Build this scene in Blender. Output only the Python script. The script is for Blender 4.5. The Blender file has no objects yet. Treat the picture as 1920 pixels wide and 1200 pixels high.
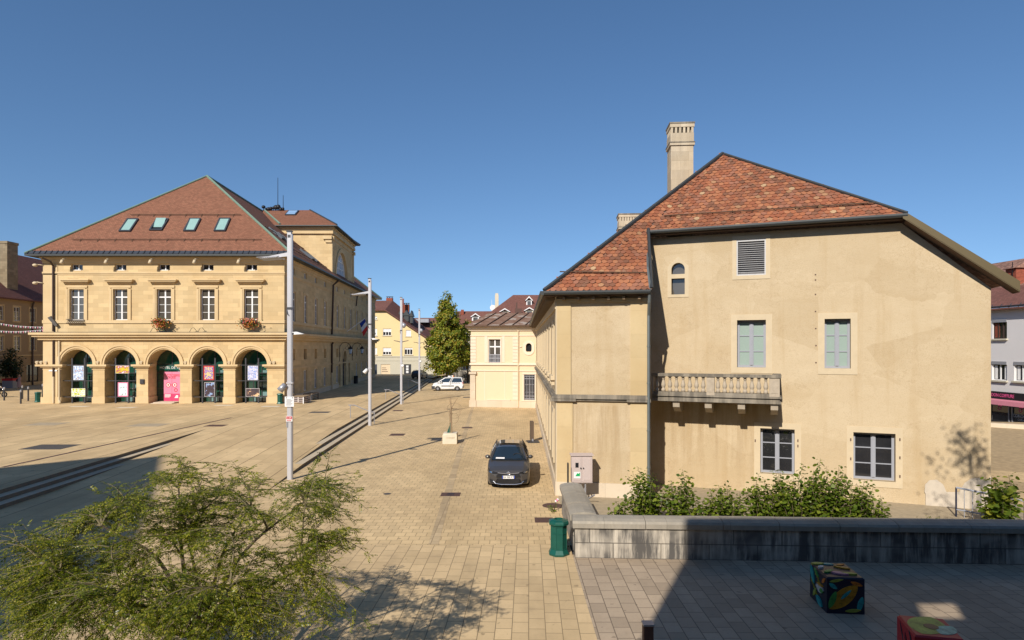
import bpy, math, random
import numpy as np
from mathutils import Vector, Matrix, Quaternion
R = math.radians
random.seed(7); rng = np.random.default_rng(7)
V = Vector
UP = V((0, 0, 1))
scene = bpy.context.scene
COL = scene.collection

# ------------------------------------------------------------------ camera, sky, sun, exposure
H, F, CX, HY = 5.8, 1200.0, 960.0, 651.0          # eye height, focal length and principal point in 1920-wide pixels
CAMP = V((0, 0, H))
cam_d = bpy.data.cameras.new('camera'); cam = bpy.data.objects.new('camera', cam_d); COL.objects.link(cam)
cam.location = CAMP; cam.rotation_euler = (R(90), 0, 0)
cam_d.sensor_width = 36; cam_d.lens = 36 * F / 1920
cam_d.shift_y = (HY - 600) / 1920; cam_d.clip_start = 0.1; cam_d.clip_end = 6000
scene.camera = cam
SUN_EL = 35.0
SDIR = V((0.41, 0.912, 0)).normalized() * math.cos(R(SUN_EL)) + V((0, 0, -math.sin(R(SUN_EL))))
w = bpy.data.worlds.new('World'); scene.world = w; w.use_nodes = True
nt = w.node_tree
sky = nt.nodes.new('ShaderNodeTexSky'); sky.sky_type = 'NISHITA'; sky.sun_disc = False
sky.sun_elevation = R(SUN_EL); sky.sun_rotation = math.atan2(-SDIR.x, -SDIR.y)
sc_ = nt.nodes.new('ShaderNodeTexCoord'); sa_ = nt.nodes.new('ShaderNodeVectorMath'); sa_.operation = 'ADD'; sa_.inputs[1].default_value = (0, 0, .10); sn_ = nt.nodes.new('ShaderNodeVectorMath'); sn_.operation = 'NORMALIZE'
nt.links.new(sc_.outputs['Generated'], sa_.inputs[0]); nt.links.new(sa_.outputs[0], sn_.inputs[0]); nt.links.new(sn_.outputs[0], sky.inputs[0])
sky.altitude = 850; sky.air_density = 1.0; sky.dust_density = 0.25; sky.ozone_density = 2.0
hs_ = nt.nodes.new('ShaderNodeHueSaturation'); hs_.inputs['Saturation'].default_value = 1.15
nt.links.new(sky.outputs[0], hs_.inputs['Color']); nt.links.new(hs_.outputs[0], nt.nodes['Background'].inputs[0])
nt.nodes['Background'].inputs[1].default_value = 0.113
ld = bpy.data.lights.new('sun', 'SUN'); ld.energy = 5.0; ld.angle = R(0.55); ld.color = (1.0, 0.93, 0.84)
sun = bpy.data.objects.new('sun', ld); COL.objects.link(sun)
sun.rotation_euler = SDIR.to_track_quat('-Z', 'Y').to_euler(); sun.location = (-30, -60, 60)
scene.view_settings.view_transform = 'Standard'; scene.view_settings.look = 'None'
scene.view_settings.exposure = 0.2; scene.view_settings.gamma = 1.0

# ------------------------------------------------------------------ picture -> place
def gp(px, py, z=0.0):
    Y = F * (H - z) / (py - HY); return V(((px - CX) * Y / F, Y, z))
def at(px, py, Y): return V(((px - CX) * Y / F, Y, H - (py - HY) * Y / F))
def hit(px, py, p0, n):
    d = V(((px - CX) / F, 1, -(py - HY) / F)); return CAMP + d * ((p0 - CAMP).dot(n) / d.dot(n))

class Frame:                                        # a wall plane: s runs right seen from outside, d runs outward
    def __init__(f, o, u): f.o = V(o); f.u = V(u).normalized(); f.n = f.u.cross(UP)
    def P(f, s, z, d=0.0): return f.o + f.u * s + UP * z + f.n * d
    def px(f, px, py, d=0.0):
        p = hit(px, py, f.o + f.n * d, f.n); q = p - f.o; return q.dot(f.u), p.z

# ------------------------------------------------------------------ mesh builder
class MB:
    def __init__(m): m.v = []; m.f = []; m.mi = []; m.cur = 0; m.smooth = False; m.sm = []
    def face(m, pts, mi=None):
        k = len(m.v); m.v.extend(V(p) for p in pts); m.f.append(tuple(range(k, k + len(pts)))); m.mi.append(m.cur if mi is None else mi); m.sm.append(m.smooth)
    def faces(m, verts, faces):
        k = len(m.v); m.v.extend(V(p) for p in verts)
        for f in faces: m.f.append(tuple(k + i for i in f)); m.mi.append(m.cur); m.sm.append(m.smooth)
    def ob(m, o, a, b, c):                          # box from a corner and three edges
        o, a, b, c = V(o), V(a), V(b), V(c)
        if a.cross(b).dot(c) < 0: a, b = b, a
        p = [o, o + a, o + a + b, o + b, o + c, o + a + c, o + a + b + c, o + b + c]
        for q in ((3, 2, 1, 0), (4, 5, 6, 7), (0, 1, 5, 4), (1, 2, 6, 5), (2, 3, 7, 6), (3, 0, 4, 7)): m.face([p[i] for i in q])
        return m
    def box(m, c, sx, sy, sz, rz=0):                # c = centre of the base
        q = Quaternion(UP, rz); a = q @ V((sx, 0, 0)); b = q @ V((0, sy, 0)); return m.ob(V(c) - a / 2 - b / 2, a, b, V((0, 0, sz)))
    def band(m, fr, s0, s1, z0, z1, d0, d1): return m.ob(fr.P(s0, z0, d0), fr.u * (s1 - s0), UP * (z1 - z0), fr.n * (d1 - d0))
    def prism(m, pts, ext):                         # polygon (3d, planar) pushed along ext
        pts = [V(p) for p in pts]; ext = V(ext); n = V((0, 0, 0))
        for i in range(1, len(pts) - 1): n += (pts[i] - pts[0]).cross(pts[i + 1] - pts[0])
        if n.dot(ext) > 0: pts = pts[::-1]
        q = [p + ext for p in pts]; m.face(pts); m.face(q[::-1])
        for i in range(len(pts)): j = (i + 1) % len(pts); m.face([pts[j], pts[i], q[i], q[j]])
        return m
    def ring(m, c, ax, r, n, a0=0.0):
        ax = V(ax).normalized(); t = ax.orthogonal().normalized() if abs(ax.z) < .999 else V((1, 0, 0)); b = ax.cross(t)
        return [V(c) + (t * math.cos(a0 + 2 * math.pi * i / n) + b * math.sin(a0 + 2 * math.pi * i / n)) * r for i in range(n)]
    def rings(m, rs, cap=True):
        n = len(rs[0]); k = len(m.v)
        for r in rs: m.v.extend(r)
        def add(f, s): m.f.append(tuple(f)); m.mi.append(m.cur); m.sm.append(s)
        for j in range(len(rs) - 1):
            for i in range(n):
                i2 = (i + 1) % n; add((k + j * n + i, k + j * n + i2, k + j * n + n + i2, k + j * n + n + i), m.smooth)
        if cap: add(range(k + n - 1, k - 1, -1), False); add(range(k + (len(rs) - 1) * n, k + len(rs) * n), False)
        return m
    def cyl(m, p0, p1, r0, r1=None, n=8, a0=0.0):
        r1 = r0 if r1 is None else r1; ax = V(p1) - V(p0); return m.rings([m.ring(p0, ax, r0, n, a0), m.ring(p1, ax, r1, n, a0)])
    def lathe(m, c, prof, n=12, a0=0.0): return m.rings([m.ring(V(c) + UP * z, UP, max(r, .0005), n, a0) for r, z in prof])
    def tube(m, pts, rad, n=6):
        pts = [V(p) for p in pts]; rs = []
        if not hasattr(rad, '__len__'): rad = [rad] * len(pts)
        t0 = None
        for i, p in enumerate(pts):
            d = (pts[min(i + 1, len(pts) - 1)] - pts[max(i - 1, 0)]).normalized()
            if t0 is None: t0 = d.orthogonal().normalized()
            t0 = (t0 - d * t0.dot(d)).normalized(); b = d.cross(t0)
            rs.append([p + (t0 * math.cos(2 * math.pi * k / n) + b * math.sin(2 * math.pi * k / n)) * rad[i] for k in range(n)])
        return m.rings(rs)
    def ball(m, c, rx, ry=None, rz=None, n=10, k=6):
        ry = ry or rx; rz = rz or rx; c = V(c); s = m.smooth; m.smooth = True
        m.rings([[c + V((math.cos(2 * math.pi * i / n) * math.sin(t) * rx, math.sin(2 * math.pi * i / n) * math.sin(t) * ry, -math.cos(t) * rz)) for i in range(n)] for t in [max(.02, min(math.pi - .02, math.pi * j / k)) for j in range(k + 1)]]); m.smooth = s
        return m
    def wall(m, fr, s0, s1, z0, z1, holes=(), rev=.3, d=0.0, arc=14):
        """front face with openings (s0,s1,z0,z1[,'arch']); an arched one has its spring at z1 and the crown above"""
        hs = []
        for h in holes:
            a = len(h) > 4; r = (h[1] - h[0]) / 2; hs.append((h[0], h[1], h[2], h[3] + (r if a else 0), h[3] if a else None))
        S = sorted({s0, s1, *[x for h in hs for x in h[:2] if s0 < x < s1]}); Z = sorted({z0, z1, *[x for h in hs for x in h[2:4] if z0 < x < z1]})
        P = lambda s, z, e=0.0: fr.P(s, z, d + e)
        for i in range(len(S) - 1):
            for j in range(len(Z) - 1):
                cs, cz = (S[i] + S[i + 1]) / 2, (Z[j] + Z[j + 1]) / 2
                if any(h[0] < cs < h[1] and h[2] < cz < h[3] for h in hs): continue
                m.face([P(S[i], Z[j]), P(S[i + 1], Z[j]), P(S[i + 1], Z[j + 1]), P(S[i], Z[j + 1])])
        for a, b, c, e, sp in hs:
            top = e if sp is None else sp
            m.face([P(a, c), P(a, top), P(a, top, -rev), P(a, c, -rev)]); m.face([P(b, top), P(b, c), P(b, c, -rev), P(b, top, -rev)])
            if c > z0 + .001: m.face([P(b, c), P(a, c), P(a, c, -rev), P(b, c, -rev)])
            if sp is None: m.face([P(a, e), P(b, e), P(b, e, -rev), P(a, e, -rev)])
            else:
                r = (b - a) / 2; cc = (a + b) / 2; A = [(cc - r * math.cos(math.pi * k / arc), sp + r * math.sin(math.pi * k / arc)) for k in range(arc + 1)]
                for k in range(arc):
                    (x0, y0), (x1, y1) = A[k], A[k + 1]
                    m.face([P(x0, y0), P(x1, y1), P(x1, e), P(x0, e)]); m.face([P(x0, y0), P(x0, y0, -rev), P(x1, y1, -rev), P(x1, y1)])
        return m
    def archband(m, fr, sc, zc, r0, r1, d0, d1, n=18, a0=0.0, a1=math.pi):
        for k in range(n):
            t0, t1 = a0 + (a1 - a0) * k / n, a0 + (a1 - a0) * (k + 1) / n
            q = lambda r, t, d: fr.P(sc - r * math.cos(t), zc + r * math.sin(t), d)
            m.face([q(r0, t0, d1), q(r0, t1, d1), q(r1, t1, d1), q(r1, t0, d1)][::-1]); m.face([q(r1, t0, d0), q(r1, t0, d1), q(r1, t1, d1), q(r1, t1, d0)])
            m.face([q(r0, t0, d1), q(r0, t0, d0), q(r0, t1, d0), q(r0, t1, d1)])
        return m

OFF = {}
def link(o, parent):
    COL.objects.link(o)
    if parent is not None: o.parent = parent
    return o
def mesh_obj(name, mb, mat, parent=None, off=None):
    if off is None: off = OFF.get(parent.name, V((0, 0, 0))) if parent is not None else V((0, 0, 0))
    me = bpy.data.meshes.new(name); vs = [(p[0] - off[0], p[1] - off[1], p[2] - off[2]) for p in mb.v]
    me.from_pydata(vs, [], mb.f)
    for mm in (mat if isinstance(mat, (list, tuple)) else [mat]): me.materials.append(mm)
    me.polygons.foreach_set('material_index', mb.mi); me.polygons.foreach_set('use_smooth', mb.sm)
    uv = me.uv_layers.new(name='uv'); buf = np.zeros(len(me.loops) * 2, 'f'); k = 0
    for f in mb.f:                                  # metres along the level line and up the slope
        n = V((0, 0, 0)); a = mb.v[f[0]]
        for i in range(1, len(f) - 1): n += (mb.v[f[i]] - a).cross(mb.v[f[i + 1]] - a)
        if n.length < 1e-12: n = V((0, 0, 1))
        n.normalize(); t = UP.cross(n); t = t.normalized() if t.length > 1e-3 else V((1, 0, 0)); b = n.cross(t)
        for i in f: buf[k] = mb.v[i].dot(t); buf[k + 1] = mb.v[i].dot(b); k += 2
    uv.data.foreach_set('uv', buf); me.update()
    o = bpy.data.objects.new(name, me); link(o, parent); OFF[o.name] = off
    return o
def tag(o, label, cat, group=None, kind=None):
    o['label'] = label; o['category'] = cat
    if group: o['group'] = group
    if kind: o['kind'] = kind
    return o
def thing(name, label, cat, loc=(0, 0, 0), rz=0.0, group=None, world=True):
    """an Empty at the thing's base; world=True means the parts are modelled in place coordinates"""
    o = bpy.data.objects.new(name, None); o.empty_display_size = .3; COL.objects.link(o); o.location = loc; o.rotation_euler = (0, 0, rz)
    OFF[o.name] = V(loc) if world else V((0, 0, 0))
    return tag(o, label, cat, group)
def single(name, mb, mat, label, cat, loc=None, group=None, rz=None):
    """a thing that is one mesh; its origin goes to loc"""
    loc = V(loc) if loc is not None else mb.v[0].copy()
    if rz is None: o = mesh_obj(name, mb, mat, None, loc)
    else: o = mesh_obj(name, mb, mat); o.rotation_euler = (0, 0, rz)
    o.location = loc; return tag(o, label, cat, group)
def struct(name, mb, mat, kind='structure'):
    o = mesh_obj(name, mb, mat); o['kind'] = kind; return o
def dup(o, loc, rz=None, label=None, parent=None):
    c = o.copy(); COL.objects.link(c)
    if parent is not None: c.parent = parent
    else:
        c.location = loc
        if rz is not None: c.rotation_euler = (0, 0, rz)
        if label: c['label'] = label
    for ch in list(o.children): dup(ch, None, parent=c)
    return c
def text(name, body, size, p, u, mat, parent=None, vert=None, align='CENTER', ext=.003, sx=1.0):
    """lettering lying in a plane: u runs along the line, vert up the letters"""
    c = bpy.data.curves.new(name, 'FONT'); c.body = body; c.size = size; c.align_x = align; c.align_y = 'CENTER'; c.extrude = ext; c.resolution_u = 3
    tmp = bpy.data.objects.new('tmp', c); me = bpy.data.meshes.new_from_object(tmp); bpy.data.objects.remove(tmp); me.name = name; me.materials.clear(); me.materials.append(mat); o = bpy.data.objects.new(name, me); u = V(u).normalized(); vv = V(vert if vert is not None else UP).normalized(); n = u.cross(vv)
    off = OFF.get(parent.name, V((0, 0, 0))) if parent is not None else V((0, 0, 0)); q = V(p) - off
    o.matrix_local = Matrix(((u.x * sx, vv.x, n.x, q.x), (u.y * sx, vv.y, n.y, q.y), (u.z * sx, vv.z, n.z, q.z), (0, 0, 0, 1)))
    link(o, parent); OFF[o.name] = off
    return o

# ------------------------------------------------------------------ materials
class NT:
    def __init__(s, name):
        s.m = bpy.data.materials.new(name); s.m.use_nodes = True; s.t = s.m.node_tree; s.p = s.t.nodes['Principled BSDF']
    def n(s, typ, **kw):
        x = s.t.nodes.new('ShaderNode' + typ)
        for k, v in kw.items():
            if k in x.inputs: s.set(x.inputs[k], v)
            else: setattr(x, k, v)
        return x
    def set(s, inp, v):
        if isinstance(v, bpy.types.NodeSocket): s.t.links.new(v, inp)
        elif isinstance(v, tuple) and len(v) == 3 and inp.type == 'RGBA': inp.default_value = (*v, 1)
        else: inp.default_value = v
    def coord(s, kind='UV', scale=(1, 1, 1), rot=0.0, loc=(0, 0, 0)):
        c = s.n('TexCoord'); mp = s.n('Mapping'); s.t.links.new(c.outputs[kind], mp.inputs['Vector'])
        mp.inputs['Scale'].default_value = scale; mp.inputs['Rotation'].default_value = (0, 0, rot); mp.inputs['Location'].default_value = loc
        return mp.outputs[0]
    def noise(s, co, scale, detail=4, rough=.55):
        x = s.n('TexNoise'); s.t.links.new(co, x.inputs['Vector']); x.inputs['Scale'].default_value = scale; x.inputs['Detail'].default_value = detail; x.inputs['Roughness'].default_value = rough
        return x.outputs['Fac']
    def ramp(s, fac, stops, interp='LINEAR'):
        x = s.n('ValToRGB'); s.t.links.new(fac, x.inputs[0]); x.color_ramp.interpolation = interp; e = x.color_ramp.elements
        while len(e) < len(stops): e.new(.5)
        for i, (p, c) in enumerate(stops):
            e[i].position = p; e[i].color = (*c, 1) if isinstance(c, tuple) else (c, c, c, 1)
        return x.outputs[0]
    def mix(s, fac, a, b, mode='MIX'):
        x = s.n('Mix', data_type='RGBA', blend_type=mode); s.set(x.inputs[0], fac); s.set(x.inputs[6], a); s.set(x.inputs[7], b); return x.outputs[2]
    def math(s, op, a, b=0.0):
        x = s.n('Math', operation=op); s.set(x.inputs[0], a); s.set(x.inputs[1], b); return x.outputs[0]
    def brick(s, co, bw, rh, c1, c2, mo, ms=.01, off=.5, smooth=.1, bias=0.0, freq=2):
        x = s.n('TexBrick', offset=off, offset_frequency=freq); s.t.links.new(co, x.inputs['Vector'])
        for k, v in (('Color1', c1), ('Color2', c2), ('Mortar', mo)): s.set(x.inputs[k], v)
        for k, v in (('Scale', 1.0), ('Mortar Size', ms), ('Mortar Smooth', smooth), ('Bias', bias), ('Brick Width', bw), ('Row Height', rh)): x.inputs[k].default_value = v
        return x.outputs['Color'], x.outputs['Fac']
    def bump(s, h, strength=.3, dist=.02, prev=None):
        x = s.n('Bump'); s.t.links.new(h, x.inputs['Height']); x.inputs['Strength'].default_value = strength; x.inputs['Distance'].default_value = dist
        if prev is not None: s.t.links.new(prev, x.inputs['Normal'])
        return x.outputs[0]
    def out(s, col, rough=.8, metal=0.0, normal=None, spec=.3):
        s.set(s.p.inputs['Base Color'], col); s.set(s.p.inputs['Roughness'], rough); s.p.inputs['Metallic'].default_value = metal; s.p.inputs['Specular IOR Level'].default_value = spec
        if normal is not None: s.t.links.new(normal, s.p.inputs['Normal'])
        return s.m
def sc(c, k): return tuple(min(1.0, x * k) for x in c)
def plain(name, c, rough=.6, metal=0.0, var=.12, scale=6.0, spec=.3, bump=0.0):
    t = NT(name); co = t.coord('Object'); f = t.noise(co, scale); f2 = t.noise(co, scale * 9, 3)
    col = t.mix(f, sc(c, 1 - var), sc(c, 1 + var)); col = t.mix(t.math('MULTIPLY', f2, var), col, sc(c, .55))
    return t.out(col, rough, metal, t.bump(f2, bump, .01) if bump else None, spec)
def stone(name, c, bw=.9, bh=.36, var=.12, joint=.72, stain=.42, streak=0.0, streak_col=(.05, .045, .04), ms=.006):
    t = NT(name); uv = t.coord('UV'); ob = t.coord('Object')
    bc, bf = t.brick(uv, bw, bh, sc(c, 1 + var), sc(c, 1 - var), sc(c, joint), ms, smooth=.3)
    n1 = t.noise(ob, .45, 5); n2 = t.noise(ob, 7, 5); n3 = t.noise(ob, 45, 3)
    bc = t.mix(t.ramp(n1, [(.35, 0.0), (.75, stain)]), bc, sc((c[0] * .95, c[1] * .82, c[2] * .62), .78))
    bc = t.mix(t.ramp(n2, [(.55, 0.0), (.8, .35)]), bc, sc(c, .72))
    if streak:
        st = t.noise(t.coord('UV', (3.2, .35, 1)), 1.0, 6, .7); st2 = t.noise(t.coord('UV', (.5, .8, 1)), 1.0, 3)
        k = t.math('MULTIPLY', t.ramp(st, [(.36, 0.0), (.54, 1.0)]), t.ramp(st2, [(.32, .2), (.52, 1.0)])); bc = t.mix(t.math('MULTIPLY', k, streak), bc, streak_col)
    nb = t.bump(bf, .35, -.01); nb = t.bump(n3, .25, .01, nb)
    return t.out(bc, .9, 0, nb, .2)
def stucco(name, c, speck=.5, stain=.35):
    t = NT(name); ob = t.coord('Object'); uv = t.coord('UV')
    n0 = t.noise(ob, .42, 7, .68); n1 = t.noise(t.coord('Object', (1, 1, 1.7)), 1.1, 7, .7); sp = t.noise(ob, 26, 2, .5); sp2 = t.noise(ob, 90, 2)
    col = t.mix(t.ramp(n0, [(.3, 0.0), (.7, stain)]), sc(c, 1.04), (c[0] * .84, c[1] * .77, c[2] * .66))
    col = t.mix(t.ramp(n1, [(.5, 0.0), (.75, stain)]), col, sc(c, 1.14))
    col = t.mix(t.math('MULTIPLY', t.ramp(sp, [(.52, 0.0), (.68, 1.0)]), speck), col, (c[0] * .66, c[1] * .58, c[2] * .46))
    n4 = t.noise(t.coord('UV', (.10, .55, 1), 0, (3, 7, 0)), 1.0, 6, .6); col = t.mix(t.ramp(n4, [(.5, 0.0), (.62, .4)]), col, (c[0] * .86, c[1] * .80, c[2] * .70)); crk = t.noise(ob, .7, 8, .6); col = t.mix(t.ramp(crk, [(.494, 0.0), (.5, .35), (.506, 0.0)]), col, (c[0] * .6, c[1] * .5, c[2] * .4))
    vo = t.n('TexVoronoi'); t.t.links.new(t.mix(.12, t.coord('Object', (.5, .5, .62)), t.noise(ob, 1.5, 3)), vo.inputs['Vector']); vo.inputs['Scale'].default_value = 1.0; sp_ = t.n('SeparateColor'); t.t.links.new(vo.outputs['Color'], sp_.inputs[0])
    col = t.mix(t.ramp(sp_.outputs[0], [(.7, 0.0), (.74, .30)]), col, sc(c, 1.10)); col = t.mix(t.ramp(sp_.outputs[1], [(.72, 0.0), (.76, .28)]), col, (c[0] * .84, c[1] * .79, c[2] * .71))
    xy = t.n('SeparateXYZ'); t.t.links.new(uv, xy.inputs[0])
    mu = t.ramp(t.math('DIVIDE', t.math('ADD', xy.outputs[0], 6.0), 8.0), [(.18, 0.0), (.24, 1.0), (.76, 1.0), (.82, 0.0)]); mz = t.ramp(t.math('DIVIDE', xy.outputs[1], 5.0), [(.04, .15), (.3, .6), (.7, 1.0), (.73, 0.0)]); rs = t.ramp(t.noise(t.coord('UV', (2.6, .16, 1)), 1.0, 6, .65), [(.46, 0.0), (.62, .6)])
    col = t.mix(t.math('MULTIPLY', t.math('MULTIPLY', mu, mz), rs), col, (c[0] * .62, c[1] * .52, c[2] * .40))
    dr = t.noise(t.coord('UV', (1.6, .12, 1)), 1.0, 5, .6); col = t.mix(t.ramp(dr, [(.52, 0.0), (.72, .5)]), col, (c[0] * .8, c[1] * .7, c[2] * .55))
    return t.out(col, .95, 0, t.bump(sp2, .35, .012, t.bump(sp, .4, .02)), .1)
def paving(name, c, bw, rh, rot=0.0, swap=False, mortar=.55, ms=.012, var=.12, stain=.4, off=.5, dirt=(.16, .12, .08), big=None, c2=None, loc=(0, 0, 0)):
    t = NT(name); ob = t.coord('Object'); co = t.coord('Object', (1, 1, 1), rot + (R(90) if swap else 0), loc)
    wob = t.noise(ob, .6, 2); bc, bf = t.brick(co, bw, rh, sc(c, 1 + var), sc(c2 or c, 1 - var), sc(c, mortar), ms, off, .25)
    n0 = t.noise(ob, .16, 6, .6); n1 = t.noise(ob, 1.1, 6, .65); n2 = t.noise(ob, 14, 4, .6); n3 = t.noise(ob, 60, 2)
    bc = t.mix(t.ramp(n0, [(.42, 0.0), (.72, stain)]), bc, (c[0] * .62, c[1] * .58, c[2] * .55)); bc = t.mix(t.ramp(n1, [(.55, 0.0), (.82, stain)]), bc, dirt)
    bc = t.mix(t.ramp(n1, [(.2, .22), (.42, 0.0)]), bc, sc(c, 1.3)); bc = t.mix(t.ramp(n2, [(.5, 0.0), (.8, .28)]), bc, sc(c, .6))
    n5 = t.noise(ob, 4.2, 2, .4); bc = t.mix(t.ramp(n5, [(.70, 0.0), (.735, .55)]), bc, sc(c, .3)); n6 = t.noise(t.coord('Object', (1, .35, 1), .2), .35, 5, .65); bc = t.mix(t.ramp(n6, [(.46, 0.0), (.66, .5)]), bc, (c[0] * .55, c[1] * .54, c[2] * .52))
    if big:
        cb, fb = t.brick(co, big[0], big[1], (1., 1., 1.), (.93, .92, .9), (.33, .3, .27), big[2], 0.0, .2); bc = t.mix(1.0, bc, cb, 'MULTIPLY')
    return t.out(bc, t.math('ADD', t.math('MULTIPLY', n1, -.25), .95), 0, t.bump(n3, .2, .008, t.bump(bf, .5, -.012)), .25)
def roofing(name, c, bw=.2, rh=.13, var=.3, c2=None):
    t = NT(name); uv = t.coord('UV'); ob = t.coord('Object'); c2 = c2 or sc(c, 1 - var)
    bc, bf = t.brick(uv, bw, rh, sc(c, 1 + var), c2, sc(c, .45), .012, smooth=.4)
    n0 = t.noise(ob, .3, 5); n1 = t.noise(ob, 2.2, 5); bc = t.mix(t.ramp(n0, [(.35, 0.0), (.7, .4)]), bc, sc(c, .68)); bc = t.mix(t.ramp(n1, [(.55, 0.0), (.8, .35)]), bc, (c[0] * .7, c[1] * 1.0, c[2] * .95))
    return t.out(bc, .85, 0, t.bump(bf, .5, -.02), .2)
def leafmat(name, stops, trans=.35, rough=.55):
    t = NT(name); g = t.n('NewGeometry'); col = t.ramp(g.outputs['Random Per Island'], stops)
    n = t.noise(t.coord('Object'), .9, 3); col = t.mix(t.ramp(n, [(.35, 0.0), (.7, .45)]), col, t.mix(1.0, col, (1.35, 1.1, .55), 'MULTIPLY'))
    t.out(col, rough, 0, None, .35); tr = t.n('BsdfTranslucent'); t.t.links.new(t.mix(1.0, col, (1.7, 1.9, .6), 'MULTIPLY'), tr.inputs['Color'])
    mx = t.n('MixShader'); mx.inputs[0].default_value = trans; t.t.links.new(t.p.outputs[0], mx.inputs[1]); t.t.links.new(tr.outputs[0], mx.inputs[2])
    t.t.links.new(mx.outputs[0], t.t.nodes['Material Output'].inputs[0]); return t.m
def glass(name, c, rough=.04, spec=.9, var=.5):
    t = NT(name); n = t.noise(t.coord('Object'), 1.2, 3); return t.out(t.mix(n, sc(c, 1 - var), sc(c, 1 + var)), rough, 0, None, spec)
def patches(name, cols, scale=3.0, kind='Generated', sx=(1, 1, 1), rough=.5):
    t = NT(name); n = t.noise(t.coord(kind, sx), scale, 3, .6); k = len(cols)
    return t.out(t.ramp(n, [((.28 + .44 * i / (k - 1)) if i else 0.0, c) for i, c in enumerate(cols)], 'CONSTANT'), rough)

M = {}
M['stone'] = stone('hall_limestone', (.575, .43, .235), .95, .40)
M['stone_trim'] = stone('hall_trim_limestone', (.60, .455, .26), 1.6, 5.0, .05, .85)
M['plinth'] = stone('pale_plinth_limestone', (.58, .49, .37), 1.4, .8, .08)
M['stucco'] = stucco('buff_roughcast', (.52, .42, .278), .30, .65)
M['ochre'] = stone('ochre_pilaster_stone', (.54, .42, .24), 2.0, .9, .06, .9, .5)
M['beige'] = plain('beige_painted_render', (.66, .52, .34), .9, var=.06, scale=.8)
M['beige_l'] = plain('pale_beige_moulding', (.68, .57, .43), .9, var=.06, scale=1.5)
M['surround'] = plain('cream_window_stone', (.56, .455, .30), .9, var=.12, scale=3, bump=.2)
M['grey_stone'] = stone('lichened_balcony_stone', (.30, .262, .205), 3, 3, .1, .8, .5, .75, (.10, .09, .075))
M['baluster'] = plain('weathered_baluster_stone', (.43, .36, .27), .9, var=.3, scale=7, bump=.3)
M['lowwall'] = stone('low_wall_blocks', (.50, .45, .37), 1.3, .42, .14, .3, .3, .95, (.075, .07, .065), .016)
M['coping'] = stone('low_wall_coping', (.36, .325, .265), 1.7, 3.0, .12, .5, .5, .35, (.16, .15, .13))
M['tile'] = None
M['hall_roof'] = roofing('hall_flat_tiles', (.245, .108, .064), .22, .14, .22)
M['brown_roof'] = roofing('brown_flat_tiles', (.19, .085, .065), .25, .16, .2)
M['old_roof'] = roofing('old_mottled_tiles', (.27, .15, .11), .25, .2, .5)
M['lead_roof'] = patches('lichened_lead_roof', [(.17, .095, .06), (.21, .125, .085), (.34, .28, .23), (.18, .105, .07)], 7.0, rough=.95)
M['zinc'] = plain('blue_grey_zinc', (.085, .095, .11), .45, .6, .2, 3)
M['gutter'] = plain('dark_zinc_gutter', (.07, .075, .075), .5, .5, .2, 4)
M['pipe'] = plain('grey_green_downpipe', (.17, .19, .185), .5, .5, .15, 4)
M['brownpipe'] = plain('brown_downpipe', (.07, .045, .035), .5, .2)
M['copper'] = plain('verdigris_copper', (.17, .25, .19), .7, .1, .25, 3)
M['soffit'] = plain('brown_wood_soffit', (.095, .055, .032), .8, var=.25, scale=5)
M['barge'] = plain('olive_brown_metal', (.12, .092, .045), .5, .2, .08, 2)
M['white'] = plain('white_paint', (.74, .73, .71), .5, var=.04)
M['bluegrey'] = plain('blue_grey_paint', (.30, .31, .34), .5, var=.05)
M['blind'] = plain('pale_green_blind', (.27, .345, .30), .7, var=.05, scale=2)
M['pane'] = glass('dark_window_glass', (.045, .042, .038))
M['pane_b'] = glass('brown_window_glass', (.085, .075, .06))
M['pane_sky'] = glass('painted_sky_glass', (.30, .46, .66), .12, .9, .3)  # sky reflection put into the glass colour as bright blue
M['pane_dark'] = glass('unlit_window_glass', (.022, .022, .024))
M['pane_green'] = glass('green_arcade_glass', (.012, .060, .040), .06, .9, .7)
M['pane_teal'] = plain('pale_teal_glass', (.27, .42, .38), .12, 0, .1, 2, .8)
M['black'] = plain('black_metal', (.02, .02, .022), .45, .3, .2)
M['darkgrey'] = plain('dark_grey_metal', (.07, .07, .075), .5, .5, .2)
M['steel'] = plain('galvanised_steel', (.40, .40, .42), .42, .5, .12, 3)
M['lightsteel'] = plain('pale_grey_pole_paint', (.52, .51, .52), .4, .25, .06, 1)
M['chrome'] = plain('chrome', (.7, .7, .7), .15, 1.0, .05)
M['rust'] = plain('rusty_iron_cover', (.13, .075, .06), .75, .4, .35, 9, bump=.3)
M['iron'] = plain('grey_iron_cover', (.11, .10, .09), .7, .4, .3, 9, bump=.3)
M['green'] = plain('bottle_green_paint', (.006, .085, .062), .38, .1, .25, 5, .5)
M['concrete'] = plain('pale_concrete', (.60, .53, .40), .9, var=.12, scale=4, bump=.2)
M['wood'] = plain('weathered_wood', (.28, .20, .12), .8, var=.3, scale=8)
M['bark'] = plain('grey_brown_bark', (.10, .075, .05), .9, var=.4, scale=9, bump=.5)
M['twig'] = plain('pale_green_twig', (.16, .13, .07), .8, var=.3, scale=9)
M['rubber'] = plain('tyre_rubber', (.02, .02, .02), .85, var=.2)
M['pink'] = plain('pink_poster', (.72, .22, .33), .5, var=.05)
M['red'] = plain('red_paint', (.50, .03, .035), .5, var=.08)
M['blue'] = plain('flag_blue', (.02, .05, .30), .7, var=.08)
M['cabinet'] = plain('pink_grey_cabinet', (.50, .41, .37), .6, var=.05)
M['yellow'] = plain('yellow_render', (.72, .56, .29), .9, var=.05, scale=.6)
M['putty'] = plain('grey_beige_render', (.52, .48, .37), .9, var=.06, scale=.6)
M['lilac'] = plain('lilac_grey_render', (.66, .635, .62), .9, var=.05, scale=.8)
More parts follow.
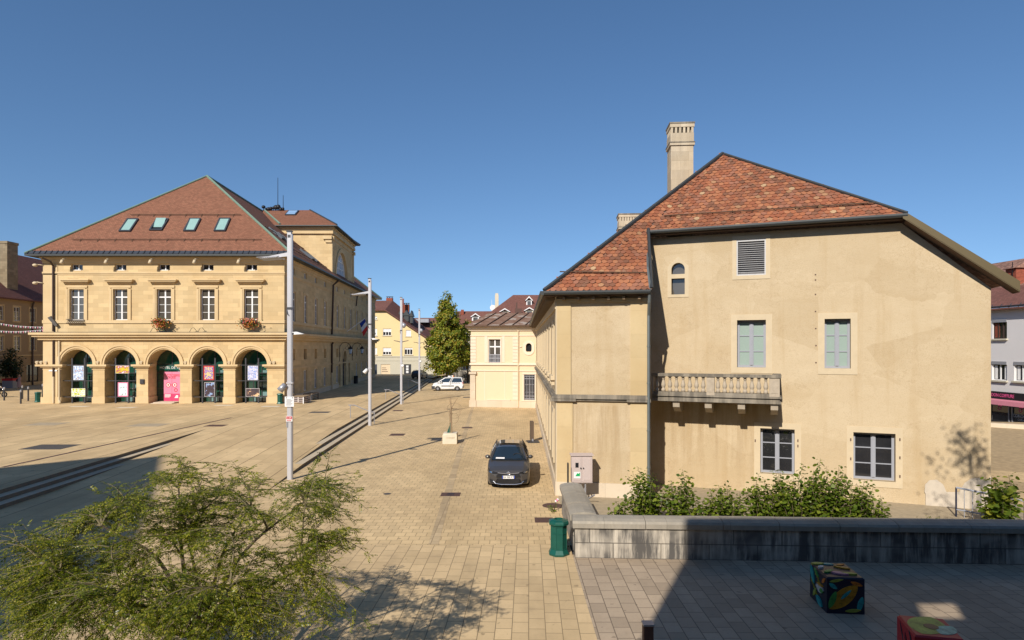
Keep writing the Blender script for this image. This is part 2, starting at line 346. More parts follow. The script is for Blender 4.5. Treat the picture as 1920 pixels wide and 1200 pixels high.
M['brick'] = stone('red_brick', (.26, .075, .045), .22, .07, .25, 1.2)
M['chim'] = stone('weathered_chimney_stone', (.55, .47, .35), .8, .45, .15, .7, .6, .3, (.25, .2, .14))
M['skin'] = plain('skin', (.45, .27, .19), .6, var=.05)
M['hair'] = plain('brown_hair', (.05, .03, .02), .7, var=.2)
M['palepink'] = plain('pale_pink_cloth', (.45, .30, .28), .9, var=.12)
M['navy'] = plain('navy_cloth', (.02, .025, .05), .9, var=.2)
M['reflection'] = plain('painted_glass_reflection', (.16, .27, .27), .15, 0, .3, 1.5, .8)  # colour of the reflections laid over the arcade glass
M['shade_wall'] = plain('low_bounce_dark_wall', (.09, .075, .06), .9, var=.15)  # kept dark so the unseen houses bounce little light into the shade
# ------------------------------------------------------------------ ground, paving, steps
AX = -0.045                                         # the square's long axis leans this much to the left per metre
AROT = math.atan(-AX)
M['setts'] = paving('small_limestone_setts', (.595, .435, .235), .33, .385, 0, False, .50, .011, .10, .38)
M['slabs'] = paving('long_limestone_slabs', (.565, .415, .23), .50, .345, R(1.5), True, .38, .009, .11, .35, .37)
M['greypave'] = paving('grey_setts', (.385, .30, .21), .50, .35, 0, True, .42, .011, .14, .35, .5, (.16, .13, .10))
M['plaza'] = paving('square_limestone_slabs', (.61, .445, .24), 1.3, .78, -AROT, True, .70, .014, .10, .45, .43, (.26, .17, .09), big=(400.0, 2.34, .022))
M['hatch'] = plain('stone_hatch', (.40, .32, .21), .9, var=.3, scale=2)
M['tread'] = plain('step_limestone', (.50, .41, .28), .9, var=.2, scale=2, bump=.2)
M['riser'] = plain('shaded_riser_stone', (.20, .165, .12), .9, var=.3, scale=3)  # shade on the risers put into a darker copy of the step stone
M['earth'] = plain('gravel_earth', (.36, .29, .19), .95, var=.35, scale=5, bump=.4)
M['asphalt'] = plain('street_asphalt', (.075, .07, .068), .9, var=.2, scale=3)
M['gutterstone'] = paving('gutter_stones', (.50, .375, .22), .45, .6, 0, True, .5, .012, .2, .5)
ZP = .45
def sx(Y, x0): return x0 + AX * (Y - 47.3)          # a line of the step grid; x0 is its place at Y = 47.3
XR, XL, TR = -10.85, -20.25, .42
def zr(Y): return max(0.0, min(ZP, ZP * (Y - 25.5) / 16.5))
YS = [4, 10, 18, 22, 25.5] + [25.5 + 16.5 * k / 9 for k in range(1, 10)] + [47, 55, 65, 80, 95, 112]
m = MB(); m.face([(-700, -300, -.06), (700, -300, -.06), (700, 1500, -.06), (-700, 1500, -.06)]); struct('ground', m, M['asphalt'])
YB, XB = 18.76, 1.69
m = MB(); m.face([(sx(YB, XR - 1.2), YB, -.002), (30, YB, -.002), (30, 124, -.002), (sx(124, XR - 1.2), 124, -.002)]); struct('street', m, M['setts'])
m = MB(); m.face([(-60, 3, .0), (XB, 3, .0), (XB, YB, .0), (-60, YB, .0)]); struct('slab_paving', m, M['slabs'])
m = MB(); m.face([(XB, 3, .001), (40, 3, .001), (40, 17.9, .001), (XB, 17.9, .001)]); struct('pavement', m, M['greypave'])
m = MB(); m.face([(1.8, 17.95, .006), (19, 17.95, .006), (18, 30, .006), (1.8, 30, .006)]); struct('yard', m, M['earth'])
m = MB()                                            # the ramp between the two flights
for a, b in zip(YS[:-1], YS[1:]):
    if b <= YB + .01: continue
    a = max(a, YB); m.face([(sx(a, XL + 2 * TR), a, zr(a) + .002), (sx(a, XR - 2 * TR), a, zr(a) + .002), (sx(b, XR - 2 * TR), b, zr(b) + .002), (sx(b, XL + 2 * TR), b, zr(b) + .002)])
struct('sloping_square', m, M['plaza'])
m = MB(); m.face([(-120, 10, ZP), (sx(10, XL), 10, ZP), (sx(112, XL), 112, ZP), (-120, 112, ZP)]); m.face([(-120, 112, ZP), (sx(112, XR), 112, ZP), (sx(112, XR), 118, ZP), (-120, 118, ZP)]); m.face([(-120, 118, ZP), (sx(112, XR), 118, ZP), (sx(112, XR) + .5, 136, -.02), (-120, 136, -.02)]); struct('square', m, M['plaza'])
def flight(name, x_of, sgn, full):
    m = MB()
    for k in range(3):
        for a, b in zip(YS[:-1], YS[1:]):
            ha, hb = [.15 * (k + 1) if full else min(.15 * (k + 1), zr(y)) for y in (a, b)]; la, lb = [.15 * k if full else min(.15 * k, zr(y)) for y in (a, b)]
            if full:                                # left flight: drowned by the ramp from its foot upwards
                la, lb = min(max(.15 * k, zr(a)), ZP), min(max(.15 * k, zr(b)), ZP); ha, hb = max(.15 * (k + 1), la), max(.15 * (k + 1), lb)
            if ha <= 0 and hb <= 0: continue
            e = lambda y, j: x_of(y) + sgn * TR * j
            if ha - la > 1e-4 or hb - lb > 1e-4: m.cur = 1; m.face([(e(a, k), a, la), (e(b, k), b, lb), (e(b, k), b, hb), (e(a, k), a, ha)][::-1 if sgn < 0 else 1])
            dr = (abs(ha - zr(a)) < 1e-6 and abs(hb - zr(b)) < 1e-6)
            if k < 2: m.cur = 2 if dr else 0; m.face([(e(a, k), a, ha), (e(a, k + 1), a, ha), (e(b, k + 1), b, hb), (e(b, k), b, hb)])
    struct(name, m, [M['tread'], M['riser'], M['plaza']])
flight('steps', lambda y: sx(y, XR), -1, False)
flight('steps', lambda y: sx(y, XL + 2 * TR), -1, True)
m = MB(); m.face([gp(803, 1021), gp(822, 1021), gp(889, 762), gp(884, 762)]); m.v = [p + V((0, 0, .004)) for p in m.v]; struct('gutter', m, M['gutterstone'])
m = MB(); p, q = gp(0, 876, ZP), gp(432, 783, ZP); m.face([p, p + V((.22, 0, 0)), q + V((.22, 0, 0)), q]); m.v = [p + V((0, 0, .004)) for p in m.v]; single('drain_channel', m, M['rust'], 'long rusty slotted drain running across the square beside the left steps', 'drain')
# worn light patches in front of the arches are in the paving; covers are flat things of their own
def cover(px, py, w_, l_, label, mat='rust', z=0.0, rnd=False, grate=False, rz=0.0, group='iron covers in the paving'):
    c = gp(px, py, z); m = MB(); m.cur = 0
    if rnd: m.cyl(c + UP * -.01, c + UP * .006, w_ / 2, n=20)
    else:
        m.box(c + UP * -.01, w_, l_, .016, rz)
        m.cur = 1
        for k in range(5 if grate else 0):
            for j in range(2): m.box(c + V(((k - 2) * .055, (j - .5) * l_ * .42, .006)), .03, l_ * .3, .004, rz)
    o = single('manhole_cover' if not grate else 'drain_grate', m, [M[mat], M['black']], label, 'manhole cover' if not grate else 'drain grate', c, group)
cover(845, 927, .76, .62, 'rectangular rusty grate set in the gutter line left of the grey car', grate=True)
cover(726, 926, .30, .22, 'small round dark cover in a grey stain on the setts', 'iron', rnd=True)
cover(1036, 948, .75, .75, 'round rusty cover by the end of the low wall', rnd=True)
cover(1020, 975, .62, .62, 'square rusty plate just behind the green litter bin')
cover(745, 815, .95, 1.0, 'rusty plate on the setts between the steps and the concrete block')
cover(746, 770, .9, .9, 'rusty plate near the second tall lamp post, farther up the street')
cover(876, 802, .75, .7, 'rusty plate just behind the concrete block', grate=True)
cover(818, 824, .6, 1.0, 'dark flat rectangle touching the left side of the concrete block', 'iron')  # flat dark rectangle on the setts, built like the covers
cover(1006, 795, .3, .3, 'tiny cover beside the narrow standing sign', 'iron')
cover(878, 745, 1.2, 1.2, 'dark grate near the corner of the beige pavilion', 'iron')
for x, y, lab in ((95, 838, 'large square paved hatch nearest the left edge of the square'), (88, 795, 'pale square hatch in the square in front of the first arch'), (278, 797, 'pale square hatch in the square in front of the third arch')): cover(x, y, 2.2, 1.7, lab, 'iron' if x == 95 else 'hatch', ZP, group='square hatches in the paving of the square')
cover(405, 798, 1.3, 1.0, 'dark grate where the left steps run out', 'rust', ZP)
cover(600, 773, 1.6, 1.1, 'long dark cover in the sunlit paving left of the second lamp post', 'iron', ZP)
for x, y in ((150, 762), (238, 764), (420, 760), (508, 762)): cover(x, y, 1.6, .8, 'pale stone slab let into the paving before an arch of the hall', 'concrete', ZP, group='pale slabs before the arches')

# ------------------------------------------------------------------ windows
def window(par, fr, s0, s1, z0, z1, d, cols=2, rows=(1 / 3, 2 / 3), frame='white', pane='pane', fw=.07, bw=.035, mid=.09, name='window', trans=None, blind=None):
    """a casement: frame, meeting stile and glazing bars in one mesh, its glass a child"""
    m = MB(); t = .05
    m.band(fr, s0, s0 + fw, z0, z1, d, d + t); m.band(fr, s1 - fw, s1, z0, z1, d, d + t); m.band(fr, s0 + fw, s1 - fw, z0, z0 + fw, d, d + t); m.band(fr, s0 + fw, s1 - fw, z1 - fw, z1, d, d + t)
    for c in range(1, cols): x = s0 + (s1 - s0) * c / cols; m.band(fr, x - mid / 2, x + mid / 2, z0 + fw, z1 - fw, d + .004, d + t + .01)
    for r in rows: z = z0 + (z1 - z0) * r; m.band(fr, s0 + fw, s1 - fw, z - bw / 2, z + bw / 2, d + .002, d + t - .012)
    if trans: z = z0 + (z1 - z0) * trans; m.band(fr, s0 + fw, s1 - fw, z - .06, z + .06, d + .006, d + t + .016)
    o = mesh_obj(name, m, M[frame], par); g = MB(); g.band(fr, s0 + .01, s1 - .01, z0 + .01, z1 - .01, d - .03, d + .012); mesh_obj('pane', g, M[pane], o)
    if blind: b = MB(); zt = z1 - (z1 - z0) * blind; b.band(fr, s0 + fw, s1 - fw, zt, z1 - fw, d + .013, d + .03); mesh_obj('roller_shutter', b, M['white'], o)
    return o
def surround(par, fr, s0, s1, z0, z1, wd=.22, d=.05, mat='surround', sill=.0, top=True, name='window_surround'):
    m = MB(); m.band(fr, s0 - wd, s0, z0 - (0 if sill else wd), z1, -.06, d); m.band(fr, s1, s1 + wd, z0 - (0 if sill else wd), z1, -.06, d)
    m.band(fr, s0 - wd, s1 + wd, z1, z1 + wd, -.06, d)
    if sill: m.band(fr, s0 - wd - .05, s1 + wd + .05, z0 - .18, z0, -.06, d + sill)
    else: m.band(fr, s0, s1, z0 - wd, z0, -.06, d)
    return mesh_obj(name, m, M[mat], par)

# ------------------------------------------------------------------ the hall with the arcade (left)
HX0, HW, HYF = -44.64, 22.94, 61.0
hall = thing('town_hall', 'large sandstone hall with five round arches and red tiled hip roof across the square', 'building', (HX0 + HW / 2, HYF, ZP))
fA = Frame((HX0, HYF, 0), (1, 0, 0)); fB = Frame((HX0 + HW, HYF, 0), (-.0537, 1, 0)); LB = 54.1
fC = Frame((HX0 - 2.9, HYF + LB, 0), (.0537, -1, 0))
AC = [3.17 + 4.153 * i for i in range(5)]
m = MB()
m.wall(fA, 0, HW, .2, 6.7, [(c - 1.52, c + 1.52, .2, 4.07, 'arch') for c in AC], 1.9)
m.wall(fA, 0, HW, 6.7, 14.3, [(c - .69, c + .69, 8.39, 11.34) for c in AC] + [(c - .56, c + .56, 13.12, 13.72) for c in AC], .42)
def sB(k): return 3.05 + 4.42 * k if k < 4 else 23.1 + 4.5 * (k - 4)
KB = range(11)
hs = [(sB(k) - .62, sB(k) + .62, 8.39, 11.34) for k in KB] + [(sB(k) - .5, sB(k) + .5, 13.12, 13.72) for k in KB]
hs2 = []
for k in KB:
    if k in (5, 6): continue
    hs2 += [(sB(k) - .6, sB(k) + .6, 4.5, 5.6), (sB(k) - .6, sB(k) + .6, 1.15, 3.35)]
DOOR = 27.6
for q in (-3.1, 3.3): hs2 += [(DOOR + q - .55, DOOR + q + .55, .75, 3.5)]
hs2 += [(DOOR - 1.15, DOOR + 1.15, .2, 4.2, 'arch')]
m.wall(fB, 0, LB, .2, 6.7, hs2, .45); m.wall(fB, 0, LB, 6.7, 14.3, hs, .45); m.wall(fC, 0, LB, .2, 14.3)
m.face([fB.P(LB, .2), fC.P(0, .2), fC.P(0, 14.3), fB.P(LB, 14.3)])
m.face([fA.P(0, .2, -1.9), fA.P(HW, .2, -1.9), fA.P(HW, 6.7, -1.9), fA.P(0, 6.7, -1.9)])
mesh_obj('wall', m, M['stone'], hall)
m = MB()                                            # plinths, capitals, cornices, string courses
edges = [0.0] + [x for c in AC for x in (c - 1.52, c + 1.52)] + [HW]
for i in range(0, len(edges), 2):
    a, b = edges[i], edges[i + 1]; a2, b2 = a - (.06 if i else .25), b + (.06 if i < 10 else .0)
    m.band(fA, a2, b2, .2, 1.05, .0, .07); m.band(fA, a - .35 if i else -.6, b + (.35 if i < 10 else .12), 3.98, 4.16, -.7, .33); m.band(fA, a - .2, b + (.2 if i < 10 else .06), 3.86, 3.98, -.5, .2); m.band(fA, a - .06, b + (.06 if i < 10 else .03), 3.66, 3.74, -.3, .06)
    if i < 10: m.band(fA, b - .001, b + .07, .2, 1.05, -1.8, -.002)
for fr, L, x0, x1 in ((fA, HW, -.95, .62), (fB, LB, .0, .6)):
    m.band(fr, x0, L + x1, 6.98, 7.2, .0, .72); m.band(fr, x0 * .8, L + x1 * .8, 6.78, 6.98, .0, .55); m.band(fr, x0 * .4, L + x1 * .4, 6.5, 6.78, .0, .28)
    m.band(fr, x0 * .1, L + .05, 8.08, 8.38, .0, .09); m.band(fr, x0 * .1, L + .08, 12.82, 12.98, .0, .10); m.band(fr, x0 * .05, L + .04, 12.70, 12.82, .0, .05)
    m.band(fr, x0 * .08, L + .06, 13.78, 14.02, .0, .07); m.band(fr, x0 * .16, L + .12, 14.02, 14.26, .0, .15); m.band(fr, x0 * .27, L + .2, 14.26, 14.4, .0, .26)
m.band(fB, -.0, 20.2, 3.6, 3.78, 0, .07); m.band(fB, 20.6, LB, 3.6, 3.78, 0, .07)
m.band(fA, -.03, 1.35, .2, 13.7, 0, .05)
mesh_obj('stone_moulding', m, M['stone_trim'], hall)
m = MB(); zi = [(s, e) for s, e in ((0, sB(0) - .6),)]
m.band(fB, .06, DOOR - 4, .2, 1.0, 0, .08); m.band(fB, DOOR + 4.2, LB, .2, 1.0, 0, .08)
for q in (-3.1, 3.3): pass
mesh_obj('plinth', m, M['plinth'], hall)
for c in AC: m = MB(); m.archband(fA, c, 4.16, 1.53, 1.72, 0, .07, 24); m.archband(fA, c, 4.16, 1.72, 1.89, 0, .14, 24); mesh_obj('archivolt', m, M['stone_trim'], hall)
m = MB(); m.archband(fB, DOOR, 4.2, 1.15, 1.5, 0, .08, 16); mesh_obj('archivolt', m, M['stone_trim'], hall)
m = MB(); m.band(fA, -.9, HW + .68, 7.2, 7.24, .0, .74); m.band(fB, 0, LB + .6, 7.2, 7.24, .0, .74); mesh_obj('cornice_flashing', m, M['gutter'], hall)
for c in AC:                                        # front windows
    window(hall, fA, c - .69, c + .69, 8.40, 11.34, -.30, 2, (.25, .5), pane='pane_b', trans=.745, mid=.13)
    window(hall, fA, c - .56, c + .56, 13.12, 13.72, -.34, 2, (), pane='pane_dark', fw=.05)
    m = MB(); m.band(fA, c - .42, c + .30, 13.08, 13.2, -.3, -.12); mesh_obj('window_box', m, M['white'], hall)
    m = MB()
    for k, (wd, d) in enumerate(((.22, .10), (.12, .06))): m.band(fA, c - .69 - (.34 if k == 0 else .12), c - .69 - (.12 if k == 0 else 0), 8.38, 11.34 + .12 * k, 0, d); m.band(fA, c + .69 + (.12 if k == 0 else 0), c + .69 + (.34 if k == 0 else .12), 8.38, 11.34 + .12 * k, 0, d)
    m.band(fA, c - 1.03, c + 1.03, 11.46, 11.68, 0, .1); m.band(fA, c - .69, c + .69, 11.34, 11.46, 0, .06); mesh_obj('window_surround', m, M['stone_trim'], hall)
    m = MB(); m.band(fA, c - 1.38, c + 1.38, 12.12, 12.22, 0, .48); m.band(fA, c - 1.28, c + 1.28, 12.0, 12.12, 0, .38); m.band(fA, c - 1.08, c + 1.08, 11.86, 12.0, 0, .2); mesh_obj('window_hood', m, M['stone_trim'], hall)
for k in KB:                                        # side windows
    s = sB(k); window(hall, fB, s - .62, s + .62, 8.40, 11.34, -.14, 2, (.25, .5), trans=.745, mid=.12); window(hall, fB, s - .5, s + .5, 13.12, 13.72, -.16, 2, (), pane='pane_dark', fw=.05)
    m = MB(); m.band(fB, s - .9, s - .62, 8.38, 11.34, 0, .06); m.band(fB, s + .62, s + .9, 8.38, 11.34, 0, .06); m.band(fB, s - .9, s + .9, 11.34, 11.6, 0, .06); mesh_obj('window_surround', m, M['stone_trim'], hall)
    if k not in (5, 6):
        window(hall, fB, s - .6, s + .6, 1.15, 3.35, -.16, 2, (.5,), pane='pane_b'); g = MB(); g.band(fB, s - .6, s + .6, 4.5, 5.6, -.3, -.26); mesh_obj('blind_window', g, M['brownpipe'] if k == 1 else M['stone_trim'], hall)
for q in (-3.1, 3.3): window(hall, fB, DOOR + q - .55, DOOR + q + .55, .75, 3.5, -.3, 2, (.33, .66), 'darkgrey', 'pane_dark')
m = MB(); m.band(fB, DOOR - 1.15, DOOR + 1.15, .4, 4.2, -.4, -.34); m.band(fB, DOOR - .05, DOOR + .05, .45, 4.2, -.34, -.3)
for s in (-.95, -.45, .45, .95):
    for z in range(5): m.band(fB, DOOR + s - .12, DOOR + s + .12, .7 + z * .68, 1.2 + z * .68, -.34, -.31)
d_ = mesh_obj('door', m, M['navy'], hall)
g = MB()
for k in range(13): g.archband(fB, DOOR + (-.55 if k % 2 else -.35), .95 + k * .25, .06, .10, -.31, -.29, 8, 0, math.pi * 1.6)  # column of small white curls on the door leaf
mesh_obj('door_curls', g, M['white'], d_)
m = MB(); A = [fB.P(DOOR - 1.15 * math.cos(math.pi * k / 14), 4.2 + 1.15 * math.sin(math.pi * k / 14), -.38) for k in range(15)]; m.face(A[::-1]); mesh_obj('fanlight', m, M['pane_dark'], hall)
# glazed arcade
for i, c in enumerate(AC):
    m = MB(); D = -1.55
    for s in (-1.5, -.42, .42, 1.44): m.band(fA, c + s, c + s + .06, .45, 4.1, D, D + .08)
    for z in (.45, 1.0, 1.75, 2.5, 3.25, 4.02): m.band(fA, c - 1.5, c + 1.5, z, z + .06, D + .003, D + .077)
    m.archband(fA, c, 4.1, 1.44, 1.52, D, D + .08); m.band(fA, c - .03, c + .03, 4.1, 5.5, D + .004, D + .07)
    o = mesh_obj('shop_front', m, M['darkgrey'], hall); g = MB(); g.band(fA, c - 1.52, c + 1.52, .45, 4.1, D - .03, D + .02)
    g.face([fA.P(c - 1.5 * math.cos(math.pi * k / 16), 4.1 + 1.5 * math.sin(math.pi * k / 16), D + .02) for k in range(17)][::-1]); mesh_obj('pane', g, M['pane_green'], o)
    for q, (x0, x1, z0, z1) in enumerate(((.5, 1.42, 1.06, 1.45), (.5, 1.42, 1.85, 2.15), (.5, 1.42, 2.62, 2.95), (.5, 1.42, 3.32, 3.55), (-.36, .4, .52, .95))): g = MB(); g.band(fA, c + x0, c + x1, z0, z1, D + .021, D + .026); mesh_obj('reflection_strip', g, M['reflection'], o)  # pale reflections on the green glass, laid on as thin strips
    if i != 2:                                      # free-standing ladder frame in front of the glass
        m = MB(); D2 = -.28
        for s in (-.62, .60): m.band(fA, c + s - .07, c + s + .05, .45, 4.75, D2 - .08, D2 + .04)
        for z in (1.0, 2.55, 4.05): m.band(fA, c - 1.5, c + 1.5, z, z + .07, D2 - .03, D2 + .03)
        f = single('display_frame', m, M['darkgrey'], ('grey ladder-like display frame standing in the first arch from the left', 'grey ladder-like display frame standing in the second arch from the left', '', 'grey ladder-like display frame in the arch right of the pink door', 'grey ladder-like display frame standing in the rightmost arch')[i], 'display frame', fA.P(c, .45, D2), 'display frames in the arches')
m = MB(); g = fA.P(AC[2], .45, -1.5)
for z, dd in ((.45, 1.7), (.5, 1.3)): m.band(fA, AC[2] - 1.0 - dd * .0, AC[2] + 1.0, .2, z + .05, -1.4, dd - 1.2)
mesh_obj('doorstep', m, M['plinth'], hall)
m = MB(); D = -1.46; m.band(fA, AC[2] - .79, AC[2] + .79, .52, 3.4, D, D + .04); o = mesh_obj('door', m, M['pink'], hall)
m = MB(); m.band(fA, AC[2] - .79, AC[2] + .79, .53, 1.27, D + .04, D + .044); mesh_obj('door_panel', m, plain('deep_pink_print', (.52, .05, .14), .5, var=.05), o)
m = MB()
for s in (-.36, .27): m.archband(fA, AC[2] + s, 2.12, .17, .23, D + .041, D + .05, 20, 0, 2 * math.pi); m.archband(fA, AC[2] + s, 2.12, .0, .09, D + .041, D + .05, 12, 0, 2 * math.pi)
m.band(fA, AC[2] - .13, AC[2] + .04, 2.10, 2.14, D + .041, D + .05); m.archband(fA, AC[2] + .38, 1.62, .12, .18, D + .041, D + .05, 16, 0, 2 * math.pi)
mesh_obj('door_emblem', m, M['red'], o)
g = MB()
for s in (-.36, .27): g.archband(fA, AC[2] + s, 2.12, .09, .17, D + .041, D + .048, 20, 0, 2 * math.pi)
for z in (1.16, 1.08, 1.0, .92): g.band(fA, AC[2] - .7, AC[2] - .12 - .1 * (z < 1), z, z + .045, D + .045, D + .05)
g.prism([fA.P(AC[2] + .25, .85, D + .046), fA.P(AC[2] + .6, .85, D + .046), fA.P(AC[2] + .6, 1.12, D + .046), fA.P(AC[2] + .42, 1.12, D + .046)], fA.n * .006)
mesh_obj('door_emblem', g, M['white'], o)
m = MB(); m.band(fA, AC[2] - .006, AC[2] + .006, .53, 3.4, D + .04, D + .052); mesh_obj('door_gap', m, M['red'], o)
text('door_lettering', 'OCTOBRE', .34, fA.P(AC[2], 3.05, D + .05), fA.u, M['red'], o); text('door_lettering', 'ROSE', .3, fA.P(AC[2] + .02, 2.83, D + .05), fA.u, M['red'], o)
m = MB(); m.band(fA, AC[2] - 1.5, AC[2] + 1.5, 3.55, 4.02, D, D + .03); o = mesh_obj('name_board', m, M['green'], hall); text('name_board_lettering', 'HOTEL DE VILLE', .33, fA.P(AC[2], 3.8, D + .035), fA.u, M['white'], o)
# roof
zE = 14.52; ER = 1.05
EFL, EFR = fA.P(-ER, zE, ER), fA.P(HW + ER, zE, ER); EBR = fB.P(LB + 1, zE, ER); EBL = fC.P(-1, zE, ER)
RA = at(388, 331, 69.6); RB = V((RA.x - .0537 * 36, RA.y + 36, RA.z))
m = MB(); m.face([EFL, EFR, RA]); m.face([EFR, EBR, RB, RA]); m.face([EBR, EBL, RB]); m.face([EBL, EFL, RA, RB]); roof = mesh_obj('roof', m, M['hall_roof'], hall)
m = MB(); lo = V((0, 0, -.14)); C4 = [EFL, EFR, EBR, EBL]
for a, b in zip(C4, C4[1:] + C4[:1]): m.face([a + lo, b + lo, b, a])
m.face([p + lo for p in C4[::-1]]); mesh_obj('eaves_gutter', m, M['gutter'], hall)
nF = (EFR - EFL).cross(RA - EFL).normalized(); 
def onF(px, py, up=0.0): return hit(px, py, EFL, nF) + nF * up
m = MB()                                            # zinc skirt at the foot of the front slope
sl = (RA - (EFL + EFR) / 2); sl = (sl - V((1, 0, 0)) * sl.x).normalized()
eL, eR = (RA - EFL), (RA - EFR); k = .45 / sl.length / (eL.dot(sl))
a, b, c, d = EFL, EFR, EFR + eR * k, EFL + eL * k; m.face([p + nF * .05 for p in (a, b, c, d)]); m.face([a, b, b + nF * .05, a + nF * .05]); m.face([d + nF * .05, c + nF * .05, c, d])
for i in range(46): s = a + (b - a) * ((i + .5) / 46); m.ob(s + nF * .05, V((.05, 0, 0)), sl * .44 + V((.0, 0, 0)), nF * .07)
mesh_obj('zinc_skirt', m, M['zinc'], roof)
m = MB(); m.tube([EFL + UP * .1, RA + UP * .08], .085, 6); m.tube([EFR + UP * .1, RA + UP * .08], .12, 6); m.tube([RA + UP * .06, RB + UP * .06], .12, 6); m.tube([EBR + UP * .1, RB + UP * .08], .13, 6); mesh_obj('copper_ridge', m, M['copper'], roof)
for j, (pts, op) in enumerate((((223, 435, 245, 435, 260, 411.5, 240, 411.5), 0), ((280, 433, 304, 433, 315, 411.5, 296, 411.5), .55), ((344, 434.5, 366, 434.5, 377, 411, 357, 411), .1), ((401, 434.5, 423, 434.5, 432, 410.5, 413, 410.5), 0))):
    q = [onF(pts[2 * i], pts[2 * i + 1], .0) for i in range(4)]; up_ = (q[3] + q[2] - q[0] - q[1]).normalized(); ux = V((1, 0, 0)); c = sum(q, V((0, 0, 0))) / 4; wv, hv = (q[1] - q[0]).length / 2, (q[3] - q[0]).dot(up_) / 2
    m = MB()
    for sg in (-1, 1): m.ob(c + ux * sg * wv - up_ * hv, ux * -.14 * sg, up_ * 2 * hv, nF * .16); m.ob(c - ux * (wv - .14) + up_ * sg * hv, ux * 2 * (wv - .14), up_ * -.14 * sg, nF * .16)
    o = mesh_obj('skylight', m, M['zinc'], roof); rot = Quaternion(ux, op * .45); g = MB(); uu = rot @ up_; nn = rot @ nF; h2 = hv - .14; w2 = wv - .14
    g.ob(c + nF * .07 - ux * w2 - uu * h2, ux * 2 * w2, uu * 2 * h2, nn * .05); mesh_obj('pane', g, M['pane_teal'], o)
    if op > .3: g = MB(); g.ob(c + nF * .01 - ux * w2 - up_ * h2, ux * 2 * w2, up_ * 2 * h2, nF * .02); mesh_obj('opening', g, M['black'], o)
m = MB()
for y, x0, x1 in ((404, 245, 453), (450.5, 136, 492)):
    p, q = onF(x0, y, .14), onF(x1, y, .14); m.tube([p, q], .035, 5); n_ = 7 if y < 430 else 11
    for i in range(n_): c = p + (q - p) * ((i + .5) / n_); m.tube([c - nF * .14 - sl * .25, c, c - nF * .14 + sl * .25], .03, 4)
nR = (EBR - EFR).cross(RA - EFR).normalized(); slR = nR.cross((EBR - EFR).normalized()).normalized(); slR = slR if slR.z > 0 else -slR; uR = (EBR - EFR).normalized()
for h in (1.6, 5.2):
    p = EFR + slR * h + uR * (h * .75 + .5) + nR * .14; q = EFR + slR * h + uR * 19 + nR * .14; m.tube([p, q], .035, 5)
    for i in range(9): c = p + (q - p) * ((i + .5) / 9); m.tube([c - nR * .14 - slR * .25, c, c - nR * .14 + slR * .25], .035, 4)
mesh_obj('snow_guard', m, M['soffit'], roof)
for i, (s, h) in enumerate(((8.5, 5.2), (11.5, 5.2), (14.2, 3.0), (16.4, 3.0))):
    c = EFR + uR * s + slR * h; m = MB()
    for sg in (-1, 1): m.ob(c + uR * sg * .6 - slR * .9, uR * -.12 * sg, slR * 1.8, nR * .2); m.ob(c - uR * .48 + slR * .9 * sg, uR * .96, slR * -.12 * sg, nR * .2)
    o = mesh_obj('skylight', m, M['zinc'], roof); g = MB(); g.ob(c - uR * .48 - slR * .78, uR * .96, slR * 1.56, nR * .1); mesh_obj('pane', g, M['pane_teal'], o)
# tower block breaking through the side slope
T0, T1 = 19.75, 34.0; zT = 20.45
fE = Frame(fB.P(T0, 0), fB.u); fS = Frame(fB.P(T0, 0) - V((12.5, 0, 0)), (1, 0, 0)); LT = T1 - T0
LC, LR_ = 5.95, 3.5
m = MB(); m.wall(fE, 0, LT, 14.2, zT, [(LC - LR_, LC + LR_, 14.5, 15.0, 'arch')], .6, arc=22); m.wall(fS, 0, 12.5, 13.0, zT); fN = Frame(fB.P(T1, 0), (-1, 0, 0)); m.wall(fN, 0, 12.5, 13.0, zT); tw = mesh_obj('tower_wall', m, M['stone'], hall)
m = MB(); m.archband(fE, LC, 15.0, LR_ + .05, LR_ + .55, 0, .12, 24)
for fr, L, e in ((fS, 12.5, 0), (fE, LT, 1)):
    m.band(fr, 0 if not e else 0, L + (.25 if not e else .2), zT - .35, zT, 0, .25); m.band(fr, 0, L + .2, zT, zT + .3, -.1, .16); m.band(fr, 0, L + .3, zT + .3, zT + .5, -.2, .28)
m.band(fE, 0, .55, 14.3, zT - .35, 0, .1); m.band(fE, LT - .55, LT, 14.3, zT - .35, 0, .1); m.band(fS, 11.5, 12.5 + .1, zT - 1.05, zT - .62, 0, .35); m.band(fS, 11.75, 12.5 + .06, zT - 1.45, zT - 1.05, 0, .18); m.band(fE, 0, .75, zT - 1.05, zT - .62, .1, .3)
m.band(fE, LT - .75, LT, zT - 1.05, zT - .62, .1, .3); m.band(fE, .75, LT - .75, zT - .95, zT - .8, 0, .08)
mesh_obj('stone_moulding', m, M['stone_trim'], tw)
m = MB(); A = [(LC - LR_ * math.cos(math.pi * k / 24), 15.0 + LR_ * math.sin(math.pi * k / 24)) for k in range(25)]
m.face([fE.P(LC - LR_, 14.3, -.4)] + [fE.P(s, z, -.4) for s, z in A] + [fE.P(LC + LR_, 14.3, -.4)]); m.f = [f[::-1] for f in m.f]
lun = MB(); lun.archband(fE, LC, 15.0, LR_ - .2, LR_, -.4, -.25, 24)
for k in range(1, 7): s = LC - LR_ + k * LR_ * 2 / 7; zt = 15.0 + math.sqrt(max(0, LR_ ** 2 - (s - LC) ** 2)); lun.band(fE, s - .06, s + .06, 14.3, zt, -.4, -.28)
for z in (15.4, 16.4, 17.4): h_ = math.sqrt(LR_ ** 2 - (z - 15) ** 2); lun.band(fE, LC - h_, LC + h_, z - .05, z + .05, -.4, -.29)
o = mesh_obj('lunette_window', lun, M['white'], hall); mesh_obj('pane', m, M['pane_sky'], o)
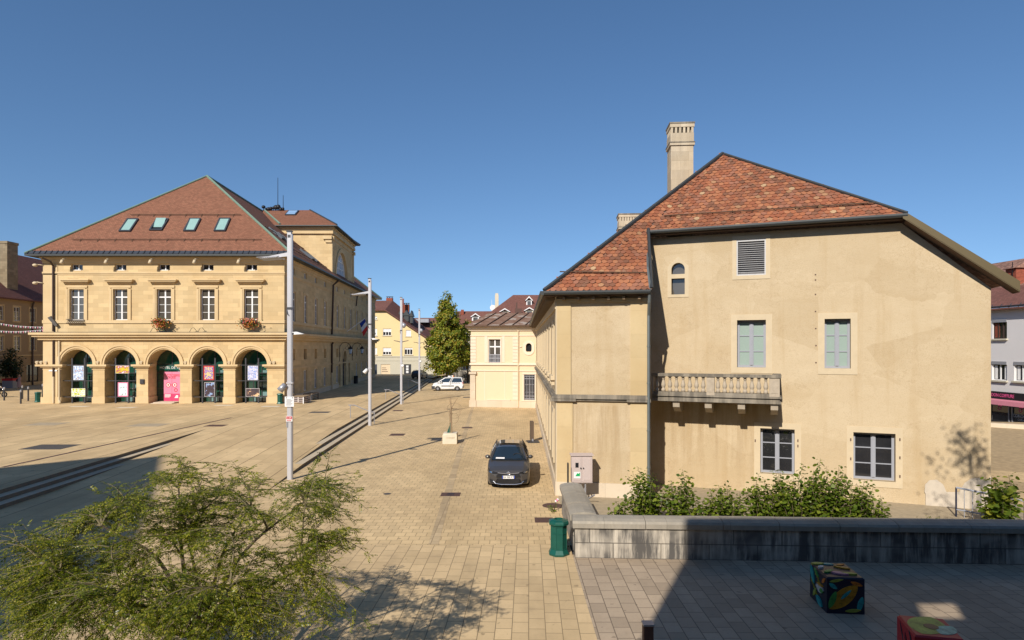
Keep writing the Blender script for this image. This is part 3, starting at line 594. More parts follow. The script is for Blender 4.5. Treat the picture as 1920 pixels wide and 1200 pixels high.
zq = zT + .62; e1, e2 = fE.P(-.85, zq, .85), fE.P(LT + .85, zq, .85); e0, e3 = e1 - V((14.5, 0, 0)), e2 - V((14.5, 0, 0)); rd = at(581, 394, fE.P(LT / 2, 0).y); rd0 = rd - V((9, 0, 0)); rd0.z = rd.z
m = MB(); m.face([e1, e2, rd]); m.face([e0, e1, rd, rd0]); m.face([e2, e3, rd0, rd]); r2 = mesh_obj('tower_roof', m, M['hall_roof'], hall)
m = MB(); lo = V((0, 0, -.12)); m.face([e0 + lo, e1 + lo, e1, e0]); m.face([e1 + lo, e2 + lo, e2, e1]); m.face([e3 + lo, e2 + lo, e1 + lo, e0 + lo]); m.tube([e1 + UP * .05, rd + UP * .05], .1, 5); m.tube([e2 + UP * .05, rd + UP * .05], .1, 5); mesh_obj('eaves_gutter', m, M['gutter'], r2)
nS = (e1 - e0).cross(rd - e0).normalized(); q = [hit(x, y, e0, nS) for x, y in ((534, 404), (554, 404), (561, 396), (541, 396))]; m = MB(); m.prism([p + nS * .02 for p in q], nS * .12); o = mesh_obj('skylight', m, M['zinc'], r2); c = sum(q, V()) / 4; m = MB(); m.prism([c + (p - c) * .8 + nS * .12 for p in q], nS * .04); mesh_obj('pane', m, M['pane_sky'], o)
m = MB(); m.tube([hit(497, 396, e0, nS) + nS * .1, hit(525, 421, e0, nS) + nS * .1], .14, 5); mesh_obj('copper_ridge', m, M['copper'], r2)
m = MB()                                            # downpipes
for s, d in ((2.0, .12),): m.tube([fA.P(.55, 14.2, .95), fA.P(1.0, 13.9, .5), fA.P(1.02, 13.5, .16), fA.P(1.02, 7.3, .16)], .1, 6); m.tube([fA.P(1.02, 6.45, .12), fA.P(1.02, 3.0, .12)], .09, 6)
m.tube([fB.P(19.6, 14.2, .9), fB.P(19.4, 13.6, .3), fB.P(19.4, 7.4, .14)], .13, 6); m.tube([fB.P(19.4, 6.4, .3), fB.P(19.4, 6.2, .14), fB.P(19.4, 2.6, .12)], .13, 6); m.tube([fB.P(36, 14.2, .9), fB.P(35.4, 13.4, .3), fB.P(35.4, 12, .14)], .1, 6)
mesh_obj('downpipe', m, M['brownpipe'], hall)
m = MB(); m.tube([fA.P(1.02, 3.0, .12), fA.P(1.02, .5, .12)], .09, 6); m.tube([fA.P(1.55, 6.4, .1), fA.P(1.55, .8, .1), fA.P(1.7, .5, .2)], .09, 6); m.tube([fB.P(19.4, 2.6, .12), fB.P(19.4, .5, .12)], .13, 6); mesh_obj('downpipe', m, M['surround'], hall)
m = MB(); m.band(fA, .55, 1.35 - .02, 3.5, 3.64, .06, .09); mesh_obj('wall_plaque', m, M['white'], hall)
c = AC[1] + 2.1; m = MB(); m.band(fA, c - .2, c + .2, 2.3, 2.75, 0, .1); m.band(fA, c - .14, c + .14, 2.36, 2.69, .1, .13); mesh_obj('letter_box', m, M['darkgrey'], hall)
# ------------------------------------------------------------------ the villa with the tiled hip roof (right)
WL, WR = V((1.76, 25.05, 0)), V((255 * 24.45 / F, 24.45, 0))
villa = thing('villa', 'buff roughcast house with mottled red scale tile roof, stone balcony and tall pale chimney', 'building', (5.8, 27.2, 0))
fW = Frame((5.78, 27.2, 0), (.9305, -.366, 0)); LW = 12.1
fG = Frame(WL, WR - WL); LG = (WR - WL).length
fI = Frame((2.3, 61.0, 0), WL - V((2.3, 61, 0))); LI = (WL - V((2.3, 61, 0))).length
fJ = Frame(WR, (.015, 1, 0))
M['tile'] = None
def tile_mat():
    t = NT('mottled_scale_tiles'); g = t.n('NewGeometry'); r = g.outputs['Random Per Island']; ob = t.coord('Object')
    col = t.ramp(r, [(0.0, (.20, .095, .065)), (.12, (.28, .105, .062)), (.34, (.34, .135, .075)), (.52, (.27, .115, .075)), (.68, (.375, .165, .095)), (.84, (.30, .14, .10)), (.955, (.38, .22, .135)), (.985, (.45, .32, .21))], 'CONSTANT')
    n = t.noise(ob, .55, 5); n2 = t.noise(ob, 16, 4); n3 = t.noise(ob, 2.5, 4)
    col = t.mix(1.0, col, (.96, .88, .74), 'MULTIPLY'); col = t.mix(t.ramp(n, [(.4, 0.0), (.7, .6)]), col, t.mix(1.0, col, (.58, .62, .62), 'MULTIPLY')); col = t.mix(t.ramp(n2, [(.55, 0.0), (.75, .4)]), col, (.12, .08, .055)); col = t.mix(t.ramp(n3, [(.6, 0.0), (.78, .35)]), col, (.30, .24, .16))
    return t.out(col, .85, 0, t.bump(n2, .3, .01), .25)
M['tile'] = tile_mat()
def hpx(px, py, d): return hit(px, py, fW.o + fW.n * d, fW.n)
E1, E2 = hpx(1213, 434, .5), hpx(1701, 401, .5); E2.z = E1.z
Lc, Rc = at(1020, 547, 24.62), at(1219, 543.5, 24.0); Rc.z = Lc.z
nP = (E2 - E1).cross(Rc - E1).normalized()
A = hit(1355, 290, E1, nP)
tris = [(Lc, Rc, E1), (Lc, E1, A), (E1, E2, A)]
def tri_tiles(mb, a, b, c, dz, tw):
    n = (b - a).cross(c - a).normalized(); n = n if n.z > 0 else -n
    hdir = UP.cross(n).normalized(); up = n.cross(hdir).normalized(); up = up if up.z > 0 else -up
    e = dz / up.z; P = sorted((a, b, c), key=lambda p: p.z); z0 = P[0].z; k0 = math.floor((z0 + .01) / dz); k = k0
    while k * dz < P[2].z:
        z = k * dz + dz * .5; xs = []
        for p, q in ((a, b), (b, c), (c, a)):
            if (p.z - z) * (q.z - z) < 0: xs.append(p + (q - p) * ((z - p.z) / (q.z - p.z)))
        k += 1
        if len(xs) != 2: continue
        s0, s1 = sorted(x.dot(hdir) for x in xs); base = xs[0] - hdir * xs[0].dot(hdir) - up * (e * .5)
        i = math.floor(s0 / tw) - 1
        while i * tw < s1:
            sc_ = (i + (.5 if k % 2 else 0)) * tw; i += 1
            if not (s0 - tw * .25 < sc_ < s1 + tw * .02): continue
            j = lambda r: random.uniform(-r, r); o = base + hdir * (sc_ + j(.008)) + up * j(.012); w2 = tw * .485; hgt = .036 + j(.009); tilt = j(.012)
            q = lambda s, t, lift=0: o + hdir * s + up * (t * e) + n * (hgt * (1 - t / 1.5) + lift + s / w2 * tilt)
            top = [q(-w2, 1.25), q(-w2, .38), q(-w2 * .55, .08), q(0, -.04), q(w2 * .55, .08), q(w2, .38), q(w2, 1.25)]; low = [p - n * .024 for p in top[1:6]]
            vs = top + low; mb.faces(vs, [(0, 1, 2, 3, 4, 5, 6)] + [(1 + g, 7 + g, 8 + g, 2 + g) for g in range(4)])
m = MB()
for a, b, c in tris: tri_tiles(m, a, b, c, .147, .215)
roof = mesh_obj('roof', m, M['tile'], villa)
m = MB(); bd = V((2.4, 30, 0)); Lb = Lc + V((.54, 36.2, 0)); Ab = A + bd
Vt, Vb = hpx(1913, 527, .62), hpx(1913, 548, .62); bv = V((.366, .9305, 0)) * 16
for t in tris: m.face([p - nP * .02 * (1 if nP.z > 0 else -1) for p in t] if (t[1] - t[0]).cross(t[2] - t[0]).z > 0 else [p - nP * .02 for p in t[::-1]])
m.face([A, Ab, Lb]); m.face([A, Lb, Lc]); m.face([A, E2, Vt]); m.face([A, Vt, Vt + bv]); m.face([A, Vt + bv, Ab]); mesh_obj('roof_deck', m, M['old_roof'], roof)
m = MB()                                            # dark ridge and verge metal
for a, b, r in ((Lc, A, .085), (A, E2, .06)): m.tube([a + UP * .06, b + UP * .06], r, 6)
m.tube([Rc + V((.06, 0, .08)), E1 + V((.05, -.05, .1))], .07, 6); m.tube([A + UP * .05, Ab + UP * .05], .09, 6); mesh_obj('ridge_flashing', m, M['gutter'], roof)
def gutter(a, b, r, mat='gutter', name='gutter'):
    m = MB(); d = (b - a).normalized(); sd = d.cross(UP).normalized(); prof = [(-1, .6), (-1, -.1), (-.7, -.75), (0, -1), (.7, -.75), (1, -.1), (1, .6)]
    m.prism([a + sd * r * x + UP * r * z for x, z in prof], b - a); return mesh_obj(name, m, M[mat], villa)
gutter(E1 + fW.n * .05 - UP * .03, E2 + fW.n * .05 - UP * .03, .09); gutter(Lc + V((0, -.06, -.04)), Rc + V((0, -.06, -.04)), .095); gutter(Lc + V((-.05, -.1, -.04)), Lb + V((-.05, 0, -.04)), .10)
# walls
sK = fW.px(1690, 420, 0)[0]; zK = E1.z - .22; zRR = fW.px(1858, 540, 0)[1]
def wp(px, py, d=0.0): return fW.px(px, py, d)
def rect(x0, y0, x1, y1): (a, t), (b, u) = wp(x0, (y0 + y1) / 2), wp(x1, (y0 + y1) / 2); c = (x0 + x1) / 2; return a, b, wp(c, y1)[1], wp(c, y0)[1]
W1, W2 = rect(1382, 600, 1436, 689), rect(1546, 599, 1595, 692); W3, W4 = rect(1425.5, 804, 1490, 889), rect(1600, 810, 1679, 901); LV = rect(1381, 449, 1436, 516); NI = rect(1259, 522, 1284, 552); NA = rect(1259, 495, 1284, 514)
W2 = (W2[0], W2[1], W1[2], W1[3]); W4 = (W4[0], W4[1], W3[2], W3[3])
niche = (NA[0] + .0, NA[1] - .0, NA[2], NA[3] - (NA[1] - NA[0]) / 2 + .05)
m = MB(); m.wall(fW, -.62, sK, 0, zK, [W1, W2, W3, W4, LV, NI, (*niche, 'arch')], .38); m.wall(fW, sK, LW, 0, zRR); m.face([fW.P(sK, zRR), fW.P(LW, zRR), fW.P(sK, zK)])
fX = Frame(fW.P(LW, 0), (.366, .9305, 0)); m.wall(fX, 0, 15, 0, zRR); mesh_obj('wall', m, M['stucco'], villa)
m = MB(); zS = 3.80; zT_ = Lc.z - .13
m.wall(fG, 0, LG, 0, zT_); m.wall(fJ, 0, 3.05, 0, zT_); mesh_obj('wing_wall', m, M['stucco'], villa)
m = MB()
for a, b in ((0, .62), (LG - .66, LG)): m.band(fG, a, b, .55, zS - .08, 0, .05); m.band(fG, a, b - (.07 if a == 0 else 0), zS + .16, zT_ - .27, 0, .05)
m.band(fG, -.03, LG + .02, zT_ - .27, zT_ - .12, 0, .09); mesh_obj('pilaster', m, M['ochre'], villa)
m = MB()
for d, z0, z1 in ((.10, zS - .08, zS), (.18, zS, zS + .10), (.10, zS + .10, zS + .16)): m.band(fG, -d, LG + .06, z0, z1, 0, d); m.band(fI, 0, LI, z0, z1, 0, d)
m.band(fG, -.24, .75, zS - .1, zS + .02, 0.0, .16); m.band(fG, LG - .8, LG + .1, zS - .1, zS + .02, 0, .16); mesh_obj('string_course', m, M['grey_stone'], villa)
m = MB(); m.band(fG, -.05, LG + .04, 0, .55, 0, .06); m.band(fI, 0, LI + .06, 0, .5, 0, .07); mesh_obj('plinth', m, M['plinth'], villa)
# long side wall seen at a grazing angle
hs = []; ss = [LI - 2.6 - 3.35 * i for i in range(9)]
for s in ss: hs += [(s - .55, s + .55, 4.6, 6.7), (s - .55, s + .55, .95, 3.0)]
m = MB(); m.wall(fI, 0, LI, 0, zT_, hs, .3); mesh_obj('side_wall', m, M['stucco'], villa)
m = MB()
m.band(fI, LI - .62, LI + .05, .5, zS - .08, 0, .05); m.band(fI, LI - .62, LI + .05, zS + .16, zT_, 0, .05)
for s in ss:
    for z0, z1 in ((4.6, 6.7), (.95, 3.0)): m.band(fI, s - .77, s - .55, z0, z1 + .22, 0, .05); m.band(fI, s + .55, s + .77, z0, z1 + .22, 0, .05); m.band(fI, s - .55, s + .55, z1, z1 + .22, 0, .05)
    m.band(fI, s - .8, s + .8, 4.42, 4.6, 0, .17); m.band(fI, s - .7, s - .5, 4.2, 4.42, 0, .13); m.band(fI, s + .5, s + .7, 4.2, 4.42, 0, .13)
m.band(fI, 0, LI, zT_ - .5, zT_ - .15, 0, .08); mesh_obj('side_stonework', m, M['surround'], villa)
for s in ss:
    for z0, z1 in ((4.6, 6.7), (.95, 3.0)): window(villa, fI, s - .55, s + .55, z0, z1, -.22, 2, (.33, .66), 'blind' if z0 > 4 else 'blind', 'pane_b')
# eaves: boarding, brackets
m = MB(); zb = Lc.z - .16
m.face([Lc + V((0, 0, -.14)), Rc + V((0, 0, -.14)), fG.P(LG, zb, -.05), fG.P(0, zb, -.05)][::-1]); m.face([Lb + V((0, 0, -.14)), Lc + V((0, 0, -.14)), fI.P(LI, zb, -.05), fI.P(0, zb, -.05)][::-1])
m.ob(E1 + UP * -.16 + fW.n * -.02, E2 - E1, UP * .12, fW.n * -.02); m.prism([E1 + UP * -.14, E2 + UP * -.14, E2 + UP * -.14 - fW.n * .6, E1 + UP * -.14 - fW.n * .6], UP * .03)
m.ob(Lc + UP * -.16, Rc - Lc, UP * .14, V((0, .02, 0)))
mesh_obj('soffit', m, M['soffit'], villa)
for i in range(6): m = MB(); s = .28 + i * (LG - .5) / 5.2; m.band(fG, s - .05, s + .05, zb - .15, zb - .03, .0, .34); mesh_obj('eaves_bracket', m, M['wood'], villa)
for i in range(60): m = MB(); s = LI - .4 - i * .6; m.band(fI, s - .06, s + .06, zb - .17, zb - .03, .0, .42); mesh_obj('eaves_bracket', m, M['wood'], villa)
# verge of the right slope
Wt = hpx(1701, 399, .62); Wb = hpx(1701, 414, .62); m = MB(); m.prism([Wt, Wb, Vb, Vt], -fW.n * .03); m.prism([Wt, hpx(1693, 402, .62), hpx(1693, 409, .62), Wb], -fW.n * .03); mesh_obj('bargeboard', m, M['barge'], villa)
m = MB(); m.prism([Wb + UP * .02, Vb + UP * .02, Vb + UP * .02 + bv * .05 - fW.n * .0, Wb + UP * .02 - fW.n * .62], UP * .02); m.face([Wb, Vb, Vb - fW.n * .7, Wb - fW.n * .7]); m.face([Vb, Vb - fW.n * .7, Vt - fW.n * .7, Vt])
mesh_obj('verge_soffit', m, M['soffit'], villa)
# openings
for w_, bl in ((W1, 1), (W2, 1), (W3, 0), (W4, 0)):
    a, b, z0, z1 = w_; o = window(villa, fW, a, b, z0, z1, -.30, 2, (.34, .67), 'bluegrey', 'blind' if bl else 'pane_dark', .09, .04, .16, trans=None)
    m = MB(); m.band(fW, (a + b) / 2 - .045, (a + b) / 2 + .045, z0 + .09, z1 - .09, -.24, -.215); mesh_obj('meeting_stile', m, M['bluegrey'], o)
    surround(villa, fW, a, b, z0, z1, .23, .02)
m = MB(); a, b, z0, z1 = LV
for i in range(16): z = z0 + .06 + (z1 - z0 - .1) * i / 16; m.prism([fW.P(a + .05, z, -.16), fW.P(a + .05, z + .015, -.16), fW.P(a + .05, z + .075, -.06), fW.P(a + .05, z + .06, -.06)][::-1], fW.u * (b - a - .1))
for x0, x1, q0, q1 in ((a, a + .05, z0, z1), (b - .05, b, z0, z1), (a + .05, b - .05, z0, z0 + .05), (a + .05, b - .05, z1 - .07, z1)): m.band(fW, x0, x1, q0, q1, -.17, .0)
o = mesh_obj('louvre_vent', m, plain('louvre_grey', (.50, .49, .48), .5), villa); m = MB(); m.band(fW, a, b, z0, z1, -.29, -.27); mesh_obj('backing', m, M['black'], o); surround(villa, fW, a, b, z0, z1, .16, .02)
m = MB(); a, b, z0, z1 = NI; m.band(fW, a, b, z0, z1, -.24, -.22); m.band(fW, a, b, NA[2], NA[3] + .2, -.24, -.22); mesh_obj('attic_window', m, M['pane_b'], villa)
na, nb = niche[0], niche[1]; m = MB(); m.band(fW, a - .16, a, z0 - .12, niche[3], 0, .02); m.band(fW, b, b + .16, z0 - .12, niche[3], 0, .02); m.band(fW, a, b, z0 - .12, z0, 0, .02); m.band(fW, a, b, z1, NA[2], 0, .022); cz = (a + b) / 2; r_ = (nb - na) / 2
AA = [(cz - r_ * math.cos(math.pi * k / 12), niche[3] + r_ * math.sin(math.pi * k / 12)) for k in range(13)]; TP = [(a - .16, niche[3]), (a - .16, niche[3] + .12), (cz, niche[3] + r_ + .26), (b + .16, niche[3] + .12), (b + .16, niche[3])]
m.prism([fW.P(s, z, .0) for s, z in AA] + [fW.P(s, z, .0) for s, z in TP[::-1]], fW.n * .02); mesh_obj('window_surround', m, M['surround'], villa)
m = MB()                                            # column of small drilled anchor plates
for i, (px, py) in enumerate(((1529, 515), (1529, 525), (1529, 552), (1529, 584), (1529.5, 616), (1530, 648), (1530, 680))): s, z = wp(px, py); m.band(fW, s - .025, s + .025, z - .025, z + .025, 0, .01)
for px, py in ((1416, 826), (1496, 826), (1496, 836), (1595, 824), (1687, 824), (1687, 858), (1687, 893), (1595, 860)): s, z = wp(px, py); m.band(fW, s - .02, s + .02, z - .05, z + .05, 0, .04)
mesh_obj('iron_pin', m, M['rust'], villa)
m = MB(); s0 = wp(1735, 930)[0]; P = [(s0, .0), (s0, .42)]
for px, py in ((1733, 922), (1734, 908), (1742, 900), (1756, 899), (1768, 908), (1774, 922), (1798, 922), (1808, 905), (1822, 896), (1838, 896), (1848, 902), (1857.5, 893)): P.append(wp(px, py))
P.append((LW, .0)); m.prism([fW.P(s, z, .031) for s, z in P], fW.n * .02); mesh_obj('plaster_patch', m, plain('white_lime_plaster', (.53, .46, .365), .9, var=.15, scale=3), villa)
# downpipe in the corner between wing and wall
c = fG.P(LG + .02, 0, .14); m = MB(); m.tube([Rc + V((-.02, .0, -.1)), Rc + V((-.02, .08, -.45)), c + UP * 7.0, c + UP * .1], .06, 8)
for z in (1.2, 2.6, 4.4, 5.8): m.cyl(c + UP * z, c + UP * (z + .06), .075)
p = E1 + fW.n * .02; m.tube([p + UP * -.08, p + UP * -.4 + fW.n * -.1, Rc + V((.02, .5, .9)), Rc + V((.02, .12, .15)), Rc + V((.02, 0, 0))], .05, 6); mesh_obj('downpipe', m, M['pipe'], villa)
# snow guards
m = MB()
def onP(px, py, up=.1): return hit(px, py, E1, nP) + nP * up * (1 if nP.z > 0 else -1)
m.tube([onP(1246, 408), onP(1640, 384)], .025, 5); nL = (Rc - Lc).cross(E1 - Lc).normalized(); nL = nL if nL.z > 0 else -nL
p, q = hit(1050, 513, Lc, nL) + nL * .1, hit(1216, 515, Lc, nL) + nL * .1; m.tube([p, q], .025, 5)
for i in range(5): c = p + (q - p) * (i + .5) / 5; m.tube([c - nL * .12, c], .02, 4)
for i in range(10): c = onP(1246, 408) + (onP(1640, 384) - onP(1246, 408)) * ((i + .5) / 10); m.tube([c - nP * .12 * (1 if nP.z > 0 else -1), c], .02, 4)
mesh_obj('snow_guard', m, M['soffit'], roof)
# chimneys
def chimney(x0, x1, ytop, Y, dep, zbot, cap_h, nslot, rz):
    k = Y / F; cx = ((x0 + x1) / 2 - CX) * k; w_ = (x1 - x0) * k; zt = H - (ytop - HY) * k; c = V((cx, Y + dep / 2, 0)); m = MB()
    m.box(c + UP * zbot, w_ * .9, dep * .9, zt - cap_h - zbot, rz); m.box(c + UP * (zt - cap_h), w_ * 1.0, dep, cap_h * .12, rz); m.box(c + UP * (zt - cap_h * .88), w_ * .94, dep * .94, cap_h * .45, rz)
    q = Quaternion(UP, rz)
    for i in range(nslot):
        for f in (-1, 1): m.box(c + q @ V((-w_ * .41 + w_ * .82 * i / (nslot - 1), f * dep * .41, 0)) + UP * (zt - cap_h * .43), w_ * .09, dep * .12, cap_h * .27, rz)
    for i in range(4):
        for f in (-1, 1): m.box(c + q @ V((f * w_ * .41, -dep * .3 + dep * .6 * i / 3, 0)) + UP * (zt - cap_h * .43), w_ * .12, dep * .09, cap_h * .27, rz)
    m.box(c + UP * (zt - cap_h * .16), w_ * .98, dep * .98, cap_h * .16, rz); o = mesh_obj('chimney', m, M['chim'], roof); m = MB(); m.box(c + UP * (zt + .001), w_ * 1.02, dep * 1.02, .07, rz); m.box(c + UP * (zt - cap_h * .885), w_ * 1.03, dep * 1.03, .05, rz); mesh_obj('chimney_cap', m, M['grey_stone'], o); m = MB(); m.box(c + UP * (zt - cap_h * .45), w_ * .6, dep * .6, cap_h * .3, rz); mesh_obj('flue', m, M['black'], o)
chimney(1258, 1304, 231, 31.0, 1.15, 10.5, 1.05, 6, R(-4)); chimney(1161, 1203, 402, 38, 1.2, 10.5, .85, 8, R(-4))
# balcony
dB = 1.42; sb0 = fW.px(1222, 740, dB)[0]; sb1 = fW.px(1462, 740, dB)[0]
zt0 = 3.66; balc = MB()
for d, z0, z1, e in ((dB + .05, zt0, zt0 + .10, .05), (dB, zt0 + .10, zt0 + .20, 0), (dB + .07, zt0 + .20, zt0 + .27, .07)): balc.band(fW, sb0, sb1 + e, z0, z1, 0, d)
balc = mesh_obj('balcony', balc, M['grey_stone'], villa); zr_ = 4.64
m = MB(); m.band(fW, sb0, sb1 + .06, zr_, zr_ + .12, dB - .28, dB + .03); m.band(fW, sb1 - .24, sb1 + .06, zr_, zr_ + .12, 0, dB - .28); m.band(fW, sb0, sb1, zt0 + .27, zt0 + .37, dB - .22, dB - .02); m.band(fW, sb1 - .2, sb1, zt0 + .27, zt0 + .37, 0, dB - .22); mesh_obj('handrail', m, M['grey_stone'], balc)
smid = fW.px(1332, 725, dB)[0]; zb_ = zt0 + .37
for s0, s1, dd in ((sb0, sb0 + .06, .22), (smid - .15, smid + .15, .24), (sb1 - .36, sb1 - .0, .34)): m = MB(); m.band(fW, s0, s1, zt0 + .27, zr_, dB - dd, dB - .005); m.band(fW, s0 + .05, s1 - .05, zb_ + .03, zr_ - .08, dB - .01, dB + .008); mesh_obj('pedestal', m, M['baluster'], balc)
hB = zr_ - zb_; prof = [(.085, 0), (.085, .16), (.06, .2), (.05, .24), (.08, .34), (.09, .42), (.075, .56), (.05, .72), (.042, .82), (.062, .84), (.062, .87), (.045, .89), (.05, .94), (.085, .96), (.085, 1.0)]
def balusters(pts):
    for p in pts: m = MB(); m.smooth = True; m.lathe(p, [(r, z * hB) for r, z in prof], 10); mesh_obj('baluster', m, M['baluster'], balc)
for x0, x1, n_ in ((sb0 + .06, smid - .15, 8), (smid + .15, sb1 - .36, 8)): balusters([fW.P(x0 + (x1 - x0) * (i + .5) / n_, zb_, dB - .12) for i in range(n_)])
balusters([fW.P(sb1 - .12, zb_, .15 + .26 * i) for i in range(4)])
for px in (1268, 1328, 1390, 1452): s = fW.px(px, 765, dB - .1)[0]; m = MB(); m.prism([fW.P(s - .13, zt0, 0), fW.P(s - .13, zt0 - .5, 0), fW.P(s - .13, zt0 - .46, dB * .6), fW.P(s - .13, zt0 - .24, dB - .1), fW.P(s - .13, zt0, dB - .04)], fW.u * .26); mesh_obj('corbel', m, M['baluster'], balc)
# pavilion at the far end of the villa
fP = Frame((-4.0, 62.3, 0), V((2.35, 61.0, 0)) - V((-4.0, 62.3, 0))); LP = (V((2.35, 61.0, 0)) - V((-4.0, 62.3, 0))).length; zP = 7.75
def pr(x0, y0, x1, y1): c = (x0 + x1) / 2; return fP.px(x0, 650)[0], fP.px(x1, 650)[0], fP.px(c, y1)[1], fP.px(c, y0)[1]
P1, P3 = pr(916.5, 636, 938.5, 680), pr(982.5, 702, 1003, 750); P2 = pr(986, 643.5, 997, 661); r2 = (P2[1] - P2[0]) / 2
m = MB(); m.wall(fP, 0, LP, 0, zP, [P1, P3, (P2[0], P2[1], P2[2] + r2 * .3, P2[3] - r2, 'arch')], .3); fQ = Frame((-3.4, 76, 0), V((-4.0, 62.3, 0)) - V((-3.4, 76, 0))); m.wall(fQ, 0, 13.7, 0, zP); mesh_obj('pavilion_wall', m, M['beige'], villa)
zs_ = fP.px(930, 683)[1]; zu = fP.px(930, 629)[1]; zl = fP.px(930, 695)[1]; zpl = fP.px(930, 751)[1]; sd = fP.px(972, 700)[0]
m = MB(); m.band(fP, -.12, LP, zs_ - .08, zs_ + .08, 0, .13); m.band(fP, -.08, LP, zs_ + .08, zs_ + .14, 0, .06); m.band(fP, -.02, LP, zl - .05, zl + .05, 0, .07); m.band(fP, -.05, LP, zu - .05, zu + .05, 0, .06); m.band(fP, -.2, LP, zP - .35, zP - .2, 0, .14); m.band(fP, -.35, LP, zP - .2, zP, 0, .26)
for q in range(2):                                  # quoins at the corner and at the division
    s0 = 0.0 if q == 0 else sd - .55
    for k in range(8): z = zs_ + .2 + k * (zu - zs_ - .3) / 8; m.band(fP, s0 - (.03 if q == 0 else 0), s0 + .52, z, z + (zu - zs_ - .3) / 8 - .03, 0, .05)
for k in range(7 ): z = zpl + .1 + k * (zl - zpl - .2) / 7; m.band(fP, sd - .55, sd - .03, z, z + (zl - zpl - .2) / 7 - .03, 0, .05)
for a, b in ((P1[0] - .42, P1[0] - .14), (P1[1] + .14, P1[1] + .42)): m.band(fP, a, b, zs_ + .2, zu - .06, 0, .03)
for a, b in ((1.35, 1.42), (P1[1] + .4, P1[1] + .47)): m.band(fP, a, b, zpl, zl - .05, 0, .02)
m.band(fP, P1[0] - .12, P1[1] + .12, P1[3], P1[3] + .12, 0, .06); m.band(fP, P1[0] - .12, P1[0], P1[2], P1[3], 0, .06); m.band(fP, P1[1], P1[1] + .12, P1[2], P1[3], 0, .06)
m.band(fP, P3[0] - .14, P3[1] + .14, P3[3], P3[3] + .2, 0, .09); m.band(fP, P3[0] - .14, P3[0], P3[2], P3[3], 0, .05); m.band(fP, P3[1], P3[1] + .1, P3[2], P3[3], 0, .05); m.band(fP, P3[0] - .2, LP, P3[2] - .1, P3[2], 0, .12); m.band(fP, 1.6, P1[1] + 1.0, zpl + .02, zpl + .1, 0, .1)
c_ = (P2[0] + P2[1]) / 2; m.archband(fP, c_, P2[3] - r2, r2, r2 + .26, 0, .06); m.band(fP, c_ - r2 - .26, c_ - r2, P2[2] + r2, P2[3] - r2, 0, .06); m.band(fP, c_ + r2, c_ + r2 + .26, P2[2] + r2, P2[3] - r2, 0, .06); m.archband(fP, c_, P2[2] + r2, r2, r2 + .26, 0, .06, 18, math.pi, 2 * math.pi)
for sg in (-1, 1): m.band(fP, c_ + sg * (r2 + .5) - .1, c_ + sg * (r2 + .5) + .1, P2[3] - r2 - .1, P2[3] - r2, 0, .08)
mesh_obj('pavilion_moulding', m, M['beige_l'], villa)
m = MB(); m.band(fP, -.06, LP, 0, zpl, 0, .08); m.band(fP, -.14, .55, 0, zpl + .0, .08, .16); m.band(fP, -.05, .47, zpl, zl - .35, 0, .14); m.band(fP, -.16, .6, zl - .35, zl - .12, 0, .24); mesh_obj('pavilion_plinth', m, M['plinth'], villa)
m = MB(); m.tube([fP.P(sd, zP, .12), fP.P(sd, .1, .12)], .06, 6); mesh_obj('downpipe', m, M['beige'], villa)
window(villa, fP, P1[0], P1[1], P1[2], P1[3], -.2, 2, (), pane='pane_b', trans=.68, mid=.12)
o = window(villa, fP, P3[0], P3[1], P3[2], P3[3], -.2, 2, (.3, .6), 'steel', 'pane_dark'); m = MB()
for k in range(7): s = P3[0] + (P3[1] - P3[0]) * (k + .5) / 7; m.cyl(fP.P(s, P3[2], -.05), fP.P(s, P3[3] - .1, -.05), .022, n=5)
for z in (.12, .35, 2.0, 2.25): m.band(fP, P3[0], P3[1], P3[2] + z, P3[2] + z + .05, -.08, -.04)
mesh_obj('window_grille', m, M['steel'], o)
m = MB(); m.band(fP, P2[0], P2[1], P2[2], P2[3], -.28, -.2); mesh_obj('oval_window', m, M['pane_dark'], villa)
m = MB()
for k in range(9): s = P1[0] + (P1[1] - P1[0]) * (k + .5) / 9; m.band(fP, s - .025, s + .025, P1[2] + .05, P1[2] + .75, -.04, -.0)
for z in (.02, .4, .75): m.band(fP, P1[0], P1[1], P1[2] + z, P1[2] + z + .06, -.05, .01)
mesh_obj('window_guard', m, M['steel'], villa)
f0, f1 = fP.P(-.45, zP + .1, .45), fP.P(LP + .6, zP + .1, .45); t0, t1 = at(916, 587, 68), at(1040, 587, 67); m = MB(); m.face([f0, f1, t1, t0]); m.face([f0 + V((.6, 15, 0)), f0, t0]); m.face([f0, f0 + UP * -.1, f1 + UP * -.1, f1]); m.face([f0 + UP * -.1, f1 + UP * -.1, f1 + V((0, 1, -.1)), f0 + V((0, 1, -.1))][::-1]); o = mesh_obj('pavilion_roof', m, M['lead_roof'], villa)
m = MB(); m.ob(f0 + V((0, -.02, -.1)), f1 - f0, UP * .14, V((0, -.1, 0)))
for k in range(6): a = f0 + (f1 - f0) * ((k + .7) / 6); b = t0 + (t1 - t0) * ((k + .7) / 6); m.tube([a + UP * .05, b + UP * .05], .05, 4)
mesh_obj('roof_seam', m, M['soffit'], o)

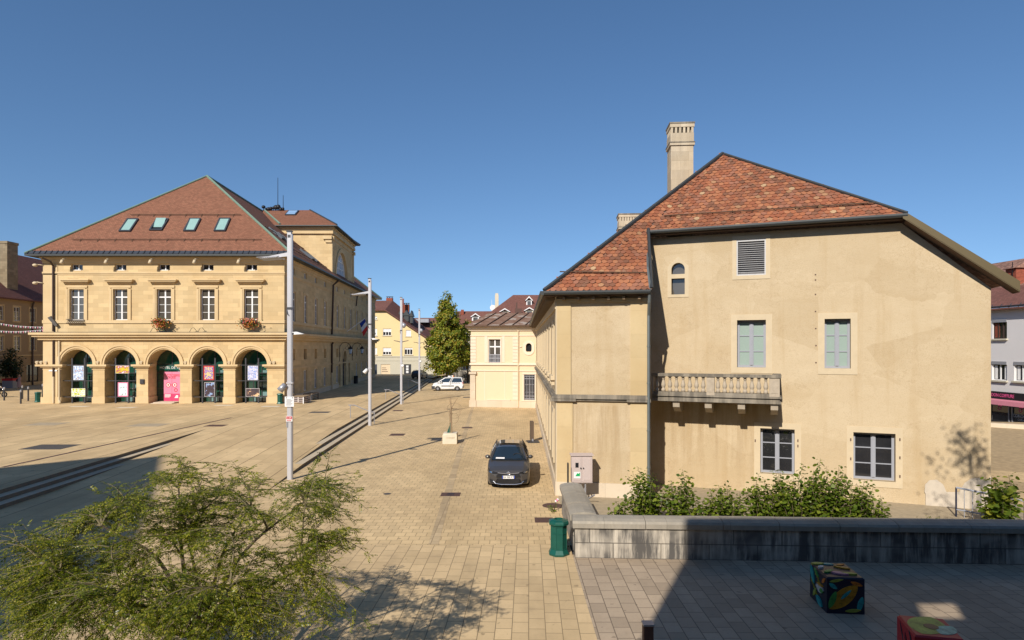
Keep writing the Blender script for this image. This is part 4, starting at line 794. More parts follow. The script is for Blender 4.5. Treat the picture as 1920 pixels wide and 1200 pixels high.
# ------------------------------------------------------------------ low wall round the yard
fL = Frame((1.74, 17.62, 0), (1, -.047, 0)); LL = 21.0
lw = thing('low_wall', 'low stained limestone wall with thick rounded coping round the yard of the buff house', 'wall', (1.74, 17.62, 0))
m = MB(); m.band(fL, 0, LL, 0, .84, -.62, 0); fL2 = Frame((1.74, 22.35, 0), (0, -1, 0)); m.band(fL2, 0, 4.1, 0, .84, -.62, 0); mesh_obj('wall', m, M['lowwall'], lw)
m = MB(); m.band(fL, -.02, LL, -.0, .04, 0, .02); pf = [(.07, .84), (.08, .97), (.04, 1.03), (-.12, 1.07), (-.35, 1.085), (-.55, 1.06), (-.68, 1.02), (-.71, .96), (-.70, .84)]
m = MB(); s = -.07
while s < LL:
    l_ = random.uniform(1.5, 2.2); j = random.uniform(-.006, .006); m.prism([fL.P(s, z + j, d) for d, z in pf], fL.u * (l_ - .014)); s += l_
s = 0.0
for l_ in (1.35, 1.5, 1.18): j = random.uniform(-.006, .006); m.prism([fL2.P(s, z + j, d) for d, z in pf], fL2.u * (l_ - .014)); s += l_
mesh_obj('coping', m, M['coping'], lw)
# ------------------------------------------------------------------ other buildings
fD = Frame((-66.6, 66, 0), (-.0537, 1, 0))          # house left of the hall, its front turned to the right
lh = thing('corner_house', 'shaded ochre house with brown tile roof and thick chimney at the left edge', 'building', fD.P(20, 0)); LD = 52
zd = 12.4; ws = [3 + 3.1 * i for i in range(15)]
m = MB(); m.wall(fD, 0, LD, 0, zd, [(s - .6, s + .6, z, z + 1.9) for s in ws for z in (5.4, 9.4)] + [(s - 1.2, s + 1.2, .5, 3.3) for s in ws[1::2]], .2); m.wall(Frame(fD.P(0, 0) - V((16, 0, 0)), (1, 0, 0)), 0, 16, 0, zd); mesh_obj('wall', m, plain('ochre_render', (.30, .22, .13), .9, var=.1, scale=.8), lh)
for s in ws:
    for z in (5.4, 9.4): window(lh, fD, s - .6, s + .6, z, z + 1.9, -.14, 2, (.33, .66), pane='pane_b'); surround(lh, fD, s - .6, s + .6, z, z + 1.9, .2, .03, 'ochre')
for s in ws[1::2]: m = MB(); m.band(fD, s - 1.2, s + 1.2, .5, 3.3, -.16, -.1); mesh_obj('shop_window', m, M['pane_dark'], lh)
m = MB(); m.band(fD, 0, LD, 4.6, 4.75, 0, .08); m.band(fD, 0, LD, .0, .9, 0, .05); mesh_obj('string_course', m, M['ochre'], lh)
a, b = fD.P(-1, zd, .6), fD.P(LD, zd, .6); rdg = V((-8.4, 0, 7.6)); m = MB(); m.face([a, b, b + rdg, a + rdg]); m.face([b + rdg, b + rdg * 2 - UP * 15.2, a + rdg * 2 - UP * 15.2, a + rdg]); m.face([a + rdg, a + rdg * 2 - UP * 15.2, a]); m.ob(a + UP * -.15, b - a, UP * .15, V((-.9, 0, 0))); r_ = mesh_obj('roof', m, M['brown_roof'], lh)
m = MB(); c = at(12, 530, 88); m.box(V((c.x - .2, 88, 12.5)), 2.1, 1.9, 7.4); m.box(V((c.x - .2, 88, 19.9)), 2.25, 2.05, .35); mesh_obj('chimney', m, stone('grey_chimney_blocks', (.25, .20, .13), .7, .35, .2, .5), r_)
m = MB(); s = 24.5; m.tube([fD.P(s, zd, .4), fD.P(s, 11.6, .15), fD.P(s, .4, .15)], .11, 6); mesh_obj('downpipe', m, M['brownpipe'], lh)
for px, nm, lab, mt in ((12, 'round_sign', 'blue round shop sign jutting from the shaded left house', M['blue']), (25, 'shop_sign', 'small white slanted sign jutting from the shaded left house', M['white'])):
    m = MB(); c = at(px, 654, 88.5); m.box(c + UP * -.5, .9 if px == 12 else .5, .12, .9, 0 if px == 12 else 0); m.cyl(c + V((-.9, 0, .3)), c + V((-.2, 0, .3)), .03); single(nm, m, mt, lab, 'shop sign', c, 'signs on the left house')

yh = thing('gabled_house', 'pale yellow gabled house with white roller shutters behind the lamp posts', 'building', (-24, 139, 0)); fY = Frame((-42, 139, 0), (1, 0, 0))
def yr(x0, y0, x1, y1): return fY.px(x0, 650)[0], fY.px(x1, 650)[0], fY.px(700, y1)[1], fY.px(700, y0)[1]
ya, yb, yc, yd = fY.px(723, 582), fY.px(835, 656), fY.px(715, 616.3), fY.px(775, 616.3); OW = [(718, 616, 733.5, 629, .5), (761, 619, 770.5, 630.5, .95), (718, 652, 733.5, 665, .6), (758.5, 652, 773.5, 665, .25), (697, 616, 707, 630, .9), (697, 652, 707, 665, .9), (697, 593, 707, 599, .6)]
zsplit = fY.px(700, 668)[1]; zg = ya[1]; SH = [yr(714, 683, 731.5, 701.6), yr(757.5, 683, 771, 701.6), yr(697, 683, 707, 701.6)]
OH = [yr(*q[:4]) for q in OW]; m = MB()
m.wall(fY, 0, yc[0], zsplit, ya[1], [h for h in OH if h[1] < yc[0]], .25); m.wall(fY, yc[0], yd[0], zsplit, yc[1], [h for h in OH if h[0] > yc[0]], .25); m.wall(fY, yd[0], yb[0], zsplit, yb[1])
m.face([fY.P(yc[0], yc[1]), fY.P(yd[0], yc[1]), fY.P(ya[0], zg), fY.P(yc[0], zg)]); m.face([fY.P(yd[0], yb[1]), fY.P(yb[0], yb[1]), fY.P(yd[0], yd[1])]); mesh_obj('wall', m, M['yellow'], yh)
m = MB(); m.wall(fY, 0, yb[0], -.1, zsplit, SH, .25); m.band(fY, 0, yb[0], zsplit - .15, zsplit + .08, 0, .1); m.band(fY, 0, yb[0], fY.px(700, 676)[1] - .06, fY.px(700, 676)[1] + .06, 0, .06); mesh_obj('ground_floor', m, M['putty'], yh)
for q in OW:
    a, b, z0, z1 = yr(*q[:4]); window(yh, fY, a, b, z0, z1, -.15, 3, (), 'white', 'pane_dark', .07, .04, .12, blind=q[4])
    m = MB(); m.band(fY, a - .15, b + .15, z0 - .14, z0, 0, .12); mesh_obj('sill', m, M['putty'], yh)
a, b, z0, z1 = SH[0]; m = MB(); m.band(fY, a, b, z0, z1, -.2, -.1); o = mesh_obj('shop_window', m, plain('cream_poster', (.70, .55, .36), .5), yh); m = MB()
for k in range(3): m.band(fY, a + .2, b - .5 - .2 * k, z0 + .5 + .4 * k, z0 + .62 + .4 * k, -.1, -.09)
mesh_obj('poster_print', m, M['rust'], o)
a, b, z0, z1 = SH[1]; m = MB(); m.band(fY, a, b, z0, z1, -.2, -.12); m.band(fY, a + .35, b - .45, z0 + .1, z1 - .3, -.12, -.08); o = mesh_obj('door', m, M['darkgrey'], yh); m = MB()
for k in range(3): m.band(fY, a + .45, b - .6, z0 + .25 + .6 * k, z0 + .7 + .6 * k, -.08, -.06)
mesh_obj('door_panel', m, M['white'], o)
zo = .6; e0, e1, e2 = fY.P(-2, zg + .1, zo), fY.P(ya[0], zg + .15, zo), fY.P(yb[0] + 1.0, yb[1] - .55, zo); bk = V((0, 14, 0)); pk = V((0, 9, 2.6))
m = MB(); m.face([e0, e1, e1 + pk, e0 + pk]); m.face([e1, e2, e2 + bk, e1 + pk]); m.face([e1, e1 + UP * -.25, e2 + UP * -.25, e2][::-1]); m.face([e1 + UP * -.25, e2 + UP * -.25, e2 + UP * -.25 + V((0, .6, 0)), e1 + UP * -.25 + V((0, .6, 0))]); m.face([e0, e0 + UP * -.25, e1 + UP * -.25, e1][::-1]); yroof = mesh_obj('roof', m, M['brown_roof'], yh)
for x0, x1, y0, y1, Y, cap in ((725, 736.5, 559, 580, 148, 1), (752.5, 757, 560, 585, 145, 0), (757.5, 767.5, 571, 592, 147, 1)):
    k = Y / F; m = MB(); c = V((((x0 + x1) / 2 - CX) * k, Y, H - (y1 + 8 - HY) * k)); w_ = (x1 - x0) * k; h_ = (y1 - y0 + 8) * k; m.box(c, w_, w_ * .8, h_); o = mesh_obj('chimney', m, M['brick'], yroof)
    if cap: m = MB(); [m.box(c + V((sx_ * w_ * .4, 0, h_)), .1, .4, .25) for sx_ in (-1, 0, 1)]; m.box(c + UP * (h_ + .25), w_ * 1.05, w_ * .8, .1); mesh_obj('chimney_cap', m, M['darkgrey'], o)
for x0, x1, y0, y1 in ((747, 757, 586, 600), (757, 768, 586, 603), (769, 775, 587, 606)):
    k = 144 / F; m = MB(); c = at((x0 + x1) / 2, y1, 144); w_ = (x1 - x0) * k; h_ = (y1 - y0) * k; m.box(c, w_ * .85, 1.5, h_ * .7); m.prism([c + V((-w_ * .6, -.9, h_ * .65)), c + V((w_ * .6, -.9, h_ * .65)), c + V((0, -.9, h_ * 1.25))], V((0, 2.6, 0))); mesh_obj('dormer', m, M['gutter'], yroof)

def house(name, label, Y, x0, x1, yr_, ye, yb_, wallm, roofm, rin0=.15, rin1=.15, dep=10, pitch_back=6, group=None):
    k = Y / F; X0, X1 = (x0 - CX) * k, (x1 - CX) * k; ze = H - (ye - HY) * k; zr2 = H - (yr_ - HY) * (Y + pitch_back) / F
    t = thing(name, label, 'building', ((X0 + X1) / 2, Y, 0), group=group); fr = Frame((X0, Y, 0), (1, 0, 0)); L = X1 - X0; n_ = max(2, int(L / 2.6)); hs = [((i + .5) * L / n_ - .5, (i + .5) * L / n_ + .5, z, z + 1.5) for i in range(n_) for z in ([z_ for z_ in (1.2, 4.2, 7.2) if z_ + 1.8 < ze])]
    m = MB(); m.wall(fr, 0, L, 0, ze, hs, .2); m.wall(Frame((X1, Y, 0), (0, 1, 0)), 0, dep, 0, ze); m.wall(Frame((X0, Y + dep, 0), (0, -1, 0)), 0, dep, 0, ze); mesh_obj('wall', m, wallm, t)
    for h in hs: window(t, fr, *h, -.12, 2, (.5,), pane='pane_b')
    a, b = fr.P(-.5, ze, .5), fr.P(L + .5, ze, .5); kk = (Y + pitch_back) / Y; w_ = b.x - a.x; p, q = V((a.x * kk + w_ * rin0, Y + pitch_back, zr2)), V((b.x * kk - w_ * rin1, Y + pitch_back, zr2)); a2, b2 = V((a.x, Y + 2 * pitch_back, ze)), V((b.x, Y + 2 * pitch_back, ze))
    m = MB(); m.face([a, b, q, p]); m.face([b, b2, q]); m.face([b2, a2, p, q]); m.face([a2, a, p]); m.ob(a + UP * -.2, b - a, UP * .2, V((0, .6, 0))); return t, mesh_obj('roof', m, roofm, t)
def dormer(par, px, py, Y, w_, h_, mw, depth=3.0):
    c = at(px, py, Y); m = MB(); m.box(c + V((0, depth / 2, 0)), w_, depth, h_); o = mesh_obj('dormer', m, mw, par); m = MB(); f = V((0, -.25, 0))
    m.prism([c + f + V((-w_ * .72, 0, h_ * .85)), c + f + V((0, 0, h_ * 1.45)), c + f + V((w_ * .72, 0, h_ * .85)), c + f + V((w_ * .58, 0, h_ * .82)), c + f + V((0, 0, h_ * 1.25)), c + f + V((-w_ * .58, 0, h_ * .82))], V((0, .3, 0))); mesh_obj('dormer_trim', m, M['white'], o)
    m = MB(); m.prism([c + V((-w_ * .7, 0, h_ * .84)), c + V((w_ * .7, 0, h_ * .84)), c + V((0, 0, h_ * 1.4))], V((0, depth, 0))); mesh_obj('dormer_roof', m, M['brown_roof'], o); m = MB(); m.box(c + V((0, -.01, h_ * .12)), w_ * .62, .06, h_ * .66); mesh_obj('pane', m, M['pane_b'], o)
t, r_ = house('hipped_house', 'house with broad brown hip roof and white dormers behind the beige pavilion', 105, 896, 1080, 553, 607, 720, M['putty'], M['brown_roof'], .40, .2, 12, 9)
for px, py in ((946.5, 594), (992.5, 592)): dormer(r_, px, py, 108, 1.35, 1.0, M['putty'])
dormer(r_, 992, 575, 110.5, .95, 1.25, M['white'])
m = MB(); c = at(931.5, 590, 111); m.box(c, .62, .6, 3.4); m.box(c + UP * 3.4, .5, .5, .3); mesh_obj('chimney', m, M['concrete'], r_); m = MB(); c = at(972, 590, 106); m.box(c, 1.1, .7, 1.0); m.box(c + V((-.3, 0, 1.0)), .25, .3, 1.0); mesh_obj('chimney', m, M['rust'], r_)
t, r_ = house('long_house', 'long brown roofed house with one white dormer, right of the tall pointed tree', 132, 858, 945, 583.5, 617, 710, M['putty'], M['brown_roof'], .02, .0, 10, 5)
dormer(r_, 891.5, 604, 134, 1.5, 1.3, M['white'])
m = MB(); c = at(867, 586, 136); m.box(c + UP * -.5, .6, .5, 1.1); mesh_obj('chimney', m, M['brick'], r_)
m = MB(); c = at(924, 577, 120)
m.archband(Frame(c, (1, 0, 0)), 0, 0, .0, .55, -.1, .02, 14, 0, 2 * math.pi); m.tube([c, c + V((.3, .3, -.2)), c + V((.6, 2, -1))], .05, 5); m.tube([c + V((-.2, 0, 1.5)), c + V((-.2, 0, -2))], .03, 4)
single('satellite_dish', m, M['white'], 'white satellite dish beside the pale chimney above the beige pavilion', 'satellite dish', c)
t, r_ = house('low_house', 'low dark roofed house peeping out between the yellow gable and the pointed tree', 160, 775, 850, 596, 625, 700, M['putty'], M['brown_roof'], .05, .05, 10, 6)
m = MB(); m.box(at(792, 605, 162), 3.6, 3.5, .9); mesh_obj('roof_light', m, M['steel'], r_)
m = MB(); k = 112 / F; m.box(V((-7.6, 112, 0)), 7.0, .5, 1.6); m.box(V((-7.6, 112, 1.6)), 7.1, .6, .12); single('garden_wall', m, M['lowwall'], 'grey garden wall in shade behind the white van', 'wall', (-7.6, 112, 0))

# shop house at the right edge, its front turned to the left
fR = Frame((37.0, 50.0, 0), (.05, -1, 0)); sh = thing('shop_house', 'lilac grey house with pink lettered hairdresser shop at the right edge', 'building', fR.P(2, 0))
def rr(x0, y0, x1, y1): return fR.px(x0, 650)[0], fR.px(x1, 650)[0], fR.px((x0 + x1) / 2, y1)[1], fR.px((x0 + x1) / 2, y0)[1]
RW = [rr(1861, 599, 1888, 635), rr(1860, 678, 1888, 713), rr(1901.5, 679, 1930, 715)]; z_s = fR.px(1890, 733)[1]; zE_ = 8.75
m = MB(); m.wall(fR, -12, 14, z_s, zE_, RW, .22); m.wall(fR, -12, 14, -.1, z_s, [(.2, 6.5, .0, z_s - .1)], .3); m.wall(Frame(fR.P(14, 0), (1, .05, 0)), 0, 10, -.1, zE_); mesh_obj('wall', m, M['lilac'], sh)
for i, q in enumerate(RW):
    o = window(sh, fR, *q, -.15, 3 if i == 0 else 2, (), 'brownpipe' if i == 0 else 'white', 'pane_dark', .06, .04, .1)
    m = MB(); m.band(fR, q[0] - .1, q[1] + .1, q[2] - .12, q[2], 0, .16); mesh_obj('sill', m, M['putty'], sh); m = MB(); m.band(fR, q[0], q[1], q[3] - .22, q[3] + .02, -.1, .05); mesh_obj('shutter_box', m, M['steel'], sh)
m = MB()
for k in (0, 1): q = RW[0]; m.band(fR, q[0] + .08 + k * .0, q[0] + .55, q[2] + .1, q[3] - .3, -.139, -.13)
mesh_obj('curtain', m, plain('terracotta_curtain', (.42, .12, .07), .9), sh); m = MB()
for q in RW[1:]: m.band(fR, q[0] + .15, q[0] + .4, q[2] + .1, q[3] - .3, -.139, -.13); m.band(fR, q[1] - .35, q[1] - .12, q[2] + .1, q[3] - .3, -.139, -.13)
mesh_obj('curtain', m, M['white'], sh)
z1_ = fR.px(1890, 736)[1]; z0_ = fR.px(1890, 749)[1]; m = MB(); m.band(fR, .1, 7, z0_, z1_, .02, .14); o = mesh_obj('shop_sign', m, M['black'], sh); pinkl = plain('bright_pink_lettering', (.75, .10, .28), .5); text('shop_lettering', 'COKOON COIFFURE', .36, fR.P(1.45, (z0_ + z1_) / 2, .145), fR.u, pinkl, o, sx=.82)
m = MB(); m.prism([fR.P(.1, z0_ - .02, .14), fR.P(.1, z0_ - .1, .55), fR.P(.1, z0_ - .42, .6), fR.P(.1, z0_ - .1, .16)], fR.u * 6.8); o = mesh_obj('awning', m, plain('pink_awning', (.55, .20, .25), .8), sh)
m = MB(); m.band(fR, .2, 6.5, .0, z_s - .1, -.25, -.2); m.band(fR, .2, 6.5, 0, .18, -.2, -.1)
o = mesh_obj('shop_window', m, M['pane_dark'], sh); m = MB()
for s in (.2, 2.0, 2.3, 4.4): m.band(fR, s, s + .07, 0, z_s - .1, -.2, -.12)
mesh_obj('shop_window_frame', m, M['steel'], o); text('window_lettering', 'COKOON', .34, fR.P(3.05, .72, -.19), fR.u, M['white'], o, sx=.9); text('window_lettering', 'Coiffure', .2, fR.P(3.1, .45, -.19), fR.u, M['white'], o); text('window_lettering', 'COKOON', .34, fR.P(1.15, .72, -.19), fR.u, M['rust'], o, sx=.9)
for c_ in (3.0, 1.1): m = MB(); m.archband(fR, c_, 1.15, .1, .16, -.2, -.19, 12, 0, 2 * math.pi); m.archband(fR, c_ + .12, 1.3, .06, .11, -.2, -.19, 10, 0, 2 * math.pi); m.archband(fR, c_ - .05, 1.42, .05, .09, -.2, -.19, 10, 0, 2 * math.pi); mesh_obj('window_emblem', m, pinkl, o)
a, b = fR.P(-12, zE_, .5), fR.P(14, zE_, .5); up_ = V((4.2, .2, 2.0)); m = MB(); m.face([a, b, b + up_, a + up_]); m.ob(a + UP * -.14, b - a, UP * .13, V((.5, 0, 0))); r_ = mesh_obj('roof', m, M['brown_roof'], sh); m = MB(); m.face([a + up_, b + up_, b + up_ * 2.6, a + up_ * 2.6]); mesh_obj('upper_roof', m, M['old_roof'], r_)
m = MB(); m.tube([a + UP * .1, b + UP * .1], .06, 5)
for k in range(30): c = a + (b - a) * (k / 30); m.tube([c, c + V((.25, 0, .28))], .03, 4)
mesh_obj('snow_guard', m, M['darkgrey'], r_)
c = at(1908, 520, 52); m = MB(); m.box(c + UP * -1.5, 1.1, 1.1, 2.2); o = mesh_obj('chimney', m, M['brick'], r_); m = MB(); m.prism([c + V((-.75, -.7, .7)), c + V((.75, -.7, .7)), c + V((0, -.7, 1.15))], V((0, 1.4, 0))); mesh_obj('chimney_cap', m, M['old_roof'], o); m = MB(); m.tube([c + V((-.65, -.3, -1)), c + V((-.65, -.3, 1.2))], .03, 4); mesh_obj('aerial', m, M['black'], o)
m = MB(); m.face([(19, 31, -.02), (45, 20, -.02), (37, 44.5, .55), (27, 47, .5)]); m.face([(15, 30, .003), (40, 12, .003), (45, 20, -.02), (19, 31, -.02)]); bank = struct('bank', m, plain('dry_rubble_bank', (.40, .29, .16), .95, var=.55, scale=3.5, bump=1.0))
m = MB(); m.prism([(30, 44.3, .3), (38, 38.6, .3), (38, 39.1, .3), (30, 44.8, .3)], UP * .42); single('kerb_wall', m, M['plinth'], 'pale stone coping below the hairdresser shop', 'wall', (33, 42, .3))

# houses behind the viewer: not in the picture, but shaped to throw the shade over the near paving
def shade_house(name, label, pts, Y0, Y1, mat):
    m = MB(); m.prism([(x, Y0, z) for x, z in pts], V((0, Y1 - Y0, 0))); return single(name, m, mat, label, 'building', (pts[0][0], Y0, 0))
def cs(X, Yg, Y0=-1.0, zg=0.0): t = (Yg - Y0) / (.912); return X - .41 * t, zg + t * math.tan(R(SUN_EL)) * V((.41, .912)).length
def poly(pts): return [cs(*p) for p in pts]
shade_house('unseen_stepped_house', 'tall unseen stepped house behind the viewer whose shade lies over the left square', [(-75, 0)] + [(-75, cs(-22.7, 28.4, -1, ZP)[1])] + [cs(-22.7, 28.4, -1, ZP), cs(-17.9, 33.3), cs(-10.3, 17.2), cs(-10.0, 10.0), cs(-4.0, 10.0), (cs(-3.75, 12.7)[0], 0)], -1.0, -9, M['shade_wall'])
pr_ = [cs(2.62, 12.7), cs(4.38, 17.0)]; xw = -3.6
m = MB(); zt_ = cs(0, 19.1)[1]; fZ = Frame((40, -1.0, 0), (-1, 0, 0)); h0 = cs(9.15, 14.8); h1 = cs(9.55, 13.7)  # opening added in the unseen wall to put a sun patch on the paving
m.wall(fZ, 0, 40 - xw, 0, zt_, [(40 - max(h0[0], h1[0]) - .1, 40 - min(h0[0], h1[0]) - .02, h1[1], h0[1])], .35); m.wall(Frame((xw, -1.0, 0), (0, -1, 0)), 0, .35, 0, zt_); m.wall(Frame((xw, -1.35, 0), (1, 0, 0)), 0, 40 - xw, 0, zt_, [(min(h0[0], h1[0]) + .02 - xw, max(h0[0], h1[0]) + .1 - xw, h1[1], h0[1])], .0)
single('unseen_house_wall', m, M['shade_wall'], 'tall unseen house wall behind the viewer whose shade covers the low wall, holed for a sun patch', 'building', (xw, -1, 0))
# ------------------------------------------------------------------ lamp posts, handrails, bins, bollards
def lamp_post(px, py, kind, label):
    c = gp(px, py); t = thing('lamp_post', label, 'lamp post', c, group='tall grey lamp posts along the steps'); P = lambda x, y, z: c + V((x, y, z)); hp = 10.85
    m = MB(); m.ob(P(-.085, -.07, 0), V((.17, 0, 0)), V((0, .14, 0)), UP * hp); mesh_obj('pole', m, M['lightsteel'], t)
    m = MB(); m.ob(P(.088, -.05, 0), V((.045, 0, 0)), V((0, .12, 0)), UP * (hp - .1)); mesh_obj('pole_rail', m, M['steel'], t)
    m = MB(); m.ob(P(-.12, -.1, hp), V((.24, 0, 0)), V((0, .2, 0)), UP * .05); m.ob(P(-.06, -.06, hp - .25), V((.12, 0, 0)), V((0, -.02, 0)), UP * .12); mesh_obj('pole_cap', m, M['darkgrey'], t)
    m = MB(); m.ob(P(-.1, -.085, 7.45), V((.23, 0, 0)), V((0, .17, 0)), UP * .1); m.tube([P(-.1, -.1, 7.45), P(-.06, -.12, 7.25), P(-.0, -.1, 7.2)], .02, 4); mesh_obj('collar', m, M['darkgrey'], t)
    m = MB(); m.ob(P(-.115, -.1, 4.2), V((.28, 0, 0)), V((0, .2, 0)), UP * .07); mesh_obj('collar', m, M['lightsteel'], t)
    if kind < 2:
        m = MB(); m.prism([P(-.085, -.05, 9.95), P(-.085, -.05, 9.78), P(-1.32, -.05, 9.66), P(-1.32, -.05, 9.7)], V((0, .1, 0))); mesh_obj('lamp_arm', m, M['lightsteel'], t)
        m = MB()
        for i in range(9):
            for j in range(3): m.ob(P(-1.25 + i * .095, -.35 + j * .24, 9.655 + i * .006), V((.07, 0, 0)), V((0, .2, -.03)), UP * .015)
        m.ob(P(-1.3, -.4, 9.68), V((.95, 0, .06)), V((0, .04, 0)), UP * .02); m.ob(P(-1.3, .35, 9.65), V((.95, 0, .06)), V((0, .04, 0)), UP * .02); m.ob(P(-.42, -.42, 9.72), V((.05, 0, 0)), V((0, .82, -.03)), UP * .02); mesh_obj('lamp_reflector', m, M['steel'], t)
        m = MB(); m.prism([P(.13, -.06, 6.46), P(.2, -.06, 6.35), P(.62, -.06, 6.38), P(.3, -.06, 6.48)], V((0, .2, 0))); mesh_obj('lamp_head', m, M['white'], t); m = MB(); m.ball(P(.17, -.02, 6.4), .06, n=8); mesh_obj('camera', m, M['black'], t)
        m = MB(); m.smooth = True; m.cyl(P(-.15, -.12, 4.18), P(-.36, -.2, 3.9), .11, .15, 12); mesh_obj('spotlight', m, M['steel'] if kind == 0 else M['white'], t)
    else:
        m = MB()
        for sg in (-1, 1): m.prism([P(sg * .08, -.04, 6.36), P(sg * .35, -.04, 6.44), P(sg * .75, -.04, 6.50), P(sg * .72, -.04, 6.44), P(sg * .3, -.04, 6.36), P(sg * .08, -.04, 6.28)], V((0, .2, 0)))
        mesh_obj('lamp_head', m, M['darkgrey'], t); m = MB(); m.ball(P(.3, -.1, 8.0), .22, .22, .26); m.cyl(P(.05, 0, 8.25), P(.3, -.1, 8.25), .04, n=5); mesh_obj('spotlight', m, M['steel'], t); m = MB(); m.ball(P(.2, -.15, 3.9), .16); mesh_obj('spotlight', m, M['white'], t)
    m = MB(); m.ob(P(-.11, -.095, .55 if kind else 2.3), V((.06, 0, 0)), V((0, .05, 0)), UP * .3); mesh_obj('service_hatch', m, M['steel'], t)
    return t, c
t1, c1 = lamp_post(543, 899, 0, 'nearest tall lamp post, with a white notice and a red sign on it'); lamp_post(693, 798, 1, 'second tall lamp post, beside the corner of the arcaded hall'); lamp_post(752, 758, 2, 'third tall lamp post, in front of the yellow gable'); lamp_post(786, 733, 2, 'farthest tall lamp post, just left of the pointed tree')
m = MB(); q = c1 + V((-.17, -.1, 3.2)); m.ob(q, V((.40, 0, .0)), V((0, -.02, 0)), UP * .44); s_ = single('notice', m, M['white'], 'white printed notice fixed on the nearest lamp post', 'notice', q)
for i in range(7): m = MB(); pass
m = MB()
for i in range(7): m.ob(q + V((.07, -.021, .06 + i * .042)), V((.2 + .07 * ((i * 7) % 3) / 2, 0, 0)), V((0, -.003, 0)), UP * .012)
for x in (.06, .32): m.ob(q + V((x, -.021, .37)), V((.04, 0, 0)), V((0, -.004, 0)), UP * .04)
p_ = mesh_obj('print', m, M['darkgrey'], None, q); p_.parent = s_
q = c1 + V((-.12, -.09, 2.55)); m = MB(); m.ob(q, V((.28, 0, 0)), V((0, -.015, 0)), UP * .24); s_ = single('red_sign', m, M['white'], 'small red and white sign low on the nearest lamp post', 'sign', q); m = MB(); m.ob(q + V((.015, -.016, .1)), V((.25, 0, 0)), V((0, -.003, 0)), UP * .125); p_ = mesh_obj('print', m, M['red'], None, q); p_.parent = s_
x_ = text('sign_lettering', 'CAR', .10, V((.14, -.022, .16)), V((1, 0, 0)), M['white'], s_); x_.location = (.14, -.022, .16)
m = MB(); m.ob(q + V((.03, -.016, .03)), V((.2, 0, 0)), V((0, -.003, 0)), UP * .03); p_ = mesh_obj('print', m, M['red'], None, q); p_.parent = s_

def handrail(Y, label):
    x0, x1 = sx(Y, XR) - 1.3, sx(Y, XR) + .5; c = V((x1, Y, 0)); t = thing('handrail', label, 'handrail', c, group='steel handrails on the steps'); m = MB(); zu_, zl_ = ZP + .98, .88
    for dy in (-.0,): m.tube([V((x0 - .15, Y + dy, zu_)), V((x0 + .3, Y + dy, zu_)), V((x1 - .3, Y + dy, zl_ + .05)), V((x1 + .02, Y + dy, zl_))], .035, 6); m.tube([V((x0 - .15, Y + .12, zu_ - .03)), V((x0 + .3, Y + .12, zu_ - .03)), V((x1 - .3, Y + .12, zl_ + .02)), V((x1 + .02, Y + .12, zl_ - .03))], .03, 6)
    mesh_obj('rail', m, M['steel'], t)
    for x, z0, z1 in ((x0, ZP, zu_), (x1, 0, zl_)): m = MB(); m.cyl(V((x, Y, z0)), V((x, Y, z1)), .028, n=6); m.ob(V((x - .05, Y - .05, z1 - .08)), V((.1, 0, 0)), V((0, .2, 0)), UP * .05); mesh_obj('post', m, M['steel'], t)
handrail(48.3, 'steel handrail by the second lamp post, nearest on the steps'); handrail(65.8, 'steel handrail by the third lamp post'); handrail(85.4, 'steel handrail by the farthest lamp post')

def litter_bin(c, label, s=1.0):
    t = thing('litter_bin', label, 'litter bin', c, group='green litter bins'); k = .285 * s; a = R(22.5); h = 1.0 * s
    m = MB(); m.lathe(c, [(k * 1.02, 0), (k * 1.05, .05 * s), (k * .86, .15 * s), (k * .80, .17 * s), (k * .80, .80 * s), (k * .80, .81 * s)], 8, a)
    for z in (.17, .60, .79): m.lathe(c, [(k * .80, z * s), (k * .845, z * s), (k * .845, (z + .022) * s), (k * .80, (z + .022) * s)], 8, a)
    for i in range(8): an = a + i * R(45); q = c + V((math.cos(an), math.sin(an), 0)) * k * .80; m.cyl(q + UP * .17 * s, q + UP * .80 * s, .012 * s, n=5)
    mesh_obj('body', m, M['green'], t)
    m = MB(); m.lathe(c, [(k * .82, .82 * s), (k * 1.02, .85 * s), (k * 1.04, .90 * s), (k * .98, .95 * s), (k * .62, .985 * s), (k * .44, .99 * s), (k * .42, .93 * s)], 8, a); o = mesh_obj('lid', m, M['green'], t); m = MB(); m.lathe(c, [(k * .43, .925 * s), (.0, .93 * s)], 12); mesh_obj('opening', m, M['black'], o); return t
litter_bin(V((1.31, 17.95, 0)), 'bottle green octagonal litter bin against the end of the low wall'); litter_bin(gp(71, 754, ZP), 'small green litter bin beside the left corner of the hall'); litter_bin(gp(525, 757, ZP), 'small green litter bin at the right corner pier, behind the nearest lamp post')
m = MB(); c = fB.P(33.2, .45, .5); m.cyl(c, c + UP * 1.0, .3, .32, 10); m.cyl(c + UP * 1.0, c + UP * 1.15, .34, .28, 10); single('litter_bin', m, M['black'], 'black bin against the shaded side of the hall', 'litter bin', c, 'dark bins')
c = gp(1041, 958); m = MB(); m.tube([c + V((-.02, 0, 0)), c + V((-.03, 0, .2)), c + V((.02, 0, .34))], .018, 5); t = single('standpipe', m, M['rust'], 'small bent pipe with a can wedged on top behind the green bin', 'pipe', c)
m = MB(); m.smooth = True; m.cyl(V((.0, 0, .32)), V((.12, .02, .42)), .045, n=10); o = mesh_obj('can', m, M['white'], t, V((0, 0, 0))); m = MB(); m.smooth = True; m.cyl(V((.04, .006, .352)), V((.09, .015, .395)), .047, n=10); mesh_obj('can_label', m, M['pink'], o, V((0, 0, 0)))
